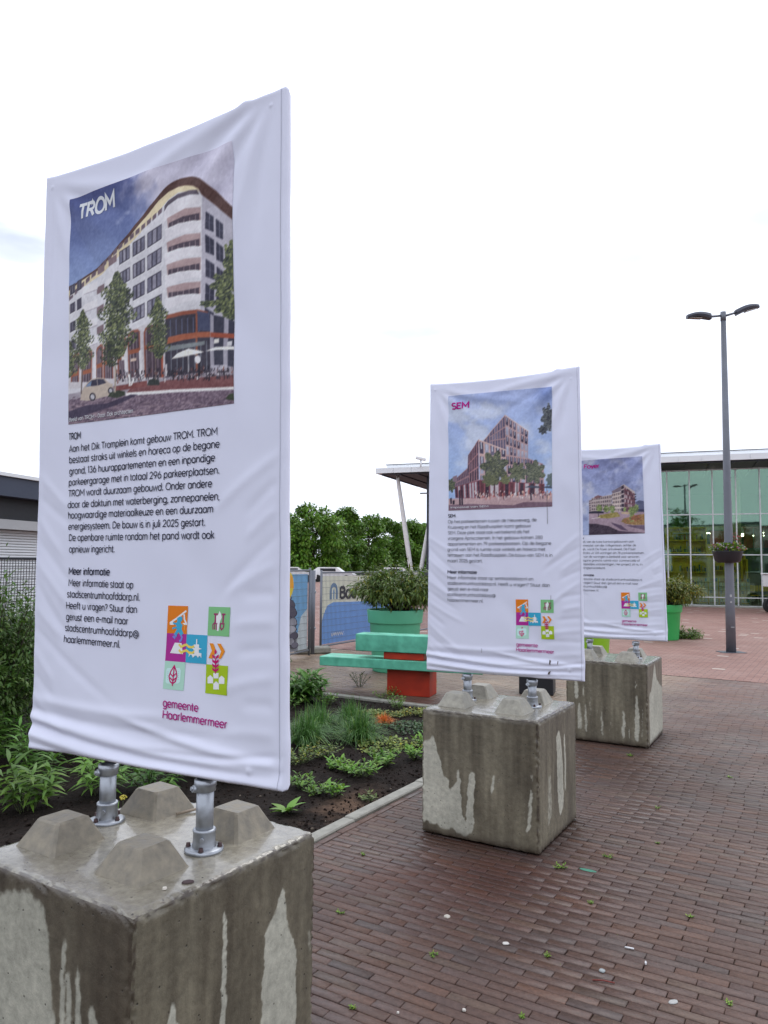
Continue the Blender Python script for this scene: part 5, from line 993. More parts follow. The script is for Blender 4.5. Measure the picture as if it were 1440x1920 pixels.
for x in xs:
    if x < XL or x > XR: continue
    if pm is None: o = MB().box((0, 0, 0), (.055, .09, 5.98), bev=.005).build('mullion', MT['mullion'], th); pm = o.data
    else: o = link(bpy.data.objects.new('mullion', pm), th)
    o.location = (x, -.03, 3.06)
for z in MZ:
    part('transom', 'mullion', th, ((-2, -.022, z), (21.95, .06, .045)))
glass_me = {}
for x in xs:
    if x < XL or x + .9 > XR: continue
    for r_ in range(4):
        z0, z1 = MZ[r_] + .02, MZ[r_ + 1] - .02
        if r_ not in glass_me: o = MB().box((0, 0, 0), (.88, .012, z1 - z0)).build('pane', MT['glass'], th); glass_me[r_] = o.data
        else: o = link(bpy.data.objects.new('pane', glass_me[r_]), th)
        o.location = (x + .467, 0, (z0 + z1) / 2); o.rotation_euler = (rng.normal(0, .0018), 0, rng.normal(0, .0018))
# lit ceiling tubes inside, several of them added to brighten the interior
EM = bpy.data.materials.new('lit_tube'); EM.use_nodes = True; b = EM.node_tree.nodes['Principled BSDF']; b.inputs['Emission Color'].default_value = (1, .97, .9, 1); b.inputs['Emission Strength'].default_value = 30; b.inputs['Base Color'].default_value = (.9, .9, .9, 1)
for (x, y, z, L_) in ((-1.0, 2.6, 2.62, 1.9), (-3.5, 2.6, 2.62, 1.9), (2.2, 5.2, 3.3, 1.6), (5.0, 3.2, 3.3, 1.6), (0.6, 5.5, 3.45, 1.6), (-6, 3, 2.62, 1.9), (-1, 5.5, 2.62, 1.9), (3.4, 6.5, 3.5, 1.6), (1.2, 8, 3.5, 1.6)):
    part('ceiling_tube', EM, th, ((x, y, z), (L_, .035, .03)))
def F2(x, y, z=0):
    return (O2[0] + x * .935 + y * .355, O2[1] - x * .355 + y * .935, z)
# slanted canopy legs
base = at(779, 1117, 38.0); base.z = 0; tA = at(745, 893, 37.6); tB = at(821, 893, 38.6); M_ = th.matrix_world
def loc2(p): q = Vector(p) - Vector((O2[0], O2[1], 0)); return Vector((q.x * math.cos(-ea) - q.y * math.sin(-ea), q.x * math.sin(-ea) + q.y * math.cos(-ea), q.z))
lg = mat('pale_steel_leg', (.74, .74, .72), .5, var=.08)
for tp in (tA, tB):
    a, b_ = loc2(base), loc2(tp); b_.z = 6.2; a.z = -.05
    MB().tube([a, a.lerp(b_, .08), a.lerp(b_, .5), a.lerp(b_, .94), b_], [.075, .10, .125, .10, .07], 14).build('canopy_leg', lg, th)
# interior furniture, seen through the glass
def thing_at(name, x, y, label, cat, group=None): return empty(name, F2(x, y, .05), ea, label, cat, group)
def shelfunit(x, y, w, h, z0, label, n=3, fill=True):
    t = thing_at('yellow_shelf', x, y, label, 'shelf unit', 'yellow shelf units behind the glass')
    part('frame', 'yellow', t, ((-w / 2, 0, z0 + h / 2), (.06, .5, h)), ((w / 2, 0, z0 + h / 2), (.06, .5, h)), ((0, .24, z0 + h / 2), (w - .06, .02, h)))
    for k in range(n + 1): part('shelf', 'yellow', t, ((0, -.005, z0 + h * k / n), (w - .065, .46, .05)))
    if fill:
        g = MB()
        for k in range(n):
            xx = -w / 2 + .1
            while xx < w / 2 - .15:
                bw = random.uniform(.02, .07); bh = random.uniform(.14, min(.32, h / n - .1)); c = random.choice([(.02, .02, .025), (.25, .05, .03), (.3, .3, .28), (.03, .06, .12), (.05, .05, .05), (.4, .36, .3)])
                if random.random() < .72: g.box((xx + bw / 2, -.05, z0 + h * k / n + .03 + bh / 2), (bw, .2, bh), col=c)
                xx += bw + random.uniform(.004, .05)
        g.build('books', MT['bpaper'], t, colors=True)['kind'] = 'stuff'
    return t
shelfunit(-1.05, 2.1, 1.75, 1.15, 2.35, 'yellow shelf unit on the upper level with a desk lamp above it', 2)
shelfunit(-1.05, 1.9, 1.9, 2.1, .05, 'low yellow shelf unit full of dark media under the lamp desk', 3)
shelfunit(.75, 1.9, 1.3, 2.3, .0, 'tall yellow shelf wall behind the leaflet rack', 3)
shelfunit(-3.2, 2.3, 1.9, 3.2, .0, 'yellow shelf unit farther left behind the third banner', 4)
shelfunit(1.35, 1.5, .22, 2.0, .05, 'narrow yellow cabinet end right of the leaflet rack', 1, False)
t = thing_at('yellow_partition', .02, 2.0, 'plain yellow partition beside the upper shelf', 'partition'); part('panel', 'yellow', t, ((0, 0, 1.75), (.42, .08, 1.9))); part('panel_edge', 'yellow', t, ((0, -.06, 2.72), (.46, .04, .06)))
t = thing_at('red_cabinet', 2.2, 4.0, 'red brown double cabinet on the upper level at the right', 'cabinet')
for k in (-.42, .02, .46): part('cabinet_door', 'redbrown', t, ((k, 0, 3.1), (.40, .08, .95)))
part('cabinet_top', 'redbrown', t, ((.02, .1, 3.62), (1.4, .3, .05)))
t = thing_at('red_shelf', .45, 3.0, 'small dark red cabinet behind the lamp post basket', 'cabinet'); part('cabinet_door', 'redbrown', t, ((0, 0, 2.95), (.8, .1, .9))); part('cabinet_top', 'soffit', t, ((0, .1, 3.43), (.9, .3, .05)))
t = thing_at('white_desk', -1.2, 2.2, 'white desk on the upper level holding a black lamp', 'desk'); part('table_top', 'whitepaint', t, ((0, 0, 3.62 - .35), (.85, .5, .04))); part('leg', 'whitepaint', t, ((.2, 0, 2.95), (.05, .05, .6)))
t = thing_at('desk_lamp', -1.25, 2.2, 'small black angled lamp standing on the white desk', 'lamp'); MB().tube([(0, 0, 3.25), (-.12, 0, 3.45), (.05, 0, 3.62)], .014, 6).build('arm', MT['dark'], t); MB().lathe([(.02, .05), (.08, -.04), (.075, -.04)], 10, (.08, 0, 3.58)).build('shade', MT['dark'], t)
# leaflet racks near the glass
rk = []
for k in range(5):
    if k == 0: t = thing_at('leaflet_rack', -.38, 1.0, 'leftmost tall leaflet rack behind the glass', 'leaflet rack', 'leaflet racks behind the glass')
    MBs = MB()
    if k == 0:
        part('frame', 'mullion', t, ((-.17, 0, .62), (.02, .03, 1.2)), ((.17, 0, .62), (.02, .03, 1.2)), ((0, 0, .04), (.36, .3, .03)))
        for q in range(6): part('shelf', 'mullion', t, ((0, -.05, .14 + q * .18), (.32, .1, .015)))
        g = MB()
        for q in range(6):
            for s_ in (-.11, 0, .11): g.box((s_, -.03, .22 + q * .18), (.085, .015, .14), col=random.choice([(.6, .62, .6), (.25, .42, .5), (.5, .5, .42), (.1, .2, .35), (.55, .3, .12)]))
        g.build('leaflets', MT['bpaper'], t, colors=True)['kind'] = 'stuff'; rk.append(t)
    else:
        c = copy_tree(t); c.location = F2(-.38 + k * .43, 1.0 + .06 * (k % 2), .05); c['label'] = ['', 'second leaflet rack from the left behind the glass', 'middle leaflet rack behind the glass, left of the lamp post', 'leaflet rack directly behind the lamp post base', 'rightmost leaflet rack behind the glass'][k]
for k in range(3):
    t = thing_at('yellow_chair', 1.75 + k * .42, 1.5 + .25 * (k % 2), ['yellow chair beside the narrow yellow cabinet', 'yellow chair second from the cabinet behind the glass', 'rightmost yellow chair near the white trailer'][k], 'chair', 'yellow chairs behind the glass')
    part('seat', 'yellow', t, ((0, 0, .45), (.36, .38, .03)), bev=.01); part('backrest', 'yellow', t, ((0, .19, .75), (.36, .03, .26)), bev=.01)
    for sx in (-1, 1):
        for sy in (-1, 1): MB().tube([(sx * .16, sy * .16, 0), (sx * .14, sy * .14, .44)], .012, 6).build('leg', MT['mullion'], t)
# ventilation camera on the roof edge, wall light by the corner
p = at(789, 866, 36.0); t = empty('roof_camera', p, ea, 'white camera on a short bracket on the roof above the middle banner', 'camera')
MB().box((0, 0, .16), (.5, .2, .15), bev=.03, mat=Matrix.Rotation(R(14), 4, 'Y')).build('camera_body', MT['whitepaint'], t); MB().tube([(0, 0, -.25), (0, 0, .1)], .04, 8).build('bracket', MT['fascia'], t)
p = at(803, 925, 37.2); t = empty('wall_light', p, ea, 'thin bracket light sticking out left of the dark building corner', 'lamp')
MB().tube([(.1, 0, -.06), (-.12, 0, 0)], .02, 6).build('bracket', MT['lamp'], t); MB().box((-.26, 0, .01), (.34, .14, .06), bev=.02).build('lamp_head', MT['lamphead'], t)

# ================================================================== things across the square that the glass front mirrors
t = empty('office_block', (-8, -40, 0), 0, 'plain grey office block across the square, mirrored in the green glass', 'building')
part('wall', 'whitegrey', t, ((0, 0, 3.6), (70, 8, 7.2)))
part('roof', 'soffit', t, ((0, 0, 7.3), (70.6, 8.6, .25)))
wp = None
for k in range(22):
    for z in (1.6, 4.8):
        if wp is None: o = MB().box((0, 0, 0), (2.0, .1, 1.7)).build('window', MT['soffit'], t); wp = o.data
        else: o = link(bpy.data.objects.new('window', wp), t)
        o.location = (-33 + k * 3.1, 4.03, z)

# ================================================================== dark shed with white slats at the left
sa = math.atan2(.969, .247); t = empty('slatted_building', (-10.2, 20, 0), sa, 'low building with navy roof band and white horizontal slats at the left edge', 'building')
part('roof_trim', 'fascia', t, ((1, .8, 3.965), (26.2, 3.2, .09)))
part('roof_band', 'navy', t, ((1, .78, 3.67), (26, 3, .50)))
part('wall', 'dark', t, ((1, 2.2, 1.7), (25.6, 3.0, 3.4)))
part('dark_band', 'dark', t, ((1, .3, 3.13), (25.8, 1.2, .56)))
part('lintel', 'whitegrey', t, ((1, .0, 2.72), (25.8, .8, .25)))
sm = None
for k in range(33):
    if sm is None: o = MB().box((0, 0, 0), (25.7, .06, .058), mat=Matrix.Rotation(R(-20), 4, 'X')).build('slat', MT['slat'], t); sm = o.data
    else: o = link(bpy.data.objects.new('slat', sm), t)
    o.location = (1, -.05, 2.54 - k * .074)
part('slat_backing', 'whitegrey', t, ((1, .1, 1.3), (25.7, .05, 2.58)))

# ================================================================== fences
def mesh_fence(name, p0, ang, L_, z0, z1, dx, dz, label, m='lamp', wm='lamp', post=.022, wr=.0022, cat='fence', group=None):
    t = empty(name, (p0[0], p0[1], 0), ang, label, cat, group)
    for x in (0, L_): MB().tube([(x, 0, 0), (x, 0, z1 + .05)], post, 10).build('post', MT[m], t)
    for z in (z0, z1): MB().tube([(0, 0, z), (L_, 0, z)], post * .8, 8).build('rail', MT[m], t)
    g = MB(); x = dx
    while x < L_: g.box((x, 0, (z0 + z1) / 2), (wr * 2.4, wr * 2, z1 - z0)); x += dx
    z = z0 + dz
    while z < z1: g.box((L_ / 2, wr * 1.5, z), (L_, wr * 2, wr * 2)); z += dz
    g.build('wire_mesh', MT[wm], t)['kind'] = 'stuff'
    return t
def foot(x, y, a, label):
    t = empty('fence_foot', (x, y, 0), a, label, 'fence foot', 'concrete feet of the building site fence'); MB().box((0, 0, .07), (.7, .24, .14), bev=.03).build('foot_block', MT['kerb'], t); MB().tube([(0, 0, .14), (0, 0, .20)], .035, 8).build('socket', MT['lamp'], t)
fa = math.atan2(.878, .479)
f1 = mesh_fence('mesh_fence', (-1.25, 15.2), fa, 3.5, .10, 1.57, .05, .13, 'wire fence panel with cream and blue banner left of the mint plant pot', group='building site fence panels')
f2 = mesh_fence('mesh_fence', (-1.25 + 3.55 * .479, 15.2 + 3.55 * .878), fa, 3.5, .10, 1.57, .05, .13, 'bare wire fence panel behind the mint plant pot', group='building site fence panels')
fb = math.atan2(.93, .36)
f3 = mesh_fence('mesh_fence', (-1.42 - 3.5 * .36, 14.55 - 3.5 * .93), fb, 3.5, .10, 1.62, .05, .13, 'wire fence panel with stone figure print beside the nearest banner', group='building site fence panels')
t = empty('steel_post', (-1.37, 14.75, 0), 0, 'thick grey steel post between the two fence banners', 'post'); MB().tube([(0, 0, 0), (0, 0, 1.62)], .045, 12).build('post', MT['lamp'], t); MB().box((0, 0, 1.2), (.12, .06, .05), bev=.01).box((0, 0, .5), (.12, .06, .05), bev=.01).build('clamp', MT['steel'], t)
foot(-1.37, 14.85, .3, 'concrete foot under the thick steel post'); foot(.45, 18.35, fa, 'concrete foot behind the mint plant pot'); foot(-2.65, 11.5, .3, 'concrete foot hidden behind the nearest banner')
def sheet(parent, polys, name, label=None):
    g = MB()
    for k, (P, c) in enumerate(polys):
        y = .030 - .0012 * k; P3 = [(a, y, b_) for a, b_ in P]; ar = sum(P[i][0] * P[(i + 1) % len(P)][1] - P[(i + 1) % len(P)][0] * P[i][1] for i in range(len(P))); g.add(P3, [tuple(range(len(P))) if ar > 0 else tuple(range(len(P)))[::-1]], 0, np.clip(lin(c) * 1.35, 0, .82))
    g.add([(p_[0], .034, p_[1]) for p_ in polys[0][0]], [tuple(range(len(polys[0][0])))[::-1]], 0, (.6, .6, .6))
    return g.build(name, MT['print'], parent, colors=True)
cr_, bl_ = (214, 206, 186), (106, 146, 200)
def arc(cx, cz, r, a0, a1, n=10): return [(cx + r * math.cos(R(a0 + (a1 - a0) * i / n)), cz + r * 1.15 * math.sin(R(a0 + (a1 - a0) * i / n))) for i in range(n + 1)]
pol = [([(.03, .13), (3.45, .13), (3.45, 1.50), (.12, 1.50), (.03, 1.42)], cr_), ([(.03, .13), (3.45, .13), (3.45, .92), (1.3, .94), (.5, .96), (.28, .90), (.14, .72), (.06, .5), (.03, .42)], bl_),
       (arc(.52, 1.18, .155, 0, 180) + [(.365, 1.02), (.44, 1.02)] + arc(.52, 1.18, .085, 180, 0) + [(.605, 1.02), (.675, 1.02)], (100, 124, 150)),
       ([(.47, 1.14), (.52, 1.24), (.57, 1.14), (.54, 1.14), (.54, 1.02), (.50, 1.02), (.50, 1.14)], (120, 146, 170))]
cl1 = sheet(f1, pol, 'fence_banner')
def lettering(parent, s, x, z, em, wt, m, y=.022, ex=None):
    v, q, lr = text_geo(s, x, z, ex or em, em, wt); MB().add(np.c_[v[:, 0], y - lr * .0004, v[:, 1]], q).build('lettering', m, parent)
lettering(cl1, 'Boe', .74, 1.03, .34, .17, mat('black_print', (.02, .015, .02), .6, var=0), ex=.42); lettering(cl1, 'www.', .42, .27, .13, .12, MT['whiteink'], ex=.24)
g_ = [(150, 148, 156), (104, 100, 112), (176, 174, 182), (84, 78, 92), (128, 122, 136)]
pol = [([(.03, .13), (3.47, .13), (3.47, 1.55), (.03, 1.55)], (116, 166, 216)), ([(2.95, .13), (3.47, .13), (3.47, .9), (3.2, .75)], (196, 204, 214)), ([(2.1, .13), (3.1, .13), (3.05, .42), (2.1, .5)], (150, 150, 156))]
gg = np.random.default_rng(8)
for (cx_, cz_, rx, rz_) in ((2.55, 1.12, .30, .17), (2.72, .98, .25, .14), (2.8, .84, .24, .12), (2.62, .70, .3, .13), (2.86, .66, .2, .1), (2.8, .53, .22, .1), (2.6, .45, .16, .09), (2.9, .42, .17, .08), (2.75, .32, .2, .08), (2.5, .28, .16, .07), (2.92, .24, .15, .06)):
    P = [(cx_ + rx * math.cos(a) * gg.uniform(.85, 1.1), cz_ + rz_ * math.sin(a) * gg.uniform(.85, 1.1)) for a in np.linspace(0, 5.8, 9)]; pol.append((P, (58, 54, 66))); pol.append(([(cx_ + (a - cx_) * .86 - .01, cz_ + (b_ - cz_) * .84 + .008) for a, b_ in P], g_[gg.integers(5)]))
pol.append((arc(2.62, 1.36, .22, 0, 360, 14)[:-1], (232, 178, 40))); pol.append(([(2.7, 1.3), (2.84, 1.3), (2.8, 1.5), (2.7, 1.54)], (206, 140, 30)))
sheet(f3, pol, 'fence_banner')
mesh_fence('garden_fence', (-9.5, 13.4), -.02, 6.9, .05, 1.80, .05, .10, 'black wire garden fence behind the shrubs at the left edge', m='dark', wm='dark', post=.03, wr=.0035)

# ================================================================== bench
ba = math.atan2(9.65 - 10.43, 1.265 + .873); t = empty('bench', (-.873, 10.43, 0), ba, 'mint green timber bench on a red base, wide seat with raised thick beam', 'bench')
def plank(c, d, name, m): return MB().box(c, d, bev=.008).build(name, MT[m], t)
for k in range(2): plank((1.14, .105 + k * .207, .425), (2.276, .204, .125), 'seat_plank', 'teal')
plank((1.29, .16, .70), (1.52, .30, .225), 'beam', 'teal')
plank((1.20, .20, .538), (.56, .30, .098), 'upper_base', 'red'); plank((1.22, .36, .18), (.60, .34, .364), 'base', 'red')
t = empty('litter_bin', (2.08, 10.35, 0), -.3, 'small black box bin behind the middle block', 'bin'); part('body', 'dark', t, ((0, .2, .2), (.46, .4, .40)), bev=.01); part('lid', 'dark', t, ((0, .2, .42), (.5, .44, .04)), bev=.01)

# ================================================================== big plant pots
def pot(x, y, m, h, r, label):
    t = empty('plant_pot', (x, y, 0), 0, label, 'plant pot', 'large round plastic plant pots')
    MB().lathe([(.0, .0), (r * .78, 0), (r * .79, .02), (r * .895, h * .775), (r * .90, h * .78)], 48).build('pot_body', MT[m], t)
    MB().lathe([(r * .90, h * .78), (r * .955, h * .785), (r * .96, h * .80), (r, h * .985), (r * .995, h), (r * .93, h), (r * .92, h * .94), (0, h * .93)], 48).build('pot_rim', MT[m], t)
    MB().lathe([(0, h * .945), (r * .91, h * .935)], 24).build('soil', MT['joint'], t); return t
pot(.20, 12.6, 'mintpot', 1.005, .47, 'mint green plant pot behind the bench')
pot(6.75, 18.35, 'greenpot', .84, .47, 'bright green plant pot right of the farthest banner')
pot(3.92, 14.5, 'limepot', .84, .46, 'lime green plant pot behind the farthest block')

# ================================================================== lamp post with flower baskets
t = empty('street_lamp', (7.167, 15.655, 0), 0, 'tall grey lamp post with two curved heads', 'street lamp')
MB().tube([(0, 0, -.01), (0, 0, 1.0), (0, 0, 4), (0, 0, 7.0)], [.098, .092, .072, .052], 20).build('pole', MT['lamp'], t)
MB().tube([(0, 0, 6.96), (0, 0, 7.15)], [.058, .056], 16).build('pole_cap', MT['lamp'], t)
MB().box((0, 0, .004), (.50, .34, .012), bev=.004).build('base_plate', MT['lamphead'], t)
MB().box((0, -.098, .52), (.07, .012, .012)).box((-.02, -.09, 1.16), (.035, .012, .05)).box((-.02, -.09, 1.03), (.03, .012, .03)).build('service_door', MT['whitegrey'], t)
def lamp_head(sx, z, tilt, x0):
    g = MB(); n_ = 10; secs = []
    for k in range(n_ + 1):
        u_ = k / n_; w = .12 * math.sin(math.pi * min(1, .12 + u_ * .80)) ** .5; h = .05 * (1 - .45 * u_) + .012; zz = .05 * math.sin(math.pi * u_ * .85); secs.append([(u_ * .50, -w, zz), (u_ * .50, -w * .72, zz + h), (u_ * .50, w * .72, zz + h), (u_ * .50, w, zz), (u_ * .50, w * .8, zz - h * .9), (u_ * .50, -w * .8, zz - h * .9)])
    Mx = Matrix.Translation((sx * x0, 0, z)) @ (Matrix.Rotation(math.pi, 4, 'Z') if sx < 0 else Matrix.Identity(4)) @ Matrix.Rotation(-tilt, 4, 'Y'); V = [Mx @ Vector(p_) for s_ in secs for p_ in s_]
    Fc = [(k * 6 + j, k * 6 + (j + 1) % 6, k * 6 + 6 + (j + 1) % 6, k * 6 + 6 + j)[::-1] for k in range(n_) for j in range(6)] + [tuple(range(6)), tuple(range(n_ * 6, n_ * 6 + 6))[::-1]]
    g.add(V, Fc, 0, smooth=False); h_ = g.build('lamp_head', MT['lamphead'], t)
    V = [Mx @ Vector(p_) for p_ in ((.20, -.06, -.012), (.20, .06, -.012), (.47, .045, .004), (.47, -.045, .004), (.20, -.06, -.03), (.20, .06, -.03), (.47, .045, -.012), (.47, -.045, -.012))]
    MB().add(V, [(0, 1, 2, 3), (7, 6, 5, 4), (0, 4, 5, 1), (1, 5, 6, 2), (2, 6, 7, 3), (3, 7, 4, 0)]).build('lens', MT['lens'], h_)
lamp_head(-1, 7.04, -R(3), .27); lamp_head(1, 7.13, R(14), .27)
MB().tube([(-.05, 0, 7.07), (-.30, 0, 7.045)], .024, 10).build('arm', MT['lamp'], t); MB().tube([(.05, 0, 7.07), (.30, 0, 7.15)], .024, 10).build('arm', MT['lamp'], t)
bk = empty('flower_basket', (7.14, 15.655, 1.84), 0, 'black flower basket hanging round the lamp post', 'flower basket')
MB().lathe([(0, 0), (.20, .0), (.25, .04), (.295, .22), (.30, .24), (.27, .24), (.0, .20)], 28).build('bowl', MT['dark'], bk)

# ================================================================== white trailer at the right edge, parked vans and a lamp far away
t = empty('white_trailer', (16.12, 28.5, 0), 0, 'white trailer with one wheel showing at the right edge of the square', 'trailer')
MB().box((0, 0, 1.23), (2.9, 1.5, .46), bev=.03).build('upper_body', MT['whitepaint'], t); MB().box((.12, 0, .66), (2.5, 1.35, .68), bev=.03).build('lower_body', MT['whitepaint'], t)
MB().box((0, 0, 1.50), (3.0, 1.6, .05), bev=.015).build('roof', MT['whitepaint'], t)
for x in (-1.18, 1.0):
    for y in (-.70, .70):
        w = MB().tube([(x, y - .09, .28), (x, y + .09, .28)], .28, 22).build('wheel', MT['rubber'], t); MB().tube([(x, y - .10, .28), (x, y + .10, .28)], .15, 16).build('rim', MT['whitepaint'], w)
def van(x, y, rz, label):
    t = empty('parked_car', (x, y, 0), rz, label, 'car', 'white cars parked under the far trees')
    prof = [(-2.1, .3), (2.1, .3), (2.15, .7), (1.9, .9), (1.0, 1.0), (.4, 1.42), (-1.4, 1.42), (-2.0, 1.0), (-2.15, .8)]; V = [(a, s_ * .9, b_) for s_ in (-1, 1) for a, b_ in prof]; n_ = len(prof)
    MB().add(V, [tuple(range(n_)), tuple(range(n_, 2 * n_))[::-1]] + [(i, n_ + i, n_ + (i + 1) % n_, (i + 1) % n_) for i in range(n_)]).build('body', MT['whitepaint'], t)
    for s_ in (-1, 1): MB().box((-.4, s_ * .9, 1.17), (1.5, .03, .28)).build('window', MT['dark'], t)
    for xx in (-1.4, 1.4):
        for s_ in (-.82, .82): MB().tube([(xx, s_ - .1, .35), (xx, s_ + .1, .35)], .35, 14).build('wheel', MT['rubber'], t)
van(-8.6, 72, .2, 'white car glimpsed between the fence top and the leftmost far tree'); van(-4.9, 74, -.1, 'white car glimpsed below the second far tree'); van(1.5, 78, .1, 'white car glimpsed near the slanted legs')
t = empty('far_street_lamp', (-10.3, 82, 0), 0, 'slim distant lamp post with a single arm beside the nearest banner', 'street lamp')
MB().tube([(0, 0, 0), (0, 0, 3.3)], .06, 8).build('pole', MT['lamp'], t); MB().tube([(0, 0, 3.25), (.5, 0, 3.38), (.85, 0, 3.4)], .04, 6).build('arm', MT['lamp'], t)
# ================================================================== vegetation
def leaf_geo(L_, w, curl=.25, fold=.15, n=3):
    st = np.linspace(0, 1, n + 1); wd = np.interp(st, [0, .35, .7, 1], [.22, 1, .72, .06]) * w / 2; V = []
    for s_, ww in zip(st, wd): V += [(-ww, s_ * L_, -curl * L_ * s_ ** 2 + fold * ww), (ww, s_ * L_, -curl * L_ * s_ ** 2 + fold * ww)]
    return np.array(V), np.array([(2 * k, 2 * k + 1, 2 * k + 3, 2 * k + 2) for k in range(n)])
def frames(D, roll=None):
    """rotation matrices whose local y axis points along D, local z roughly up"""
    D = D / np.linalg.norm(D, axis=1)[:, None]; U = np.tile([0, 0, 1.0], (len(D), 1)) + rng.normal(0, .25, D.shape); X = np.cross(D, U); X /= np.linalg.norm(X, axis=1)[:, None] + 1e-9; Zz = np.cross(X, D)
    return np.stack([X, D, Zz], 2)
def greens(base, n, var=.3, yel=0): 
    c = np.array(base)[None] * rng.uniform(1 - var, 1 + var, (n, 1)) * np.array([1.75, 1.5, 1.2]); c[:, 0] *= 1 + rng.normal(0, .12, n); 
    if yel: k = rng.random(n) < yel; c[k] = c[k] * np.array([2.2, 1.5, .8])
    return np.clip(c, .002, .9)
def foliage(name, parent, L_, w, D, T, col, curl=.25, scl=(.7, 1.2), nseg=3, m='leaf', kind='stuff'):
    V, Q = leaf_geo(L_, w, curl, n=nseg); Rm = frames(D) * rng.uniform(scl[0], scl[1], (len(D), 1, 1)); P, Qq, C = scatter(V, Q, Rm, T, col)
    o = fastmesh(name, P, Qq, MT[m], parent, C, smooth=True)
    if kind: o['kind'] = kind
    return o
def sph(n, up=0.0):
    D = rng.normal(0, 1, (n, 3)); D[:, 2] = np.abs(D[:, 2]) * (1 if up > 0 else 1) * (1 if up else np.sign(rng.normal(0, 1, n))); D[:, 2] += up; return D / np.linalg.norm(D, axis=1)[:, None]
DG = (.030, .075, .016); MG_ = (.052, .125, .022); LGc = (.10, .21, .035); OL = (.060, .075, .022)

def tree(x, y, h, r, label, n=5200, seed=0, base=(.042, .105, .016), zc=1.3, yw=1.0):
    global rng
    t = empty('tree', (x, y, 0), 0, label, 'tree', 'row of trees beyond the fence'); g = MB(); rs = random.Random(seed)
    g.tube([(0, 0, 0), (.05, 0, h * .25), (-.05, .05, h * .55), (0, 0, h * .8)], [.22, .18, .11, .03], 8)
    for k in range(9):
        a = rs.uniform(0, 6.28); z = h * rs.uniform(.2, .6); rr = r * rs.uniform(.5, .85); g.tube([(0, 0, z), (rr * .5 * math.cos(a), rr * .5 * math.sin(a), z + h * .12), (rr * math.cos(a), rr * math.sin(a), z + h * .2)], [.09, .05, .02], 5)
    g.build('trunk', MT['bark'], t)
    nc = 60; cl = []
    for k in range(nc):
        a = rs.uniform(0, 6.28); u_ = rs.random(); z = zc + (h - zc) * (.03 + .88 * u_); prof = math.sin(math.pi * min(1, .20 + .72 * u_)) ** .8; rr = r * prof * rs.uniform(.35, .95); cl.append((rr * math.cos(a), rr * math.sin(a), z, rs.uniform(.15, .30) * r))
    cl.append((0, 0, h - .35 * r, .3 * r)); cl = np.array(cl); k = rng.integers(0, len(cl), n); D = sph(n); T = cl[k, :3] + D * cl[k, 3:4] * (.55 + .5 * rng.random((n, 1))) * np.array([1, 1, .8]); tint = rng.uniform(.75, 1.3, len(cl))
    Dn = D + np.array([0, 0, -.35]) + rng.normal(0, .5, D.shape); foliage('crown', t, .36, .25, Dn, T, greens(base, n, .25) * tint[k][:, None], curl=.3, nseg=2)
    return t
for k, (px_, top, Y_, r_, lb) in enumerate([(588, 944, 80, 4.1, 'tallest and leftmost full green tree beyond the fence'), (647, 950, 88, 2.9, 'second tree from the left beyond the fence'), (693, 960, 95, 3.0, 'third far tree, with thinner leaves letting sky through'), (730, 969, 103, 3.2, 'fourth far tree left of the slanted canopy leg'), (768, 975, 110, 3.4, 'fifth far tree behind the slanted canopy leg'), (804, 977, 118, 3.8, 'rightmost far tree next to the middle banner'), (530, 968, 84, 4.0, 'far tree mostly hidden behind the nearest banner')]):
    q = at(px_, top, Y_); tree(q.x, Y_, q.z, r_, lb, 6500 if k == 2 else 14000, 10 + k, base=(.058, .135, .020) if k % 2 else (.068, .155, .022), zc=1.0)
for k, (x, y, h, r_) in enumerate([(-9.5, -29, 8.8, 3.4), (-3.5, -31, 7.6, 2.6)]):
    t = tree(x, y, h, r_, ['large tree across the square, mirrored at the left of the glass', 'smaller tree across the square, mirrored in the glass'][k], 2600, 40 + k); t['group'] = 'trees across the square'
tag(fastmesh('far_hedge', *(lambda P: P[:2])(scatter(*leaf_geo(.5, .35), frames(rng.normal(0, 1, (9000, 3))), np.c_[rng.uniform(-26, 16, 9000), 122 + rng.normal(0, 1.2, 9000), np.abs(rng.normal(0, 1.3, 9000))], np.zeros((9000, 3)))), MT['leaf'], None, np.repeat(greens(DG, 9000), 8, 0)), 'dark low hedge under the far trees', 'hedge', kind='stuff')

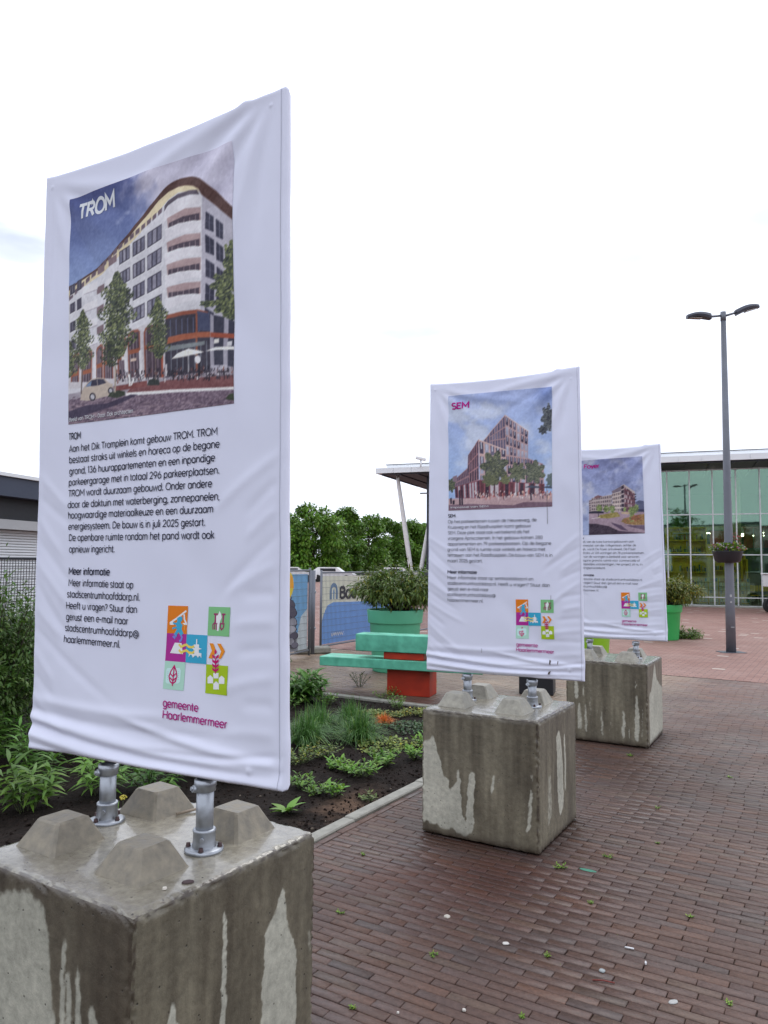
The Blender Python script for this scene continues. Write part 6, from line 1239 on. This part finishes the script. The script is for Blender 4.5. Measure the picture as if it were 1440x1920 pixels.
def shrub(x, y, z, r, h, label, cat='shrub', n=5000, L_=.045, w=.018, base=DG, stems=24, stemmat='twig', drop=.2, inner=.35, group=None, name='shrub', yel=.0, lean=(0, 0), spread=1.0):
    t = empty(name, (x, y, z), 0, label, cat, group); g = MB(); D = []; T = []; per = n // stems
    for k in range(stems):
        a = rng.uniform(0, 6.283); rr = r * math.sqrt(rng.uniform(.04, 1)); hh = h * (1 - .45 * (rr / r) ** 2) * rng.uniform(.78, 1.05); tip = np.array([rr * math.cos(a) + lean[0], rr * math.sin(a) + lean[1], hh]); b0 = np.array([.12 * r * math.cos(a), .12 * r * math.sin(a), 0]); mid = b0 * .5 + np.array([tip[0] * .42, tip[1] * .42, hh * .55])
        s_ = np.linspace(0, 1, 7)[:, None]; C = (1 - s_) ** 2 * b0 + 2 * s_ * (1 - s_) * mid + s_ ** 2 * tip; g.tube([tuple(p_) for p_ in C], [.008 * (1 - .8 * q) * (h / .8) ** .5 for q in np.linspace(0, 1, 7)], 5, cap=False)
        u_ = inner + (1 - inner) * rng.random(per) ** .8; P = (1 - u_[:, None]) ** 2 * b0 + 2 * u_[:, None] * (1 - u_[:, None]) * mid + u_[:, None] ** 2 * tip; off = rng.normal(0, .085 * r * spread, (per, 3)); T.append(P + off); d = off / (np.linalg.norm(off, axis=1)[:, None] + 1e-6) + np.array([math.cos(a) * .3, math.sin(a) * .3, .35 - drop]); D.append(d)
    g.build('branches', MT[stemmat], t)['kind'] = 'stuff'; D = np.concatenate(D); T = np.concatenate(T); T[:, 2] = np.maximum(T[:, 2], .01)
    foliage('foliage', t, L_, w, D, T, greens(base, len(D), .35, yel), curl=.35); return t
shrub(-3.75, 7.1, 0, .92, 1.62, 'dense dark green shrub at the left edge beside the nearest banner', n=30000, L_=.05, w=.021, base=(.042, .092, .021), stems=110, stemmat='bark', inner=.12, spread=1.0)
shrub(-5.1, 8.2, 0, 1.0, 1.68, 'dense shrub behind the left edge shrub, near the black fence', n=12000, L_=.055, w=.022, base=(.048, .10, .022), stems=50, stemmat='bark', inner=.12)
shrub(-3.05, 8.9, 0, .7, 1.7, 'tall leafy shrub reaching over the black fence behind the nearest banner', n=6000, L_=.065, w=.02, base=(.060, .125, .026), stems=36, stemmat='bark', inner=.15)
s1_ = shrub(.27, 12.6, .95, .82, .80, 'spreading olive green shrub with red twigs in the mint pot', n=7600, L_=.085, w=.026, base=(.055, .100, .022), stems=85, drop=.75, inner=.42, yel=.12, spread=.7)
shrub(6.85, 18.3, .78, .78, .72, 'round green and yellow shrub in the bright green pot', n=6500, L_=.085, w=.028, base=(.065, .10, .022), stems=70, drop=.5, inner=.35, yel=.25, spread=.8, lean=(.12, 0))
shrub(7.45, 18.6, .0, .42, .22, 'low green shrub trailing beside the bright green pot', n=1500, L_=.07, w=.024, base=(.06, .12, .022), stems=30, drop=.5)
shrub(3.92, 14.5, .8, .6, .6, 'small shrub in the lime pot behind the farthest banner', n=2500, L_=.07, w=.022, base=(.05, .09, .02), stems=30)
# flowers of the basket
n = 1500; D = sph(n, .3); T = D * np.array([.34, .34, .15]) * rng.uniform(.55, 1.05, (n, 1)) + np.array([0, 0, .24]); foliage('leaves', bk, .06, .03, D + rng.normal(0, .4, D.shape), T, greens((.085, .17, .035), n, .4, .1))
n = 150; D = sph(n, .2); T = D * np.array([.36, .36, .18]) * rng.uniform(.85, 1.08, (n, 1)) + np.array([0, 0, .24]); cf = np.array([(.45, .42, .50), (.25, .15, .35), (.5, .45, .35), (.35, .06, .08)])[rng.integers(0, 4, n)]; P, Q, C = scatter(iV * np.array([1, 1, .5]), iF, randrot(n) * .018, T, cf); fastmesh('blossoms', P, Q, MT['leaf'], bk, C)['kind'] = 'stuff'
n = 26; T = np.c_[rng.uniform(.05, .28, n), rng.uniform(-.1, .1, n), rng.uniform(.35, .62, n)]; P, Q, C = scatter(iV, iF, randrot(n) * .016, T, np.array([(.42, .12, .12)] * n)); fastmesh('tall_blossoms', P, Q, MT['leaf'], bk, C)['kind'] = 'stuff'
MB().tube([(.05, 0, .25), (.15, 0, .6)], .004, 4).tube([(.1, 0, .25), (.24, 0, .5)], .004, 4).build('flower_stem', MT['stem'], bk)['kind'] = 'stuff'

def tuft(x, y, r, h, label, n=420, base=(.060, .14, .030), name='grass_tuft', cat='grass tuft', group=None, w=.0065):
    z = float(soil_z(np.array([x]), np.array([y]))[0]); t = empty(name, (x, y, z), 0, label, cat, group); V = []; Q = []; C = []; k0 = 0; ns_ = 6
    for i in range(n):
        a = rng.uniform(0, 6.283); lean = rng.random() ** .7; L_ = h * rng.uniform(.7, 1.25); b0 = np.array([rng.normal(0, r * .16), rng.normal(0, r * .16), 0]); dr = np.array([math.cos(a), math.sin(a), 0]); sd_ = np.array([-dr[1], dr[0], 0]); s_ = np.linspace(0, 1, ns_)
        P = b0 + dr * (r * 1.25 * lean * s_ ** 1.15)[:, None] + np.array([0, 0, 1]) * (L_ * (s_ * (1.25 - .25 * lean) - (.25 + .80 * lean) * s_ ** 2.2))[:, None]; P[:, 2] = np.maximum(P[:, 2], .004); ww = w * (1 - s_ ** 2 * .92)[:, None] / 2
        V.append(np.concatenate([P - sd_ * ww, P + sd_ * ww])); Q += [(k0 + j, k0 + ns_ + j, k0 + ns_ + j + 1, k0 + j + 1) for j in range(ns_ - 1)]; k0 += 2 * ns_; c = np.array(base) * rng.uniform(.8, 2.0); C.append(np.repeat((c * (1 if rng.random() > .08 else np.array([2.6, 1.7, 1.6])))[None], 2 * ns_, 0))
    fastmesh('blades', np.concatenate(V), np.array(Q), MT['leaf'], t, np.concatenate(C), smooth=True)['kind'] = 'stuff'; return t
tuft(-.72, 7.35, .34, .36, 'front left grass tuft in the bed next to the nearest banner', 620, group='green grass tufts'); tuft(-.66, 7.95, .34, .36, 'rear left grass tuft in the bed behind the front left one', 520, group='green grass tufts')
tuft(-.22, 7.55, .34, .36, 'front right grass tuft in the middle of the bed', 640, group='green grass tufts'); tuft(-.33, 8.15, .30, .33, 'rear right grass tuft in the bed', 480, group='green grass tufts')
tuft(.01, 8.35, .15, .13, 'small rust orange grass tuft in the bed', 260, base=(.42, .13, .025), name='orange_tuft', w=.005)

def herb(x, y, r, h, label, stems=12, per=14, L_=.05, w=.018, base=LGc, name='leafy_plant', cat='plant', group=None, droop=0, upright=.5, yel=0, z=None, single=False, flowers=0):
    if z is None: z = float(soil_z(np.array([x]), np.array([y]))[0])
    t = empty(name, (x, y, z), rng.uniform(0, 6.28), label, cat, group); g = MB(); D = []; T = []; tips = []
    for k in range(stems):
        a = 6.283 * k / stems + rng.normal(0, .3); rr = r * rng.uniform(.15, 1) ** .7; hh = h * rng.uniform(.65, 1.05) * (1 - .35 * rr / r); tip = np.array([rr * math.cos(a), rr * math.sin(a), hh]); b0 = np.array([.25 * tip[0], .25 * tip[1], 0]); g.tube([tuple(b0), tuple((b0 + tip) / 2 + np.array([0, 0, .08 * h])), tuple(tip)], [.004, .003, .002], 4, cap=False); tips.append(tip)
        for j in range(per):
            u_ = .18 + .82 * (j + 1) / per; b = j * 2.4 + a; P = b0 * (1 - u_) + tip * u_ + np.array([0, 0, .08 * h * 4 * u_ * (1 - u_) * .5]); D.append((math.cos(b), math.sin(b), upright + rng.normal(0, .15) + (u_ > .9) * .9)); T.append(P)
    if single:
        V, Q = leaf_geo(L_, w, .35 + droop, n=3); protos = []
        Dm = frames(np.array(D)); n = len(D)
        for q in range(4):
            o = fastmesh('leaf', V * rng.uniform(.8, 1.2), Q, MT['leaf'], t, np.repeat(greens(base, 1, .3), len(V), 0), smooth=True); protos.append(o)
        for i in range(n):
            o = protos[i] if i < 4 else link(bpy.data.objects.new('leaf', protos[i % 4].data), t); Mx = Matrix(Dm[i].tolist()).to_4x4(); Mx.translation = T[i]; o.matrix_local = Mx
    else: foliage('foliage', t, L_, w, np.array(D), np.array(T), greens(base, len(D), .3, yel), curl=.3 + droop)
    g.build('stems', MT['stem'], t)['kind'] = 'stuff'
    if flowers:
        for k in range(flowers):
            p_ = tips[k] + np.array([0, 0, .07]); F_ = []; 
            n_ = 26; Dd = sph(n_, .2); P, Q, C = scatter(iV * np.array([1, 1, .6]), iF, randrot(n_) * .007, Dd * .022 + p_, np.array([(.72, .62, .10)] * n_)); fastmesh('blossom', P, Q, MT['leaf'], t, C); MB().tube([tuple(tips[k]), tuple(p_)], .0022, 4).build('flower_stem', MT['stem'], t)
    return t
PG = 'leafy green perennials in the planting bed'
# lush plants at the left, behind the nearest block
herb(-2.46, 5.35, .30, .42, 'bushy lance leaved plant above the left end of the nearest block', 11, 16, .12, .028, (.062, .155, .026), group=PG, droop=.25, single=True)
herb(-2.75, 6.1, .32, .50, 'bushy lance leaved plant at the left picture edge below the dark shrub', 12, 16, .12, .028, (.055, .14, .024), group=PG, droop=.25, single=True)
herb(-2.1, 5.75, .24, .36, 'lance leaved plant under the left corner of the nearest banner', 8, 14, .12, .028, (.075, .18, .03), group=PG, droop=.3, single=True)
herb(-3.05, 5.3, .32, .40, 'lance leaved plant cut by the left edge beside the nearest block', 14, 16, .11, .026, (.06, .15, .026), group=PG, droop=.2)
herb(-2.75, 6.9, .34, .62, 'tall leafy plant below the left corner of the nearest banner', 16, 18, .12, .03, (.06, .15, .026), group=PG, droop=.3)
herb(-2.2, 6.6, .30, .40, 'leafy plant seen left of the left pole of the nearest banner', 14, 16, .10, .028, (.06, .15, .026), group=PG, droop=.3)
herb(-1.75, 5.85, .28, .34, 'leafy plant right behind the left pole of the nearest banner', 14, 15, .09, .028, (.05, .135, .024), group=PG, droop=.3)
herb(-1.48, 6.25, .30, .36, 'leafy plant with small yellow flower heads between the two nearest poles', 14, 15, .085, .026, (.055, .14, .024), group=PG, droop=.3, flowers=5)
herb(-1.15, 6.1, .24, .30, 'leafy plant behind the right pole of the nearest banner', 12, 14, .08, .026, (.055, .14, .024), group=PG, droop=.2, flowers=2)
herb(-1.75, 5.05, .13, .13, 'small plant with yellow flower heads behind the left stud of the nearest block', 7, 9, .06, .02, (.06, .15, .028), group=PG, flowers=5)
herb(-3.3, 6.4, .36, .55, 'leafy plant in front of the dark shrub at the left edge', 16, 18, .11, .028, (.05, .13, .024), group=PG, droop=.3)
herb(-2.6, 7.8, .4, .5, 'leafy plant hidden behind the nearest banner', 16, 14, .10, .028, (.05, .13, .024), group=PG, droop=.3)
# broad leaved rosette
t = empty('rosette_plant', (-.66, 5.37, float(soil_z(np.array([-.66]), np.array([5.37]))[0])), .4, 'broad leaved rosette plant right of the nearest banner, near the block', 'plant'); V, Q = leaf_geo(.15, .062, .5, .2, 5); pr = []
for k in range(3): pr.append(fastmesh('leaf', V * (.7 + .12 * k), Q, MT['leaf'], t, np.repeat(greens((.10, .24, .05), 1, .15), len(V), 0), smooth=True))
for k in range(11):
    o = pr[k] if k < 3 else link(bpy.data.objects.new('leaf', pr[k % 3].data), t); a = k * 2.4; Dm = frames(np.array([[math.cos(a), math.sin(a), .55 + .5 * (k % 3)]]))[0]; o.matrix_local = Matrix(Dm.tolist()).to_4x4()
# plants in the open part of the bed
herb(-1.0, 9.55, .36, .42, 'dark lance leaved clump beside the nearest banner, by the far kerb', 40, 22, .13, .034, (.042, .12, .022), group=PG, droop=.4)
herb(-1.12, 9.05, .2, .2, 'small green plant below the dark clump by the nearest banner', 10, 10, .06, .02, (.07, .16, .03), group=PG)
herb(-.66, 9.40, .16, .16, 'small bright plant close to the far kerb', 10, 10, .06, .02, (.08, .18, .03), group=PG)
herb(-.16, 6.25, .17, .13, 'bright green plant in the front centre of the soil', 14, 10, .055, .024, (.10, .22, .04), group=PG)
herb(-.30, 6.42, .10, .10, 'small bright plant just left of the front centre plant', 8, 9, .05, .022, (.10, .22, .04), group=PG)
herb(.02, 6.62, .16, .15, 'bright green plant behind the front centre plant', 14, 10, .055, .022, (.085, .20, .035), group=PG)
herb(-.02, 6.98, .12, .09, 'low grey green plant below the orange tuft', 10, 8, .04, .018, (.08, .15, .05), group=PG)
herb(.28, 6.80, .12, .12, 'bright plant nearest to the middle block', 10, 9, .055, .022, (.10, .23, .04), group=PG)
herb(-.40, 6.52, .11, .11, 'small bright plant in the soil left of centre', 8, 9, .055, .022, (.10, .23, .04), group=PG)
herb(-.72, 6.62, .26, .16, 'spreading brownish green plant next to the nearest banner', 22, 14, .035, .016, (.06, .115, .025), group=PG, yel=.25)
herb(-.52, 6.85, .2, .14, 'spreading plant right of the brownish green one', 16, 12, .035, .016, (.065, .115, .03), group=PG, yel=.2)
herb(-.62, 5.98, .12, .12, 'small plant right of the nearest banner corner', 9, 9, .05, .02, (.08, .18, .035), group=PG)
herb(-.50, 5.80, .13, .10, 'small plant below the corner plant beside the nearest banner', 10, 9, .045, .02, (.07, .16, .03), group=PG)
herb(-.36, 5.72, .09, .10, 'small bright plant in front of the bed above the kerb', 7, 8, .06, .024, (.11, .25, .045), group=PG)
herb(-.10, 5.72, .08, .08, 'sparse pale plant close to the near kerb', 6, 7, .035, .014, (.10, .16, .05), group=PG)
herb(.42, 7.35, .12, .16, 'green plant behind the left edge of the middle block', 9, 9, .06, .024, (.10, .22, .04), group=PG)
herb(.18, 9.2, .15, .18, 'feathery green plant above the orange tuft', 12, 12, .05, .012, (.07, .16, .03), group=PG)
for k, (x, y, r_, b_, lb) in enumerate([(.30, 8.15, .26, (.030, .075, .03), 'dark green ground cover right of the orange tuft'), (.08, 7.32, .30, (.12, .19, .045), 'pale green ground cover below the orange tuft'), (-.10, 8.75, .22, (.09, .14, .04), 'pale ground cover behind the orange tuft'), (.40, 8.9, .22, (.12, .16, .05), 'yellowish ground cover near the middle block')]):
    n = 520; a = rng.uniform(0, 6.28, n); rr = r_ * np.sqrt(rng.random(n)) * (1 + .3 * np.sin(a * 3 + k)); T = np.c_[rr * np.cos(a) * 1.3, rr * np.sin(a), .01 + .05 * rng.random(n) * (1 - (rr / r_) ** 2 * .5)]; D = np.c_[rng.normal(0, 1, n), rng.normal(0, 1, n), rng.uniform(.1, .9, n)]
    t = empty('ground_cover', (x, y, float(soil_z(np.array([x]), np.array([y]))[0])), 0, lb, 'ground cover', 'ground cover patches'); foliage('foliage', t, .035, .02, D, T, greens(b_, n, .35, .1))
# weeds in the paving behind the bed
herb(-.33, 10.95, .16, .26, 'dark twiggy seedling left of the bench base', 9, 12, .045, .016, (.035, .06, .025), group=PG, z=0)
herb(.02, 9.95, .16, .12, 'weed growing by the kerb in front of the bench', 8, 8, .04, .016, (.09, .18, .04), group=PG, z=0)
herb(.14, 10.15, .12, .14, 'pale weed at the left foot of the red bench base', 7, 8, .045, .014, (.12, .2, .05), group=PG, z=0)
herb(.68, 10.45, .13, .20, 'yellow green weed right of the red bench base', 8, 8, .06, .016, (.14, .22, .05), group=PG, z=0)
herb(-1.75, 13.2, .25, .16, 'weed at the foot of the stone figure fence', 12, 9, .05, .02, (.06, .14, .03), group=PG, z=0)
# moss and seedlings in the brick joints
WL = ['', '', 'small weed in the joints midway between middle block and picture bottom', 'tiny weed left of the white scrap on the paving', 'weed between the nearest and the middle block, nearer the left', 'tiny weed below the flat pebble on the paving', 'tiny weed at the lower right corner of the nearest block', 'weed in front of the left corner of the middle block', 'weed at the right, level with the middle block base', 'tiny weed right of the turquoise paint smear', 'tiny weed above the long cigarette end', 'weed beside the right side of the farthest block', 'weed in front of the farthest block at the right', 'tiny weed at the bottom centre edge of the paving', 'tiny weed near the bottom right grey scrap']
for k, (x, y, r_) in enumerate([(1.04, 4.50, .055), (1.36, 4.67, .045), (1.09, 4.04, .03), (.75, 3.51, .02), (-.2, 3.91, .03), (.24, 3.51, .03), (-.11, 3.10, .025), (-.11, 4.67, .03), (2.0, 5.6, .03), (1.75, 4.9, .02), (1.55, 3.9, .022), (2.3, 7.1, .05), (2.9, 6.4, .03), (.55, 3.05, .018), (1.4, 3.15, .02)]):
    herb(x, y, r_ * .85, .010 + r_ * .18, ['weed patch in front of the middle block, beside a green paint smear', 'flat weed patch right of the middle block on the paving'][k] if k < 2 else WL[k], max(4, int(r_ * 160)), 6, .009 + r_ * .10, .005 + r_ * .04, (.12, .24, .03), z=-.002, group='weeds in the paving joints', name='joint_weed', cat='weed')
n = 1500; k = rng.integers(0, nB, n); xx = cx[k] + rng.normal(0, .004, n); yy = cy[k] + rng.normal(0, .004, n); xx = xx + A_[0] * PU / 2; yy = yy + A_[1] * PU / 2; ok_ = (yy < 8) & (fbm(xx * 1.2, yy * 1.2, 88) > .52); xx = xx[ok_]; yy = yy[ok_]; n = len(xx)
tag(fastmesh('joint_moss', *scatter(iV * np.array([1, 1, .5]), iF, randrot(n) * rng.uniform(.002, .005, (n, 1, 1)), np.c_[xx + rng.normal(0, .05, n) * B_[0], yy + rng.normal(0, .05, n) * B_[1], np.full(n, -.004)], greens((.09, .10, .03), n, .4))[:2], MT['leaf'], None, np.repeat(greens((.09, .10, .03), n, .4), 12, 0)), 'moss crumbs in the joints of the brick paving', 'moss', kind='stuff')

# ================================================================== litter
def disc(name, x, y, r_, label, cat, c, h=.003, sx=1, rz=0, group=None):
    P = [(r_ * sx * math.cos(a) * random.uniform(.85, 1.1), r_ * math.sin(a) * random.uniform(.85, 1.1)) for a in np.linspace(0, 5.8, 11)]; n_ = len(P)
    V = [(a, b_, 0) for a, b_ in P] + [(a * .85, b_ * .85, h) for a, b_ in P]; g = MB().add(V, [(i, (i + 1) % n_, n_ + (i + 1) % n_, n_ + i) for i in range(n_)] + [tuple(range(n_, 2 * n_))], 0, c)
    o = g.build(name, MT['bpaper'], None, colors=True); o.location = (x, y, .0015); o.rotation_euler = (0, 0, rz); tag(o, label, cat, group); return o
disc('flat_pebble', .33, 3.88, .016, 'pale flat pebble on the bricks in front of the middle block', 'pebble', (.55, .50, .42), .006)
disc('paper_scrap', .58, 3.62, .013, 'small white scrap on the bricks right of the flat pebble', 'litter', (.6, .57, .52), .003, 1.4)
disc('bottle_cap', .96, 3.39, .014, 'round grey bottle cap on the paving', 'bottle cap', (.30, .33, .33), .004)
disc('pebble', .33, 3.09, .008, 'tiny white pebble at the bottom centre of the paving', 'pebble', (.6, .56, .5), .006); disc('pebble', .07, 3.07, .006, 'tiny white pebble left of the bottom centre one', 'pebble', (.6, .56, .5), .005)
disc('paper_scrap', 1.18, 3.16, .014, 'grey scrap near the bottom right of the paving', 'litter', (.38, .38, .36), .003, 1.6, .5); disc('paint_smear', 1.19, 4.47, .018, 'turquoise paint smear on the bricks in front of the middle block', 'paint mark', (.035, .20, .13), .0008, 3.0, -.55)
for x, y, a, L_, lb in ((1.14, 3.58, -.4, .040, 'white cigarette end lying on the bricks'), (1.17, 3.45, 1.3, .020, 'short white cigarette stub below the longer one')):
    t = empty('cigarette_end', (x, y, .0055), a, lb, 'cigarette end'); MB().tube([(-L_ / 2, 0, 0), (L_ / 2, 0, 0)], .004, 8).build('paper_roll', MT['whitepaint'], t)
t = empty('twig', (.94, 3.30, .005), -.25, 'thin red brown twig on the bricks below the bottle cap', 'twig'); MB().tube([(-.045, 0, 0), (0, .004, .002), (.045, 0, 0)], .0028, 6).build('stick', MT['redbrown'], t)
t = empty('twig', (-.74, 2.93, .806), .6, 'short pale twig lying on the nearest block top beside the right pole', 'twig'); MB().tube([(-.04, 0, 0), (.04, .005, .003)], .005, 6).build('stick', mat('dead_wood', (.30, .24, .18), .8), t)
(fx_, fy_), th_ = FR[0]; d1_ = np.array([math.cos(th_), math.sin(th_)]); d2_ = np.array([-math.sin(th_), math.cos(th_)]); q = np.array([fx_, fy_]) + d1_ * .24 + d2_ * .05
disc('fallen_leaf', q[0], q[1], .012, 'dark fallen leaf on the rim of the nearest block', 'leaf', (.05, .025, .025), .003, 1.7, .3).location.z = .8015
q = np.array([fx_, fy_]) + d1_ * .17 + d2_ * .07; disc('pebble', q[0], q[1], .007, 'tiny white pebble on the rim of the nearest block', 'pebble', (.65, .6, .52), .005).location.z = .8015
n = 260; k = rng.integers(0, nB, n); tag(fastmesh('grit', *scatter(iV, iF, randrot(n) * rng.uniform(.0012, .0032, (n, 1, 1)), np.c_[cx[k] + rng.normal(0, .06, n), cy[k] + rng.normal(0, .02, n), np.full(n, .002)], np.zeros((n, 3)))[:2], MT['leaf'], None, np.repeat(np.array([.4, .37, .3]) * rng.uniform(.3, 1.3, (n, 1)), 12, 0)), 'pale grit scattered over the brick paving', 'grit', kind='stuff')
